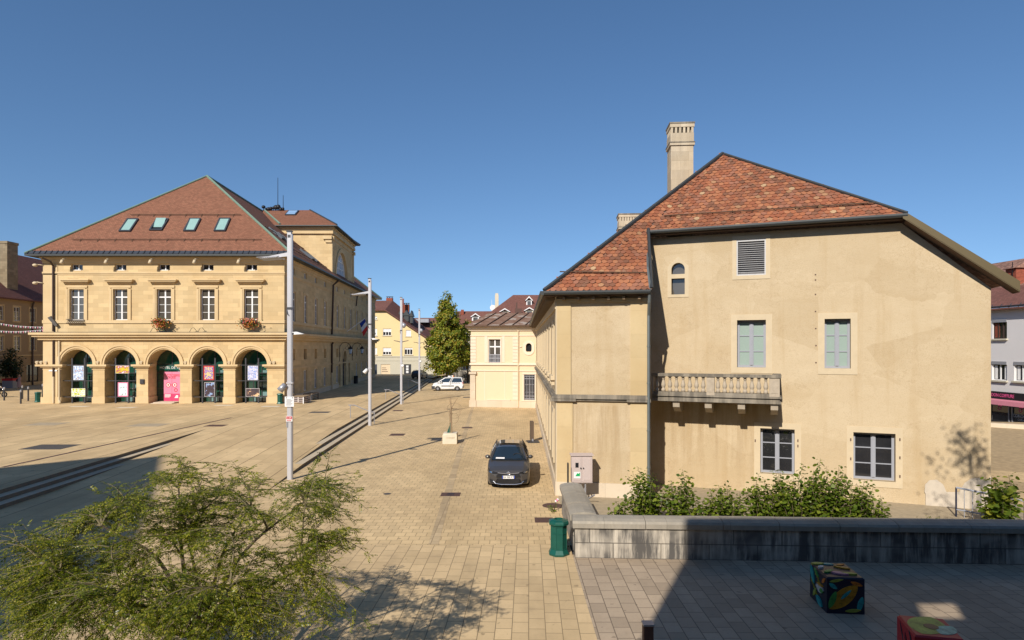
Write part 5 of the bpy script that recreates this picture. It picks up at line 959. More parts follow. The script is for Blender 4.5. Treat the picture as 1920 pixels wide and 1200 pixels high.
for px, pt, pb, lab in ((8, 726, 751, 'bollard nearest the left edge, beside the motorbike'), (39, 731, 757, 'nearest bollard, in front of another in the same line of sight'), (42, 723, 748, 'bollard half hidden behind the nearest one'), (53, 725, 752, 'bollard between the hidden pair and the small green bin'), (80, 720, 750, 'bollard touching the left corner of the hall')):
    c = gp(px, pb, ZP); hgt = (pb - pt) * c.y / F; t = thing('bollard', 'grey steel ' + lab, 'bollard', c, group='steel bollards left of the hall'); m = MB(); m.cyl(c, c + UP * (hgt - .22), .075, n=8); mesh_obj('post', m, M['darkgrey'], t); m = MB(); m.lathe(c, [(.076, hgt - .22), (.08, hgt - .04), (.05, hgt)], 8); mesh_obj('cap', m, M['steel'], t)
c = V((2.36, 11.12, 0)); t = thing('bollard', 'square rusty sided bollard with a steel cap at the bottom edge', 'bollard', c); m = MB(); m.box(c, .165, .165, .985); mesh_obj('post', m, M['rust'], t); m = MB(); m.box(c + UP * .985, .19, .19, .03); mesh_obj('cap', m, M['steel'], t)

# bench beside the hall
for (px, py, w_, lab) in ((557, 757, 1.25, 'pale slatted bench at the corner of the hall, behind the nearest lamp post'), (577, 751, .9, 'dark second bench farther along the shaded side of the hall')):
    c = gp(px, py, ZP); t = thing('bench', lab, 'bench', c, group='benches beside the hall'); m = MB()
    for k in range(5): m.ob(c + V((-w_ / 2, .05 + k * .42, .62)), V((w_, 0, 0)), V((0, .38, 0)), UP * .06)
    mesh_obj('seat', m, M['wood'], t); m = MB()
    for z in (.12, .3, .48): m.ob(c + V((-w_ / 2 + .05, .02, z)), V((w_ - .1, 0, 0)), V((0, .03, 0)), UP * .07); m.ob(c + V((w_ / 2 - .03, .05, z)), V((.03, 0, 0)), V((0, 2.0, 0)), UP * .07)
    mesh_obj('side_panel', m, M['cabinet'] if px < 560 else M['darkgrey'], t)
    for x in (-w_ / 2, w_ / 2 - .08):
        for y in (0.0, 2.05): m = MB(); m.ob(c + V((x, y, 0)), V((.08, 0, 0)), V((0, .08, 0)), UP * .62); mesh_obj('leg', m, M['white'] if px < 560 else M['darkgrey'], t)
# lanterns, flag, floodlights, flower boxes on the hall
def lantern(s, label):
    b = fB.P(s, 5.6, .02); t = thing('wall_lantern', label, 'lantern', fB.P(s, 4.4, 0), group='lanterns on curled iron brackets'); m = MB(); P = lambda d, z: fB.P(s, z, d); m.tube([P(.04, 3.9), P(.04, 5.6), P(.12, 6.0), P(.4, 6.35), P(.8, 6.45), P(1.2, 6.3), P(1.45, 5.95)], .035, 5); m.tube([P(.04, 4.6), P(-.0 + .1, 4.5), P(.12, 4.9), P(.05, 5.2)], .03, 4)
    m.tube([P(1.0, 5.9), P(.85, 5.8), P(.8, 5.6), P(.95, 5.45), P(1.15, 5.5), P(1.2, 5.75), P(1.05, 6.0), P(1.2, 6.3)], .025, 4); mesh_obj('bracket', m, M['black'], t); c = P(1.45, 4.85)
    m = MB(); m.lathe(c, [(.36, .7), (.30, .78), (.12, 1.05), (.05, 1.1), (.04, 1.2)], 6); m.lathe(c, [(.14, .0), (.17, .06), (.14, .1)], 6); mesh_obj('lamp_cap', m, M['black'], t); m = MB(); m.lathe(c, [(.14, .1), (.27, .7)], 6); mesh_obj('lamp_glass', m, M['pane_sky'], t)
lantern(24.3, 'curled iron wall lantern left of the dark hall door'); lantern(32.9, 'curled iron wall lantern right of the dark hall door')
s = 30.3; t = thing('flag', 'French tricolour flag hanging from a slanted staff on the hall', 'flag', fB.P(s, 8.6, 0)); m = MB(); p0, p1 = fB.P(s - 1.2, 8.0, .05), fB.P(s, 9.9, 2.3); m.tube([p0, p1], .04, 5); mesh_obj('flag_staff', m, M['white'], t)
dn = V((.35, .0, -1)).normalized(); hh = V((-.5, -.1, -.55)).normalized()
for k, mt in enumerate((M['blue'], M['white'], M['red'])):
    m = MB(); m.smooth = True; n_ = 5
    for i in range(n_):
        for j in range(4):
            f = lambda a, b: p1 + dn * ((k + a / n_) * .5) + hh * (1.0 * b / 4) + V((0, .12 * math.sin((k + a / n_) * 4 + b), 0)) - UP * (.12 * (k + a / n_) ** 1.2 * b / 4)
            m.face([f(i, j), f(i + 1, j), f(i + 1, j + 1), f(i, j + 1)])
    mesh_obj('flag_stripe', m, mt, t)
for i, c in enumerate(AC):
    q = fA.P(c - .85, 14.0, .75); m = MB(); m.smooth = True; m.cyl(q, q + V((-.05, -.1, -.35)), .13, .16, 8); m.cyl(q + UP * .1, q + V((.25, .2, .15)), .05, n=5); single('floodlight', m, M['surround'], ('floodlight under the eaves above the leftmost upper window', 'floodlight under the eaves above the second upper window', 'floodlight under the eaves above the middle upper window', 'floodlight under the eaves above the fourth upper window', 'floodlight under the eaves above the rightmost upper window')[i], 'floodlight', q, 'floodlights under the hall eaves')
for i, (s, lab) in enumerate(((-.1, 'cluster of white spotlights on the left corner pier of the hall'), (AC[0] + 2.0, 'small spotlight on the capital between the first and second arches'), (AC[1] + 2.0, 'small spotlight on the capital between the second and middle arches'), (AC[2] + 2.05, 'small spotlight on the capital between the middle and fourth arches'), (AC[3] + 2.05, 'small spotlight on the capital between the fourth and last arches'), (HW - 1.3, 'small spotlight on the right corner pier of the hall'))):
    q = fA.P(s, 4.2, .15); m = MB()
    for dx in ((-.5, -.1, .35) if i == 0 else (-.05, .3) if i == 5 else (0,)): m.smooth = True; m.cyl(q + V((dx, 0, .12)), q + V((dx + .1, .25, .22)), .17, .1, 8); m.cyl(q + V((dx, .1, 0)), q + V((dx, .1, .1)), .05, n=5)
    single('spotlight', m, M['surround'], lab, 'spotlight', q, 'spotlights on the capitals')
for i, (z, x) in enumerate(((13.6, -.5), (11.9, -.5))): q = fA.P(0, z, .1); m = MB(); m.smooth = True; m.cyl(q, q + V((-.6, 0, .1)), .05, n=5); m.ball(q + V((-.7, -.05, 0)), .24, .2, .15); single('wall_light', m, M['surround'], 'white lamp on the hall left corner under the eaves' if i == 0 else 'white lamp on the hall left corner, lower than its twin', 'lamp', q, 'lamps on the hall left corner')
# posters in the arches
def poster(i, ox, z0, w_, h_, cols, label, scale=5, border=None, D=-.22):
    c = AC[i] + ox; m = MB(); m.band(fA, c - w_ / 2, c + w_ / 2, z0, z0 + h_, D, D + .03); q = fA.P(c, z0, D); o = single('poster', m, border or M['white'], label, 'poster', q, 'posters hung in the arches'); b_ = .09 if border else .02
    m = MB(); m.band(fA, c - w_ / 2 + b_, c + w_ / 2 - b_, z0 + b_, z0 + h_ - b_, D + .03, D + .034); x = mesh_obj('print', m, patches('poster_print', cols, scale), None, q); x.parent = o
WH, SK, GR, DG = (.75, .74, .7), (.35, .5, .72), (.25, .4, .05), (.04, .1, .03)
poster(0, .02, 2.66, .98, 1.36, [(.25, .35, .5), WH, SK, (.3, .25, .3), WH, (.45, .3, .15)], 'upright street view poster in the first arch, high up', 4); poster(0, .0, 1.08, 1.32, .78, [GR, (.5, .5, .05), WH, DG, GR], 'wide meadow poster low in the first arch', 5)
poster(1, .06, 3.3, 1.3, .74, [(.6, .5, .05), (.55, .42, .03), (.4, .1, .12), WH, SK], 'wide yellow field poster high in the second arch', 3); poster(1, .12, 1.08, .98, 1.36, [SK, WH, (.6, .6, .75), (.15, .35, .1), (.45, .1, .2)], 'pink bordered poster low in the second arch', 4, M['pink'])
poster(3, .02, 2.66, 1.0, 1.36, [(.65, .42, .3), (.62, .5, .2), (.2, .1, .4), (.7, .5, .4), (.05, .3, .25)], 'upright poster with red side bands high in the fourth arch', 4, M['red']); poster(3, .08, 1.08, .98, 1.36, [(.05, .035, .04), (.06, .04, .05), (.25, .35, .55), (.07, .05, .05)], 'dark poster low in the fourth arch', 3)
poster(4, .08, 2.66, .98, 1.36, [SK, (.65, .6, .65), (.2, .3, .6), (.6, .45, .4), SK], 'pale blue poster high in the rightmost arch', 6); poster(4, .06, 1.08, 1.3, .78, [(.05, .04, .05), (.08, .05, .05), (.7, .45, .25), (.68, .42, .2)], 'wide dark and peach poster low in the rightmost arch', 2)
# iron rack and small clutter at the first windows
m = MB(); c = fA.P(AC[0], 8.1, .12)
for k in range(8): m.archband(Frame(fA.P(AC[0] - .7 + k * .2, 8.25, .2), (1, 0, 0)), 0, 0, .07, .1, -.015, .015, 8, 0, 2 * math.pi)
for z in (8.08, 8.42): m.band(fA, AC[0] - .85, AC[0] + .75, z, z + .05, .12, .3)
single('flower_rack', m, M['iron'], 'empty wrought iron flower rack under the leftmost upper window', 'flower rack', c)
m = MB(); c = fA.P(AC[0] - 2.1, 8.1, .15); m.prism([c + V((-.5, 0, .5)), c + V((-.2, 0, .65)), c + V((.45, 0, -.2)), c + V((.25, 0, -.35))], V((0, -.15, 0))); single('wall_bracket', m, M['iron'], 'dark slanted iron bracket left of the leftmost upper window', 'bracket', c)
m = MB(); c = fA.P(14.2, 7.24, .4)
for x in (-3.4, -2.6, .3, 1.1): m.tube([c + V((x - .4, 0, 0)), c + V((x - .2, 0, .35)), c + V((x, 0, .42)), c + V((x + .35, 0, .0))], .02, 4)
m.ob(c + V((-3.0, 0, 0)), V((.9, 0, 0)), V((0, .1, 0)), UP * .1); single('cables', m, M['black'], 'loops of black cable lying on the hall cornice', 'cables', c)
# antennas and bunting
m = MB(); c = at(505, 392, 87); 
for px, pt in ((521, 333), (531, 366)): b_ = at(px, 394, 88); m.cyl(b_, b_ + UP * ((394 - pt) * 88 / F), .05, .03, 5)
for k in range(9): q = at(494 + k * 4.6, 388 + (k * 5) % 6, 87.5); m.ball(q, random.uniform(.18, .4), .25, random.uniform(.15, .35), 6, 4); m.cyl(q, q + V((0, 0, -.8)), .05, n=4)
single('antenna', m, M['black'], 'cluster of black aerials and two thin masts on the hall ridge', 'antenna', c)
for i, (y0, y1, lab) in enumerate(((605, 613, 'upper string of coloured bunting tied to the left corner of the hall'), (620, 618, 'lower string of coloured bunting tied to the left corner of the hall'))):
    a, b = at(-8, y0, 60), at(83, y1, 61.3); t = thing('bunting', lab, 'bunting', b, group='bunting strings'); m = MB(); L = [a + (b - a) * (k / 12) - UP * (.12 * math.sin(math.pi * k / 12)) for k in range(13)]; m.tube(L, .02, 4); mesh_obj('string', m, M['white'], t)
    for ci, mt in enumerate(('white', 'navy', 'pink', 'copper')):
        for k in range(ci, 40, 4): m = MB(); p = a + (b - a) * (k / 40) - UP * (.12 * math.sin(math.pi * k / 40)); m.prism([p, p + V((.1, 0, 0)), p + V((.05, .02, -.2))], V((0, .012, 0))); mesh_obj('flag', m, M[mt], t)
# street block with the dry sapling, standing sign, cabinet, fence, painted cubes
c = gp(843, 832.5) + V((0, .45, 0)); t = thing('planter_block', 'pale concrete block with a bare forked stem standing on the setts', 'planter', c, world=False); m = MB(); m.prism([V((-.43, -.45, .0)), V((.43, -.45, 0)), V((.43, -.45, .5)), V((.40, -.40, .62)), V((-.40, -.40, .62)), V((-.43, -.45, .5))], V((0, .86, 0))); o = mesh_obj('block', m, M['concrete'], t)
m = MB()
for k in range(5): m.tube([V((-.22 + k * .1, -.455, .3)), V((-.19 + k * .1, -.455, .40)), V((-.15 + k * .1, -.455, .34)), V((-.13 + k * .1, -.455, .42))], .008, 4)
mesh_obj('carved_mark', m, M['surround'], o)
m = MB(); m.tube([V((.07, 0, .6)), V((.06, 0, 1.2)), V((.05, 0, 1.9)), V((.02, 0, 2.75))], [.06, .05, .045, .02], 6); m.tube([V((.05, 0, 1.9)), V((.12, .05, 2.2)), V((.42, .1, 2.7))], [.035, .025, .012], 5); m.tube([V((.06, 0, 1.75)), V((.02, 0, 2.3)), V((-.06, 0, 2.65))], [.03, .02, .01], 5); m.tube([V((-.02, 0, .6)), V((-.02, 0, 2.0))], .03, 5); mesh_obj('stem', m, M['wood'], t)
m = MB()
for k in range(3): pts = [V((.05, .0, 1.5 + .3 * k)) + V((math.cos(a_) * (.25 + .1 * k) + .2, math.sin(a_) * .12, math.sin(a_) * .3)) for a_ in [2 * math.pi * j / 14 for j in range(15)]]; m.tube(pts, .012, 4)
mesh_obj('wire_loop', m, M['wood'], t); m = MB(); m.prism([V((-.2, -.02, .62)), V((.1, -.02, .62)), V((.06, -.02, .85)), V((.02, -.02, 1.25))], V((0, .1, 0))); mesh_obj('base_bracket', m, M['green'], t)
c = gp(999, 829); t = thing('standing_sign', 'narrow brown sign panel on a grey foot plate seen edge on by the house wall', 'sign', c); m = MB(); m.ob(c + V((-.09, -.0, .1)), V((.16, .04, 0)), V((-.08, .5, 0)), UP * 1.15); mesh_obj('panel', m, plain('brown_sign', (.12, .085, .06), .6), t); m = MB(); m.box(c, .7, .75, .07, .15); mesh_obj('foot_plate', m, M['darkgrey'], t); m = MB(); m.cyl(c + UP * .06, c + UP * .2, .06, n=6); mesh_obj('post', m, M['steel'], t)
c = V((2.62, 24.15, 0)); t = thing('cabinet', 'pinkish grey two door electric cabinet on legs in front of the buff wall', 'cabinet', c); m = MB(); m.ob(c + V((-.39, -.2, .72)), V((.78, 0, 0)), V((0, .4, 0)), UP * 1.02); m.ob(c + V((-.43, -.25, 1.74)), V((.86, 0, 0)), V((0, .5, 0)), UP * .035); mesh_obj('body', m, M['cabinet'], t)
for sg in (-1, 1):
    m = MB(); x0 = c.x - .37 if sg < 0 else c.x + .01; m.ob(V((x0, c.y - .22, .76)), V((.36, 0, 0)), V((0, .02, 0)), UP * .94); m.ob(V((x0 + .05, c.y - .228, .82)), V((.26, 0, 0)), V((0, .01, 0)), UP * .82); o = mesh_obj('door', m, M['cabinet'], t); m = MB(); m.cyl(V((c.x + sg * .05, c.y - .23, 1.28)), V((c.x + sg * .05, c.y - .26, 1.28)), .025, n=8); mesh_obj('handle', m, M['black'], o)
    if sg < 0: m = MB(); m.ob(V((x0 + .12, c.y - .232, 1.3)), V((.12, 0, 0)), V((0, .005, 0)), UP * .18); mesh_obj('meter_window', m, M['pane_dark'], o); m = MB(); m.ob(V((x0 + .06, c.y - .233, .9)), V((.25, 0, 0)), V((0, .004, 0)), UP * .24); l_ = mesh_obj('sticker', m, M['white'], o); m = MB(); m.prism([V((x0 + .12, c.y - .234, .98)), V((x0 + .29, c.y - .234, .98)), V((x0 + .29, c.y - .234, 1.12)), V((x0 + .23, c.y - .234, 1.07)), V((x0 + .19, c.y - .234, 1.1))], V((0, -.004, 0))); mesh_obj('sticker_emblem', m, plain('sticker_green', (.01, .35, .10), .5), l_)
for x, y in ((-.05, -.1), (.14, -.1), (.14, .15)): m = MB(); m.cyl(c + V((x, y, 0)), c + V((x, y, .72)), .03, n=6); mesh_obj('leg', m, M['steel'], t)
m = MB(); m.cyl(c + V((.14, -.1, .05)), c + V((.42, -.55, .35)), .03, n=6); mesh_obj('brace', m, M['steel'], t)
m = MB(); q = V((2.05, 23.6, 0)); m.ob(q, V((.05, .05, 0)), V((-.0, .25, 0)), UP * 1.5); single('board', m, M['darkgrey'], 'dark slanted board propped left of the electric cabinet', 'board', q)
q = V((15.55, 20.9, 0)); t = thing('metal_fence', 'short blue grey railing by the right corner of the buff house', 'fence', q); m = MB(); m.tube([V((15.2, 21.9, 1.0)), V((17.6, 19.4, .72))], .035, 6); m.tube([V((15.2, 21.9, .25)), V((17.6, 19.4, .1))], .025, 6); mesh_obj('rail', m, M['bluegrey'], t)
for k in range(16): p = V((15.2, 21.9, 0)).lerp(V((17.6, 19.4, 0)), k / 15); m = MB(); m.cyl(p, p + UP * (1.0 - .28 * k / 15), .03 if k % 8 == 0 else .012, n=5); mesh_obj('bar', m, M['navy'] if k % 8 == 0 else M['bluegrey'], t)
def painted(name, label, c, rz, size, base, blobs, hole):
    t = thing(name, label, 'painted block', c, rz, 'painted concrete blocks', world=False); w_, d_, h_ = size; m = MB(); b = .03
    for o0, a, bb, cc in ((V((-w_ / 2, -d_ / 2, 0)), V((w_, 0, 0)), V((0, d_, 0)), UP * (h_ - b)),): m.ob(o0, a, bb, cc)
    m.prism([V((-w_ / 2, -d_ / 2, h_ - b)), V((w_ / 2, -d_ / 2, h_ - b)), V((w_ / 2 - b, -d_ / 2 + b, h_)), V((-w_ / 2 + b, -d_ / 2 + b, h_))], V((0, 0, 0.0001))); m.prism([V((-w_ / 2 + b * .4, -d_ / 2 + b, h_ - b)), V((w_ / 2 - b * .4, -d_ / 2 + b, h_ - b)), V((w_ / 2 - b, -d_ / 2 + b, h_)), V((-w_ / 2 + b, -d_ / 2 + b, h_))], V((0, d_ - 2 * b, 0))); o = mesh_obj('block', m, base, t)
    fs = {'front': Frame((-w_ / 2, -d_ / 2, 0), (1, 0, 0)), 'left': Frame((-w_ / 2, d_ / 2, 0), (0, -1, 0))}
    for i, (face, col, x, y, L, wd, an) in enumerate(blobs):
        pts = []
        for k in range(24): tt = 2 * math.pi * k / 24; u_ = math.cos(tt) * L / 2; v_ = math.sin(tt) * abs(math.sin(tt)) ** .5 * wd / 2; pts.append((x + u_ * math.cos(an) - v_ * math.sin(an), y + u_ * math.sin(an) + v_ * math.cos(an)))
        m = MB(); e = .004 + .0015 * i
        if face == 'top': m.prism([V((-w_ / 2 + p[0], -d_ / 2 + p[1], h_)) for p in pts], UP * e)
        else: f = fs[face]; m.prism([f.P(max(.005, min((w_ if face == 'front' else d_) - .005, p[0])), max(.01, min(h_ - .03, p[1])), 0) for p in pts], f.n * e)
        mesh_obj('painted_leaf', m, patches('leaf_paint', [sc(col, .7), col, sc(col, 1.3), (col[1], col[0] * .8, col[2])], 3, rough=.5), o)
    m = MB(); m.lathe(V(hole), [(.12, 0), (.12, .006), (.0, .007)], 16); mesh_obj('lifting_hole', m, M['black'], o)
    m = MB()
    if base.name.startswith('black'):
        for L_, (x, y, n_) in enumerate(((.34, .66, 5), (.08, .42, 6))):
            for k in range(n_): p = fs['left'].P(x + k * .07, y - k * (.05 if L_ == 0 else .05), .006); q = lambda a, b: p + fs['left'].u * a + UP * b; m.tube([q(0, .06), q(.01, -.03), q(.04, -.03 + .03 * (k % 2)), q(.045, .05)], .006, 4)
        mesh_obj('painted_writing', m, plain('yellow_paint_writing', (.5, .42, .04), .5), o)
    return t
YO, TE, GN, WT, PK, LI_ = (.42, .20, .015), (.03, .30, .28), (.06, .25, .05), (.45, .44, .42), (.45, .2, .25), (.30, .34, .05)
c = (gp(1517, 1118.5) + gp(1630, 1153)) / 2
painted('painted_block', 'black concrete block painted with a big yellow leaf, standing by the shaded low wall', c + V((-.03, .02, 0)), R(-5), (.79, .97, .79), plain('black_blue_paint', (.018, .02, .035), .45), [('front', YO, .35, .36, .78, .34, .72), ('front', TE, .40, .42, .3, .07, .75), ('front', TE, .70, .22, .34, .12, 1.3), ('front', LI_, .2, .72, .3, .06, .2), ('front', GN, .12, .3, .4, .13, 1.2), ('front', (.50, .16, .02), .62, .66, .26, .08, -.3), ('front', LI_, .55, .08, .34, .07, .1), ('front', TE, .13, .6, .2, .09, -.6), ('left', LI_, .30, .22, .30, .10, .9), ('left', (.50, .16, .02), .82, .66, .24, .08, .7), ('left', GN, .40, .70, .3, .08, -.4), ('top', (.50, .16, .02), .62, .82, .22, .08, .4), ('top', TE, .34, .84, .26, .1, -.2), ('left', TE, .18, .58, .42, .17, -1.0), ('left', WT, .62, .42, .42, .20, .05), ('left', YO, .62, .5, .36, .06, .05), ('left', GN, .72, .40, .22, .10, .2), ('left', TE, .58, .12, .36, .15, -.4), ('top', LI_, .12, .84, .3, .12, .1), ('top', YO, .56, .60, .34, .09, -.5), ('top', PK, .36, .22, .36, .13, -.4), ('top', WT, .1, .6, .2, .1, .8), ('top', LI_, .56, .2, .3, .09, -.2), ('top', GN, .16, .32, .26, .1, .5)], (0, .05, .77))
painted('painted_block', 'red painted concrete block with a green top, cut by the bottom edge', V((7.52, 11.52, 0)), R(-14), (.78, .9, .77), M['red'], [('top', LI_, .36, .5, .9, .6, 1.1), ('top', (.25, .42, .30), .62, .35, .5, .3, .9), ('left', (.02, .02, .03), .3, .5, .5, .05, -1.0), ('left', (.02, .02, .03), .55, .4, .5, .05, -1.1), ('left', (.55, .06, .06), .42, .45, .3, .08, -1.0), ('left', (.02, .02, .03), .75, .6, .4, .05, -.9), ('front', GN, .4, .4, .5, .2, .5)], (.02, .0, .772))

# ------------------------------------------------------------------ vehicles
def grid(m, rows, flip=False):
    for a, b in zip(rows[:-1], rows[1:]):
        for i in range(len(a) - 1): q = [a[i], a[i + 1], b[i + 1], b[i]]; m.face(q[::-1] if flip else q)
def wheel(par, x, y, r, w_=.2):
    sg = 1 if x > 0 else -1; m = MB(); m.smooth = True; prof = [(r * .62, -w_ / 2), (r * .93, -w_ / 2), (r, -w_ * .35), (r, w_ * .35), (r * .93, w_ / 2), (r * .62, w_ / 2)]
    m.rings([[V((x + sg * d, y + rr_ * math.cos(2 * math.pi * k / 20), r + rr_ * math.sin(2 * math.pi * k / 20))) for k in range(20)] for rr_, d in prof]); o = mesh_obj('wheel', m, M['rubber'], par)
    m = MB(); c = V((x + sg * (w_ / 2 - .01), y, r)); ax = V((sg, 0, 0)); m.cyl(c - ax * .03, c - ax * .015, r * .62, n=20); m.cyl(c, c + ax * .025, r * .14, n=10)
    for k in range(10): a_ = 2 * math.pi * k / 10; d = V((0, math.cos(a_), math.sin(a_))); n_ = V((0, -math.sin(a_), math.cos(a_))); m.ob(c + d * r * .1 - n_ * .02, d * r * .5, n_ * .04, ax * .015)
    m.rings([[c + ax * e + V((0, q * math.cos(2 * math.pi * k / 20), q * math.sin(2 * math.pi * k / 20))) for k in range(20)] for q, e in ((r * .57, 0), (r * .63, .012), (r * .65, 0))], False); mesh_obj('rim', m, M['steel'], o)
def lerp_tab(tab, y):
    for a, b in zip(tab[:-1], tab[1:]):
        if y <= b[0]: f = (y - a[0]) / (b[0] - a[0]); f = max(0, f); return [p + (q - p) * f for p, q in zip(a, b)]
    return list(tab[-1])
def vehicle(name, label, loc, rz, paint, low, cab, wheels, r, group=None, lower=None):
    """low: stations (y, half width, belt z, top z, bottom z); cab: base y0, y1, half width, roof y0, y1, half width, roof z, pillars"""
    t = thing(name, label, 'car' if name != 'van' else 'van', loc, rz, group, world=False); ys = sorted(set([round(low[0][0] + (low[-1][0] - low[0][0]) * k / 34, 3) for k in range(35)])); m = MB(); m.smooth = True; rows = []
    for y in ys:
        _, w_, zb, zt, z0 = lerp_tab(low, y); cut = 0.0
        for wy in wheels:
            if abs(y - wy) < r * 1.12: cut = max(cut, math.sqrt((r * 1.12) ** 2 - (y - wy) ** 2) + r)
        zl = max(z0, cut); zm = zl + (zb - zl) * .55
        half = [(w_ * .70, z0), (w_ * .955, max(zl, z0)), (w_ * .99, zl + .06), (w_, zm), (w_ * .985, zb - .05), (w_ * .93, zb), (w_ * .72, zb + (zt - zb) * .75), (w_ * .35, zt), (0, zt + .012)]
        rows.append([V((-x, y, z)) for x, z in half] + [V((x, y, z)) for x, z in half[-2::-1]])
    grid(m, rows); m.face(rows[0]); m.face(rows[-1][::-1]); mesh_obj('body', m, paint, t)
    y0, y1, hw, q0, q1, rw, rz_, pil = cab; zb0 = lerp_tab(low, y0)[3]; zb1 = lerp_tab(low, y1)[3]
    zbelt = lambda y: lerp_tab(low, y)[2] + .01
    def side(u, v, sg): yb = y0 + .12 + (y1 - y0 - .17) * u; yr2 = q0 + (q1 - q0) * u; w_ = hw + (rw - hw) * v ** 1.15; zt = rz_ - .07 - .03 * abs(2 * u - 1) ** 2; return V((sg * w_, yb + (yr2 - yb) * v, zbelt(yb) + (zt - zbelt(yb)) * v))
    roof_rows = []
    for k in range(13):
        u = k / 12; a, b = side(u, 1, -1), side(u, 1, 1); roof_rows.append([a.lerp(b, i / 8) + UP * (.075 * (1 - (2 * i / 8 - 1) ** 4)) for i in range(9)])
    m = MB(); m.smooth = True; grid(m, roof_rows); mesh_obj('roof', m, paint, t)
    def end(u, ye, zb, bow):
        rows = []
        for j in range(7):
            v = j / 6; a, b = side(u, 1, -1), side(u, 1, 1); lo_ = [V((-hw * .96 + 2 * hw * .96 * i / 8, ye + bow * (1 - (2 * i / 8 - 1) ** 2), zb + .01)) for i in range(9)]; hi = [a.lerp(b, i / 8) + UP * (.075 * (1 - (2 * i / 8 - 1) ** 4)) for i in range(9)]
            rows.append([p.lerp(q, v) for p, q in zip(lo_, hi)])
        return rows
    W = end(0, y0, zb0, -.12); m = MB(); m.smooth = True; grid(m, [r_[0:9] for r_ in W]); mesh_obj('windscreen', m, M['pane_car'], t); Wr = end(1, y1, zb1, .08); m = MB(); m.smooth = True; grid(m, Wr, True); mesh_obj('rear_window', m, M['pane_car'], t)
    for sg in (-1, 1):
        m = MB(); m.tube([W[j][0 if sg < 0 else -1] for j in range(7)], .045, 6); m.tube([Wr[j][0 if sg < 0 else -1] for j in range(7)], .06, 6); m.tube([side(k / 12, 1, sg) for k in range(13)], .035, 6)
        for u in pil: m.tube([side(u, v / 4, sg) for v in range(5)], .04, 6)
        mesh_obj('pillar', m, paint, t); us = [0.0] + list(pil) + [1.0]
        for a, b in zip(us[:-1], us[1:]): m = MB(); grid(m, [[side(a + (b - a) * i / 4, v / 4, sg) for v in range(5)] for i in range(5)], sg < 0); mesh_obj('side_window', m, M['pane_car'], t)
        c = V((sg * (hw + .13), y0 + .42, zbelt(y0) + .10)); m = MB(); m.smooth = True; m.ball(c, .115, .08, .085, 10, 6); m.cyl(c, c - V((sg * .14, -.02, .06)), .03, n=5); mesh_obj('mirror', m, paint, t)
        for wy in wheels: wheel(t, sg * (low[5][1] - .115), wy, r)
    return t, side, W
M['pane_car'] = glass('car_glass', (.015, .025, .035), .03, 1.0, .3)
t_ = NT('dark_grey_car_paint'); M['carpaint'] = t_.out((.060, .056, .054), .38, .25, None, .5); t_.p.inputs['Coat Weight'].default_value = .5; t_.p.inputs['Coat Roughness'].default_value = .05
t_ = NT('white_van_paint'); M['vanpaint'] = t_.out((.72, .72, .70), .3, 0, None, .5); t_.p.inputs['Coat Weight'].default_value = .4
low = [(-2.32, .55, .58, .60, .22), (-2.27, .70, .68, .70, .20), (-2.12, .82, .74, .76, .19), (-1.8, .875, .82, .85, .19), (-1.35, .89, .89, .93, .2), (-.95, .895, .95, 1.0, .2), (.3, .895, .98, 1.0, .2), (1.6, .89, 1.0, 1.02, .22), (2.1, .86, 1.0, 1.03, .26), (2.28, .80, .96, .98, .3), (2.33, .72, .8, .82, .34)]
gcar, side, W = vehicle('parked_car', 'dark grey estate car parked facing the viewer beside the buff house', V((-.12, 28.45, 0)), R(-.6), M['carpaint'], low, (-1.05, 2.2, .80, -.15, 1.9, .60, 1.44, (.33, .68)), (-1.38, 1.32), .325)
# details of the grey car's front
def cpart(name, m, mat, par=None): return mesh_obj(name, m, mat, par or gcar, V((0, 0, 0)))
for sg in (-1, 1):
    m = MB(); m.prism([V((sg * .42, -2.275, .665)), V((sg * .80, -2.03, .74)), V((sg * .845, -1.86, .79)), V((sg * .81, -2.06, .66)), V((sg * .60, -2.24, .61))], V((sg * .012, -.05, .012))); o = cpart('headlight', m, M['black']); m = MB(); m.prism([V((sg * .66, -2.245, .645)), V((sg * .76, -2.15, .665)), V((sg * .79, -2.09, .71)), V((sg * .70, -2.19, .70))], V((sg * .01, -.05, .01))); cpart('headlight_lens', m, M['chrome'], o)
    m = MB(); m.prism([V((sg * .52, -2.29, .34)), V((sg * .78, -2.19, .40)), V((sg * .74, -2.22, .26)), V((sg * .60, -2.27, .24))], V((0, -.03, 0))); cpart('air_intake', m, M['black'])
    m = MB(); m.tube([V((sg * .575, .05, 1.475)), V((sg * .60, .5, 1.485)), V((sg * .60, 1.5, 1.47)), V((sg * .58, 1.8, 1.43))], .018, 5); cpart('roof_rail', m, M['black'])
m = MB(); m.prism([V((-.44, -2.325, .64)), V((-.50, -2.34, .50)), V((.50, -2.34, .50)), V((.44, -2.325, .64))], V((0, -.02, 0))); m.prism([V((-.46, -2.335, .44)), V((-.56, -2.30, .26)), V((-.34, -2.33, .22)), V((.34, -2.33, .22)), V((.56, -2.30, .26)), V((.46, -2.335, .44))], V((0, -.03, 0))); g = cpart('grille', m, M['black'])
m = MB()
for k in range(5): m.ob(V((-.44, -2.372, .25 + k * .042)), V((.88, 0, 0)), V((0, .004, 0)), UP * .012)
cpart('grille_bar', m, M['darkgrey'], g)
m = MB(); m.tube([V((-.62, -2.30, .33)), V((-.52, -2.345, .24)), V((-.3, -2.36, .205)), V((.3, -2.36, .205)), V((.52, -2.345, .24)), V((.62, -2.30, .33))], .014, 5); cpart('bumper_trim', m, M['chrome'])
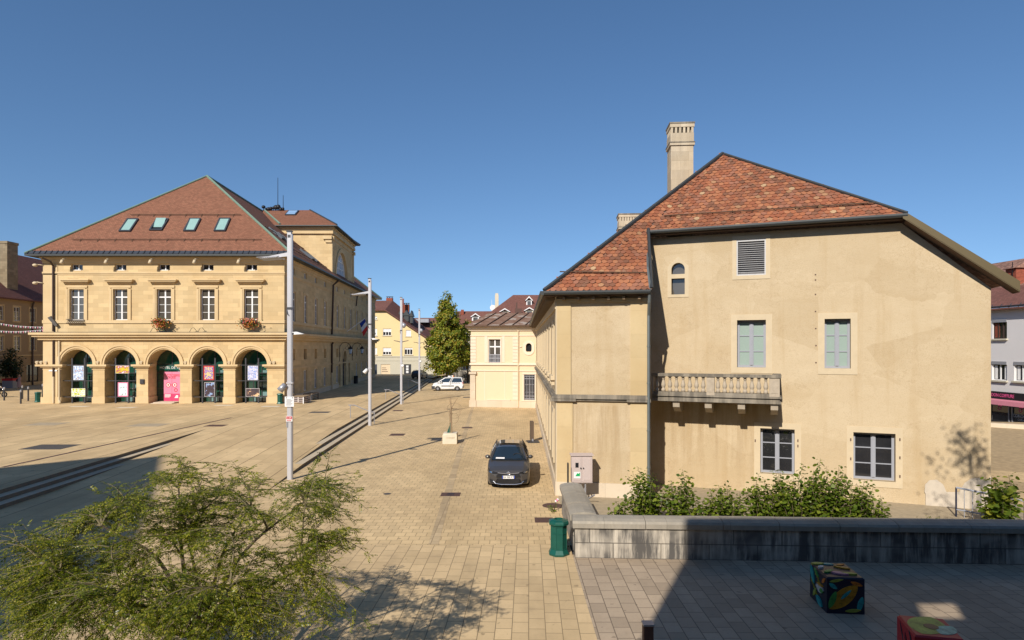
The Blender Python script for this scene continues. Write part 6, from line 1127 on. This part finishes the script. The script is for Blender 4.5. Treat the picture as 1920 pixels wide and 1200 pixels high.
m = MB(); m.tube([V((.085 * math.cos(a), -2.37, .655 + .055 * math.sin(a))) for a in [2 * math.pi * k / 16 for k in range(17)]], .010, 5); m.tube([V((.04 * math.cos(a), -2.37, .66 + .05 * math.sin(a))) for a in [2 * math.pi * k / 12 for k in range(13)]], .008, 4); m.tube([V((.065 * math.cos(a), -2.37, .68 + .022 * math.sin(a))) for a in [2 * math.pi * k / 12 for k in range(13)]], .008, 4); cpart('front_emblem', m, M['chrome'])
m = MB(); m.tube([V((-.44, -2.33, .675)), V((-.1, -2.36, .64)), V((.1, -2.36, .64)), V((.44, -2.33, .675))], .010, 4); cpart('grille_trim', m, M['steel'])
m = MB(); m.ob(V((-.26, -2.385, .445)), V((.52, 0, 0)), V((0, -.01, 0)), UP * .12); pl = cpart('number_plate', m, M['white']); text('plate_lettering', 'GX 960 KT', .105, V((0, -2.398, .505)), V((1, 0, 0)), M['black'], pl, sx=.9)
m = MB()
for x in (-.26, .22): m.ob(V((x, -2.396, .445)), V((.04, 0, 0)), V((0, -.002, 0)), UP * .12)
cpart('plate_band', m, M['blue'], pl)
m = MB(); m.tube([V((-.55, -1.10, 1.012)), V((-.2, -1.13, 1.03)), V((.15, -1.12, 1.035))], .012, 4); m.tube([V((.1, -1.13, 1.015)), V((.4, -1.08, 1.03)), V((.66, -.98, 1.03))], .012, 4); cpart('wiper', m, M['black'])
m = MB(); n_ = (W[2][3] - W[1][3]).cross(W[1][4] - W[1][3]).normalized(); n_ = n_ if n_.y < 0 else -n_; m.prism([W[1][1].lerp(W[0][1], .6) + n_ * .012, W[1][3].lerp(W[0][3], .6) + n_ * .012, W[1][3] + n_ * .012, W[1][1] + n_ * .012], n_ * .004); cpart('dashboard_paper', m, M['white'])
m = MB(); a_ = [W[2][6] + n_ * .012 + (W[2][7] - W[2][6]).normalized() * (.17 * math.cos(t)) + (W[3][6] - W[2][6]).normalized() * (.14 * math.sin(t)) for t in [math.pi * k / 10 for k in range(11)]]; m.tube(a_, .014, 4); cpart('steering_wheel', m, M['darkgrey'])
m = MB(); m.prism([V((-.0, 1.62, 1.5)), V((.0, 1.85, 1.49)), V((.0, 1.82, 1.56))], V((.03, 0, 0))); cpart('roof_aerial', m, M['black'])
m = MB(); grid(m, [[V((x, y, 1.495 - .10 * abs(x / .62) ** 4 * .5 - .02 * (y < 0))) for x in (-.45, -.2, .0, .2, .45)] for y in (.35, .8, 1.4)]); cpart('sunroof', m, M['pane_car'])
for sg in (-1, 1): m = MB(); m.prism([V((sg * .72, 2.26, .80)), V((sg * .84, 2.08, .82)), V((sg * .82, 2.1, .93)), V((sg * .70, 2.27, .93))], V((0, .04, 0))); cpart('tail_light', m, M['red'])
dup(gcar, gp(787, 709.5, ZP), R(172), 'dark car in shade beyond the top of the steps, next to the farthest lamp post')
# white van with black chequers
lowv = [(-2.05, .60, .72, .74, .32), (-2.0, .74, .86, .88, .24), (-1.8, .82, .98, 1.02, .22), (-1.45, .84, 1.06, 1.10, .24), (-1.12, .85, 1.14, 1.2, .24), (-.6, .86, 1.14, 1.16, .26), (.5, .86, 1.14, 1.16, .26), (1.4, .86, 1.14, 1.16, .28), (1.9, .85, 1.14, 1.16, .32), (2.03, .83, 1.12, 1.14, .36), (2.06, .80, 1.0, 1.02, .4)]
van, sidev, Wv = vehicle('van', 'white van with black chequered stripes parked across the street before the tree', V((-8.6, 85.75, 0)), R(-88), M['vanpaint'], lowv, (-1.2, 2.0, .80, -.35, 1.85, .70, 1.80, (.44, .51)), (-1.28, 1.30), .31)
def vpart(name, m, mat, par=None): return mesh_obj(name, m, mat, par or van, V((0, 0, 0)))
for sg in (-1, 1):
    m = MB()
    for k in range(3): y = -1.32 + .27 * k; m.prism([V((sg * .868, y, .98)), V((sg * .868, y + .13, .98)), V((sg * .868, y + .2, 1.09)), V((sg * .868, y + .07, 1.09))], V((sg * .006, 0, 0)))
    for k in range(5): y = .42 + .27 * k; m.prism([V((sg * .868, y, .99)), V((sg * .868, y + .13, .99)), V((sg * .868, y + .06, 1.10)), V((sg * .868, y - .07, 1.10))], V((sg * .006, 0, 0)))
    vpart('chequer', m, M['black']); m = MB(); m.ob(V((sg * .86, -.78, .60)), V((sg * .025, 0, 0)), V((0, 1.65, 0)), UP * .12); vpart('side_moulding', m, M['darkgrey'])
    m = MB(); m.prism([V((sg * .50, -2.05, .74)), V((sg * .74, -1.97, .76)), V((sg * .80, -1.72, .94)), V((sg * .56, -1.9, .92))], V((sg * .02, -.05, .03))); vpart('headlight', m, M['chrome']); m = MB(); m.ob(V((sg * .80, 2.0, .95)), V((sg * .055, 0, 0)), V((0, .07, 0)), UP * .25); vpart('tail_light', m, M['red'])
    m = MB(); m.ob(V((sg * .865, .33, .86)), V((sg * .02, 0, 0)), V((0, .17, 0)), UP * .06); m.ob(V((sg * .864, .22, .32)), V((sg * .004, 0, 0)), V((0, .015, 0)), UP * .8); m.ob(V((sg * .864, -.85, .4)), V((sg * .004, 0, 0)), V((0, .015, 0)), UP * .7); vpart('door_handle', m, M['darkgrey'])
m = MB(); m.ob(V((-.80, -2.10, .26)), V((1.6, 0, 0)), V((0, .3, 0)), UP * .38); m.ob(V((-.86, -1.95, .28)), V((1.72, 0, 0)), V((0, .28, 0)), UP * .36); m.ob(V((-.82, 1.82, .36)), V((1.64, 0, 0)), V((0, .27, 0)), UP * .26); vpart('bumper', m, M['darkgrey']); m = MB(); m.ob(V((-.26, -2.115, .42)), V((.52, 0, 0)), V((0, .02, 0)), UP * .12); vpart('number_plate', m, M['white']); m = MB(); m.box(V((0, .2, 1.84)), .7, .35, .12); m.box(V((0, .62, 1.83)), .2, .2, .2); vpart('roof_beacon', m, M['white']); m = MB(); m.box(V((.25, .75, 1.84)), .16, .16, .16); vpart('beacon_lens', m, plain('amber_lens', (.6, .18, .02), .4))

# ------------------------------------------------------------------ motorbike, people, planter at the left edge
def skin_body(name, verts, edges, mat, parent, levels=1):
    me = bpy.data.meshes.new(name); me.from_pydata([v[0] for v in verts], edges, []); me.materials.append(mat); o = bpy.data.objects.new(name, me); link(o, parent); OFF[o.name] = V((0, 0, 0))
    md = o.modifiers.new('skin', 'SKIN'); sv = me.skin_vertices[0].data
    for i, v in enumerate(verts): sv[i].radius = (v[1], v[2] if len(v) > 2 else v[1]); sv[i].use_root = (i == 0)
    sb = o.modifiers.new('sub', 'SUBSURF'); sb.levels = levels; sb.render_levels = levels; return o
def person(label, loc, rz, lean, arms, top, legs, coat=False):
    t = thing('person', label, 'person', loc, rz, world=False); L = lean; P = [((0, 0, .95), .13, .11), ((0, -.06 * L, 1.15), .13, .10), ((0, -.2 * L, 1.40), .15, .11), ((0, -.25 * L, 1.50), .055), ((0, -.30 * L, 1.58), .075, .09), ((0, -.33 * L, 1.70), .07, .085),
         ((.09, 0, .88), .09), ((.10, -.05, .48), .06), ((.10, .02, .08), .042), ((.10, -.12, .035), .035), ((-.09, 0, .88), .09), ((-.10, .06, .48), .06), ((-.10, .12, .08), .042), ((-.10, -.02, .035), .035)]
    E = [(0, 1), (1, 2), (2, 3), (3, 4), (4, 5), (0, 6), (6, 7), (7, 8), (8, 9), (0, 10), (10, 11), (11, 12), (12, 13)]
    for sg, a in zip((1, -1), arms): k = len(P); P += [((sg * .19, -.2 * L, 1.40), .055), (a[0], .042), (a[1], .030), (a[2], .025)]; E += [(2, k), (k, k + 1), (k + 1, k + 2), (k + 2, k + 3)]
    b = skin_body('body', P, E, M['skin'], t, 2)
    m = MB(); m.smooth = True; m.rings([[V((math.cos(q) * rx, -dy + math.sin(q) * ry, z)) for q in [2 * math.pi * k / 14 for k in range(14)]] for rx, ry, z, dy in ((.20, .16, .86, 0), (.19, .155, 1.05, .04 * L), (.205, .16, 1.25, .13 * L), (.22, .15, 1.38, .2 * L), (.13, .1, 1.47, .23 * L))]); mesh_obj('jacket', m, top, b, V((0, 0, 0)))
    for sg, a in zip((1, -1), arms): m = MB(); m.smooth = True; m.tube([V((sg * .17, -.2 * L, 1.40)), V(a[0]), V(a[1])], [.075, .062, .048], 8); mesh_obj('sleeve', m, top, b, V((0, 0, 0)))
    for p0, p1, p2 in ((P[6], P[7], P[8]), (P[10], P[11], P[12])): m = MB(); m.smooth = True; m.tube([V(p0[0]) + UP * .05, V(p1[0]), V(p2[0])], [.12, .085, .065], 8); mesh_obj('trousers', m, legs, b, V((0, 0, 0)))
    if coat: m = MB(); m.smooth = True; m.rings([[V((math.cos(q) * rx, math.sin(q) * ry, z)) for q in [2 * math.pi * k / 14 for k in range(14)]] for rx, ry, z in ((.30, .26, .25), (.27, .22, .6), (.22, .18, .95), (.2, .165, 1.1))], False); mesh_obj('skirt', m, top, b, V((0, 0, 0)))
    m = MB(); m.ball(V((0, -.31 * L + .025, 1.67)), .105, .115, .115); mesh_obj('hair', m, M['hair'] if not coat else M['palepink'], b, V((0, 0, 0))); return t, b
A1 = (((.24, -.05, 1.18), (.25, -.02, .96), (.25, -.04, .88)), ((-.24, -.05, 1.18), (-.25, -.02, .96), (-.25, -.04, .88)))
pt, pb_ = person('person in a pale pink coat and headscarf with a dark bag beside the planter', gp(36, 728.5, ZP), R(150), .15, A1, M['palepink'], M['palepink'], True); m = MB(); m.ball(V((.18, .12, 1.05)), .2, .14, .22); mesh_obj('shoulder_bag', m, M['navy'], pb_, V((0, 0, 0)))
A2 = (((.30, -.40, 1.22), (.28, -.75, 1.08), (.27, -.86, 1.06)), ((-.30, -.40, 1.22), (-.28, -.75, 1.08), (-.27, -.86, 1.06)))
person('person in a white top leaning forward over the motorbike at the left edge', V((-55.15, 67.9, ZP)), R(90), 1.0, A2, M['white'], M['navy'])
t = thing('motorbike', 'dark motorbike parked in the shade at the left edge', 'motorbike', V((-54.9, 68.3, ZP)), R(90), world=False)
for y in (-.72, .68): m = MB(); m.smooth = True; m.rings([[V((d, y + q * math.cos(2 * math.pi * k / 20), .31 + q * math.sin(2 * math.pi * k / 20))) for k in range(20)] for q, d in ((.2, -.05), (.29, -.06), (.31, 0), (.29, .06), (.2, .05))], False); o = mesh_obj('wheel', m, M['rubber'], t); m = MB(); m.cyl(V((-.05, y, .31)), V((.05, y, .31)), .06); [m.ob(V((-.015, y, .31)), V((.03, 0, 0)), V((0, .24 * math.cos(a), .24 * math.sin(a))), V((0, -.02 * math.sin(a), .02 * math.cos(a)))) for a in [2 * math.pi * k / 6 for k in range(6)]]; mesh_obj('rim', m, M['steel'], o)
m = MB(); m.tube([V((0, -.72, .31)), V((0, -.5, .85)), V((0, -.45, 1.0))], .05, 6); m.tube([V((0, .68, .31)), V((0, .1, .4)), V((0, -.45, .75))], .06, 6); m.ball(V((0, -.05, .42)), .18, .28, .2); mesh_obj('frame', m, M['darkgrey'], t); m = MB(); m.ball(V((0, -.15, .82)), .16, .3, .14); mesh_obj('tank', m, M['navy'], t); m = MB(); m.ball(V((0, .38, .80)), .14, .38, .08); mesh_obj('seat', m, M['black'], t); m = MB(); m.tube([V((-.38, -.35, 1.05)), V((-.1, -.48, 1.0)), V((.1, -.48, 1.0)), V((.38, -.35, 1.05))], .025, 6); mesh_obj('handlebar', m, M['steel'], t); m = MB(); m.ball(V((0, -.6, .9)), .1); mesh_obj('headlight', m, M['chrome'], t)
c = gp(21, 727, ZP); t = thing('planter', 'grey planter box with a dark red rim by the shaded left house', 'planter', c); m = MB(); m.box(c, 1.4, 1.3, .95); mesh_obj('box', m, M['bluegrey'], t); m = MB(); m.box(c + UP * .95, 1.44, 1.34, .3); mesh_obj('rim', m, M['red'], t)
PLANTER = c + UP * 1.25
# ------------------------------------------------------------------ trees and plants
def unit(a): return a / np.maximum(np.linalg.norm(a, axis=-1, keepdims=True), 1e-9)
def leaves(name, C, D, Nn, L, Wd, mat, parent, shape='kite', fold=.0):
    """one small face per leaf: C base points, D leaf axes, Nn leaf normals"""
    off = np.array(OFF[parent.name]); n = len(C); D = unit(D); S = unit(np.cross(D, Nn)); U = unit(np.cross(S, D)); L = np.broadcast_to(L, n)[:, None]; Wd = np.broadcast_to(Wd, n)[:, None]
    if shape == 'kite': pts = [(0, 0), (.45, .5), (1, 0), (.45, -.5)]
    else: pts = [(0, 0), (.22, .42), (.55, .5), (.85, .28), (1, 0), (.85, -.28), (.55, -.5), (.22, -.42)]
    k = len(pts); vs = np.empty((n, k, 3))
    for i, (a, b) in enumerate(pts): vs[:, i] = C + D * L * a + S * Wd * b + U * (fold * abs(b) * Wd) - U * L * (.12 * a * a)
    vs = (vs - off).reshape(-1, 3); me = bpy.data.meshes.new(name); me.vertices.add(n * k); me.vertices.foreach_set('co', vs.ravel().astype('f')); me.loops.add(n * k); me.loops.foreach_set('vertex_index', np.arange(n * k, dtype='i')); me.polygons.add(n); me.polygons.foreach_set('loop_start', np.arange(0, n * k, k, dtype='i')); me.materials.append(mat); me.update(calc_edges=True); me.validate()
    o = bpy.data.objects.new(name, me); link(o, parent); OFF[o.name] = V(off); return o
def rvec(n): return unit(rng.normal(size=(n, 3)))
M['locust'] = leafmat('honey_locust_leaf', [(0, (.04, .062, .006)), (.3, (.09, .122, .010)), (.65, (.165, .185, .018)), (.93, (.30, .29, .04))], .4, .35)
M['linden'] = leafmat('turning_linden_leaf', [(0, (.08, .125, .012)), (.4, (.155, .195, .018)), (.75, (.24, .245, .025)), (.95, (.36, .25, .04))], .32)
M['shrub'] = leafmat('shrub_leaf', [(0, (.05, .085, .010)), (.5, (.10, .15, .016)), (.9, (.19, .23, .03))], .35, .4)
M['maple'] = leafmat('maple_leaf', [(0, (.06, .10, .01)), (.6, (.12, .17, .02)), (.95, (.25, .26, .03))], .4)
M['dark_leaf'] = leafmat('dark_evergreen_leaf', [(0, (.008, .018, .006)), (1, (.022, .042, .010))], .15)
M['flowers'] = leafmat('geranium_flower', [(0, (.05, .10, .02)), (.45, (.10, .14, .03)), (.5, (.55, .06, .03)), (.7, (.62, .20, .12)), (.85, (.60, .35, .05)), (.95, (.55, .2, .3))], .2)
M['trunkm'] = M['bark']
def curve(p0, p1, sag, n, wob, r=None):
    p0, p1 = V(p0), V(p1); ln = (p1 - p0).length; k1, k2 = r.uniform(-1, 1, 3) * wob * ln, r.uniform(-1, 1, 3) * wob * ln
    return [p0.lerp(p1, t) + UP * (sag * ln * math.sin(math.pi * min(1, t * 1.05)) ) + V(k1) * math.sin(math.pi * t) + V(k2) * math.sin(2 * math.pi * t) * .5 for t in [i / n for i in range(n + 1)]]
# feathery honey locust in the foreground
TB = V((-5.0, 10.2, 0)); t = thing('honey_locust', 'feathery leaved young tree in the left foreground, its top below the viewer', 'tree', TB); m = MB(); tw_ = MB(); LC_, LD_, LN_, LL_, LW_ = [], [], [], [], []
fork = TB + V((.02, .0, 1.15)); m.tube([TB, TB + V((.03, .02, .6)), fork], [.085, .075, .065], 8)
OUT = [(-20, 1005), (90, 972), (190, 922), (290, 868), (330, 842), (385, 840), (420, 872), (470, 915), (540, 900), (635, 862), (655, 885), (615, 930), (655, 985), (600, 1010), (612, 1055), (640, 1118), (590, 1150), (585, 1215), (-20, 1215)]
def inside(x, y):
    c = False
    for (x0, y0), (x1, y1) in zip(OUT, OUT[1:] + OUT[:1]):
        if (y0 > y) != (y1 > y) and x < x0 + (x1 - x0) * (y - y0) / (y1 - y0): c = not c
    return c
def add_leaf(p, d, n, s):
    """one compound leaf: a row of paired leaflets along a drooping stalk"""
    nd = 8; d = d.normalized(); sd = d.cross(n); sd = sd.normalized() if sd.length > .01 else V((1, 0, 0)); nn = sd.cross(d); J = rng.normal(size=(nd, 2, 2, 3))
    for i in range(nd):
        f = (i + .6) / nd; q = p + d * (s * f) - UP * (.22 * s * f * f)
        for k, sg in enumerate((-1, 1)): LC_.append(q); LD_.append(sd * sg + d * .55 - UP * .15 + V(J[i, k, 0]) * .12); LN_.append(nn + V(J[i, k, 1]) * .35); LL_.append(s * .26 * (1 - .35 * f)); LW_.append(s * .105)
nodes = []
for px, py, Y in ((190, 985, 10.2), (335, 915, 11.2), (470, 950, 11.4), (560, 1070, 10.0), (230, 1120, 9.0), (110, 1080, 9.4), (430, 1110, 9.0), (350, 1010, 10.4), (300, 1085, 9.9), (570, 940, 11.2)):
    pts = curve(fork, at(px, py, Y), .08, 10, .08, rng); m.tube(pts, [.038 * (1 - i / 13) + .004 for i in range(11)], 6); nodes += pts[3:]
tips = [(352, 838, 11.4), (350, 855, 11.2), (455, 866, 12.0), (640, 866, 9.6), (625, 880, 10.4), (657, 985, 9.8), (640, 1118, 9.2), (10, 1005, 9.8), (100, 972, 10.4), (190, 925, 11.2), (290, 875, 11.8), (600, 1050, 9.8), (610, 925, 10.4), (590, 870, 10.6)]
while len(tips) < 96:
    x, y = rng.uniform(-15, 655), rng.uniform(842, 1212)
    if inside(x, y) and min((x - q[0]) ** 2 + (y - q[1]) ** 2 for q in tips) > 18 ** 2: tips.append((x, y, 9.7 + rng.uniform(-.9, 1.0) + (1050 - y) / 170))
for ti, (px, py, Y) in enumerate(tips):
    px, py = 315 + (px - 315) * .93, 1060 + (py - 1060) * .86; e = at(px, py, Y); st = min(nodes, key=lambda q: (q - e).length + .0); ln0 = (e - st).length
    if ln0 < .25: e = e + (e - fork).normalized() * .3
    pts = curve(st, e, .14, 8, .09, rng); tw_.tube(pts, [.016 * (1 - i / 9.5) + .003 for i in range(9)], 4); nt_ = max(7, int(7 + (e - st).length * 8))
    for k in range(nt_):
        f = .12 + .88 * (k + rng.uniform()) / nt_; i = min(7, int(f * 8)); p = pts[i].lerp(pts[i + 1], f * 8 - i); ax = (pts[i + 1] - pts[i]).normalized(); r_ = V(rng.normal(size=3)); r_ = (r_ - ax * r_.dot(ax)).normalized(); d = (ax * .8 + r_ * .85); d.z = d.z * .45 + rng.uniform(-.22, .12); d.normalize(); ln = rng.uniform(.35, .85); q = [p + d * (ln * j / 4) - UP * (.3 * ln * (j / 4) ** 2) for j in range(5)]; tw_.tube(q, [.006, .006, .005, .004, .003], 3)
        for j in range(9):
            g = (j + .5) / 9 * 4; b = q[min(3, int(g))].lerp(q[min(3, int(g)) + 1], g - int(g)); sd = d.cross(UP).normalized() * (1 if j % 2 else -1)
            add_leaf(b, d * .7 + sd * .9 + V(rng.normal(size=3)) * .3 - UP * .12, UP + V(rng.normal(size=3)) * .3, rng.uniform(.12, .22))
mesh_obj('trunk', m, M['bark'], t); mesh_obj('twigs', tw_, M['twig'], t)
leaves('crown', np.array(LC_), np.array(LD_), np.array(LN_), np.array(LL_), np.array(LW_), M['locust'], t)
print('LEAFLETS', len(LC_))
# turning linden by the van: clumps of leaves on a pointed crown
def crown_tree(name, label, base, prof, n_clump, per, lsz, mat, zlow, seed, trunk_r=.16):
    r = np.random.default_rng(seed); t = thing(name, label, 'tree', base); m = MB(); zt = prof[-1][1]; m.tube([base, base + UP * zlow, base + UP * zt * .6, base + UP * zt * .92], [trunk_r, trunk_r * .85, trunk_r * .45, .03], 7)
    zs = np.array([p[1] for p in prof]); rs = np.array([p[0] for p in prof]); area = np.interp(np.linspace(zs[0], zs[-1], 200), zs, rs); cdf = np.cumsum(area + .15); cdf /= cdf[-1]
    z = np.interp(r.uniform(size=n_clump), cdf, np.linspace(zs[0], zs[-1], 200)); R_ = np.interp(z, zs, rs); a = r.uniform(0, 2 * np.pi, n_clump); q = R_ * np.sqrt(r.uniform(.12, 1.12, n_clump)) * (1 + .22 * np.sin(a * 3 + z * 1.7) * r.uniform(.3, 1, n_clump))
    cc = np.stack([np.cos(a) * q, np.sin(a) * q, z], 1); cs_ = r.uniform(.32, .62, n_clump)
    for i in range(0, n_clump, 5): p = V(cc[i]); s0 = UP * max(zlow * .9, p.z - (p.x ** 2 + p.y ** 2) ** .5 * .55); m.tube([base + s0, base + s0.lerp(p, .55) + UP * .1, base + p], [.05, .035, .012], 4)
    mesh_obj('trunk', m, M['bark'], t); C = np.repeat(cc, per, 0) + r.normal(size=(n_clump * per, 3)) * np.repeat(cs_, per)[:, None] * np.array([.55, .55, .42]); out_ = unit(C * np.array([1, 1, .0]) + np.array([0, 0, .6])); D = unit(out_ * .5 + r.normal(size=C.shape) * .55 - np.array([0, 0, .55])); Nn = unit(out_ + np.array([0, 0, .5]) + r.normal(size=C.shape) * .45)
    leaves('crown', C + np.array(base), D, Nn, r.uniform(.7, 1.25, len(C)) * lsz, r.uniform(.65, .95, len(C)) * lsz, mat, t, 'round'); return t
b = gp(838, 720); crown_tree('linden', 'tall pointed tree turning yellow green behind the white van', b, [(1.7, 1.9), (2.75, 2.6), (3.05, 4.2), (2.85, 6.2), (2.35, 8.2), (1.75, 10.2), (1.2, 11.8), (.8, 13.2), (.1, 14.2)], 420, 46, .27, M['linden'], 2.4, 3, .2)
b = gp(868, 721) + V((.4, 5, 0)); crown_tree('linden', 'smaller tree turning yellow, between the pointed tree and the beige pavilion', b, [(1.0, 3.0), (2.0, 4.2), (2.1, 6.2), (1.5, 8.2), (.6, 9.6), (.1, 10)], 90, 40, .27, M['linden'], 3, 5, .13)
b = V((-17.8, 122, ZP)); crown_tree('linden', 'pale tree top showing behind the long brown roof, left of the pointed tree', V((-12.2, 128, ZP)), [(.8, 4.0), (1.8, 5.5), (2.0, 7.4), (1.2, 9.4), (.1, 10.6)], 70, 34, .27, M['linden'], 3, 6, .13)
crown_tree('potted_bush', 'dark bush growing in the planter by the shaded left house', PLANTER, [(.5, .1), (.95, .8), (1.0, 1.8), (.6, 3.0), (.1, 3.8)], 60, 36, .2, M['dark_leaf'], .3, 8, .06)
# leafy shrubs behind the low wall, one plant of stems each
def shrub(x, y, h, spread, n, label, lsz=.135, mat='shrub', lean=(0, 0), group='shrubs behind the low wall', seed=1, gap=0.05, name='shrub'):
    r = np.random.default_rng(seed); b = V((x, y, 0)); t = thing(name, label, 'shrub', b, group=group); m = MB(); C, D, Nn, Ls = [], [], [], []
    for k in range(n):
        a = r.uniform(0, 2 * np.pi); q = spread * math.sqrt(r.uniform(.02, 1)); hh = h * (r.uniform(.45, .95) if k % 4 else r.uniform(.95, 1.25)) * (1 - .25 * q / spread); e = b + V((math.cos(a) * q + lean[0], math.sin(a) * q * .75 + lean[1], hh)); pts = curve(b + V((math.cos(a) * q * .35, math.sin(a) * q * .3, 0)), e, .02, 8, .06, r); m.tube(pts, [.012 * (1 - i / 9.5) + .003 for i in range(9)], 4); nl = int(hh / gap)
        for j in range(nl):
            f = .12 + .88 * (j + .5) / nl; i = min(7, int(f * 8)); p = pts[i].lerp(pts[i + 1], f * 8 - i); ax = pts[i + 1] - pts[i]; an = j * 2.4 + r.uniform(-.5, .5); s_ = r.uniform(.6, 1.2) * (1.0 if f < .9 else .7)
            d = V((math.cos(an), math.sin(an), r.uniform(-.35, .35))); C.append(p + d * r.uniform(.01, .07)); D.append(d + V((0, 0, -.15))); Nn.append(V((0, 0, .8)) + d * .4 + V(r.normal(size=3)) * .45); Ls.append(s_ * lsz)
            if r.uniform() < .55: d2 = V((math.cos(an + 2), math.sin(an + 2), r.uniform(-.3, .4))); o_ = p + d2 * r.uniform(.08, .22); C.append(o_); D.append(d2); Nn.append(V((0, 0, .8)) + d2 * .4 + V(r.normal(size=3)) * .45); Ls.append(s_ * lsz)
    mesh_obj('stems', m, M['twig'], t); Ls = np.array(Ls); leaves('leaves', np.array(C), np.array(D), np.array(Nn), Ls, Ls * .86, M[mat], t, 'round', .25); return t
def sx_(px, Y): return (px - CX) * Y / F
for i, (px, Y, h, sp, n, lab) in enumerate(((1160, 20.6, .95, .32, 8, 'low leafy shrub at the left end of the row behind the low wall'), (1208, 20.9, 1.75, .62, 26, 'tall bushy shrub in front of the downpipe'), (1272, 20.7, 1.6, .5, 18, 'upright shrub in front of the wall below the left corbel of the balcony'), (1322, 20.4, 1.2, .55, 18, 'short thin shrub below the second balcony corbel'), (1368, 20.5, 1.3, .55, 18, 'short open shrub left of the lower left window'), (1432, 20.6, 1.45, .6, 24, 'dense shrub under the lower left window'), (1488, 20.6, 1.75, .7, 32, 'tall dense shrub at the right side of the lower left window'), (1545, 20.4, 1.95, .6, 32, 'tallest shrub, with one high shoot between the two lower windows'), (1602, 20.3, 1.55, .55, 25, 'dense shrub in front of the lower right window, left half'), (1640, 20.1, 1.0, .35, 12, 'thin shrub at the right end of the row'))): shrub(sx_(px, Y), Y, h * 1.05, sp * 1.25, int(n * 1.3), lab, seed=20 + i)
shrub(15.35, 20.1, 1.75, .75, 26, 'yellow green lobed leaf bush at the right edge by the blue grey railing', .20, 'maple', seed=40, gap=.075)
shrub(sx_(1752, 20.6), 20.9, .35, .4, 10, 'low creeping plant at the foot of the white plastered patch', .08, seed=41)
shrub(1.55, 18.5, .3, .12, 4, 'weed growing between the green bin and the end of the low wall', .06, seed=42, group=None, name='weed'); shrub(1.45, 22.5, .28, .2, 5, 'weeds at the foot of the wall end by the round cover', .08, seed=43, group=None, name='weed')
crown_tree('yard_tree', 'tree standing outside the right edge, seen by its shadow on the buff wall', V((10.85, 10.4, 0)), [(.3, 8.3), (1.4, 9.0), (1.6, 10.1), (1.0, 11.4), (.2, 12.4)], 26, 30, .11, M['maple'], 8.6, 9, .05)
# flower boxes of the hall
for i, (ci, lab) in enumerate(((2, 'red and orange flower box under the middle upper window'), (4, 'red and orange flower box under the rightmost upper window'))):
    c = fA.P(AC[ci], 8.0, .5); t = thing('flower_box', lab, 'flower box', c, group='flower boxes on the hall'); m = MB(); m.ob(c + V((-.75, -.15, .05)), V((1.5, 0, 0)), V((0, .35, 0)), UP * .3); mesh_obj('box', m, M['darkgrey'], t); n = 900; r = np.random.default_rng(60 + i); C = np.array(c) + r.normal(size=(n, 3)) * np.array([.36, .16, .15]) + np.array([0, -.1, .30]); C[:, 2] -= .25 * np.abs(r.normal(size=n)); D = rvec(n); leaves('flowers', C, D, rvec(n), .13, .11, M['flowers'], t, 'round')
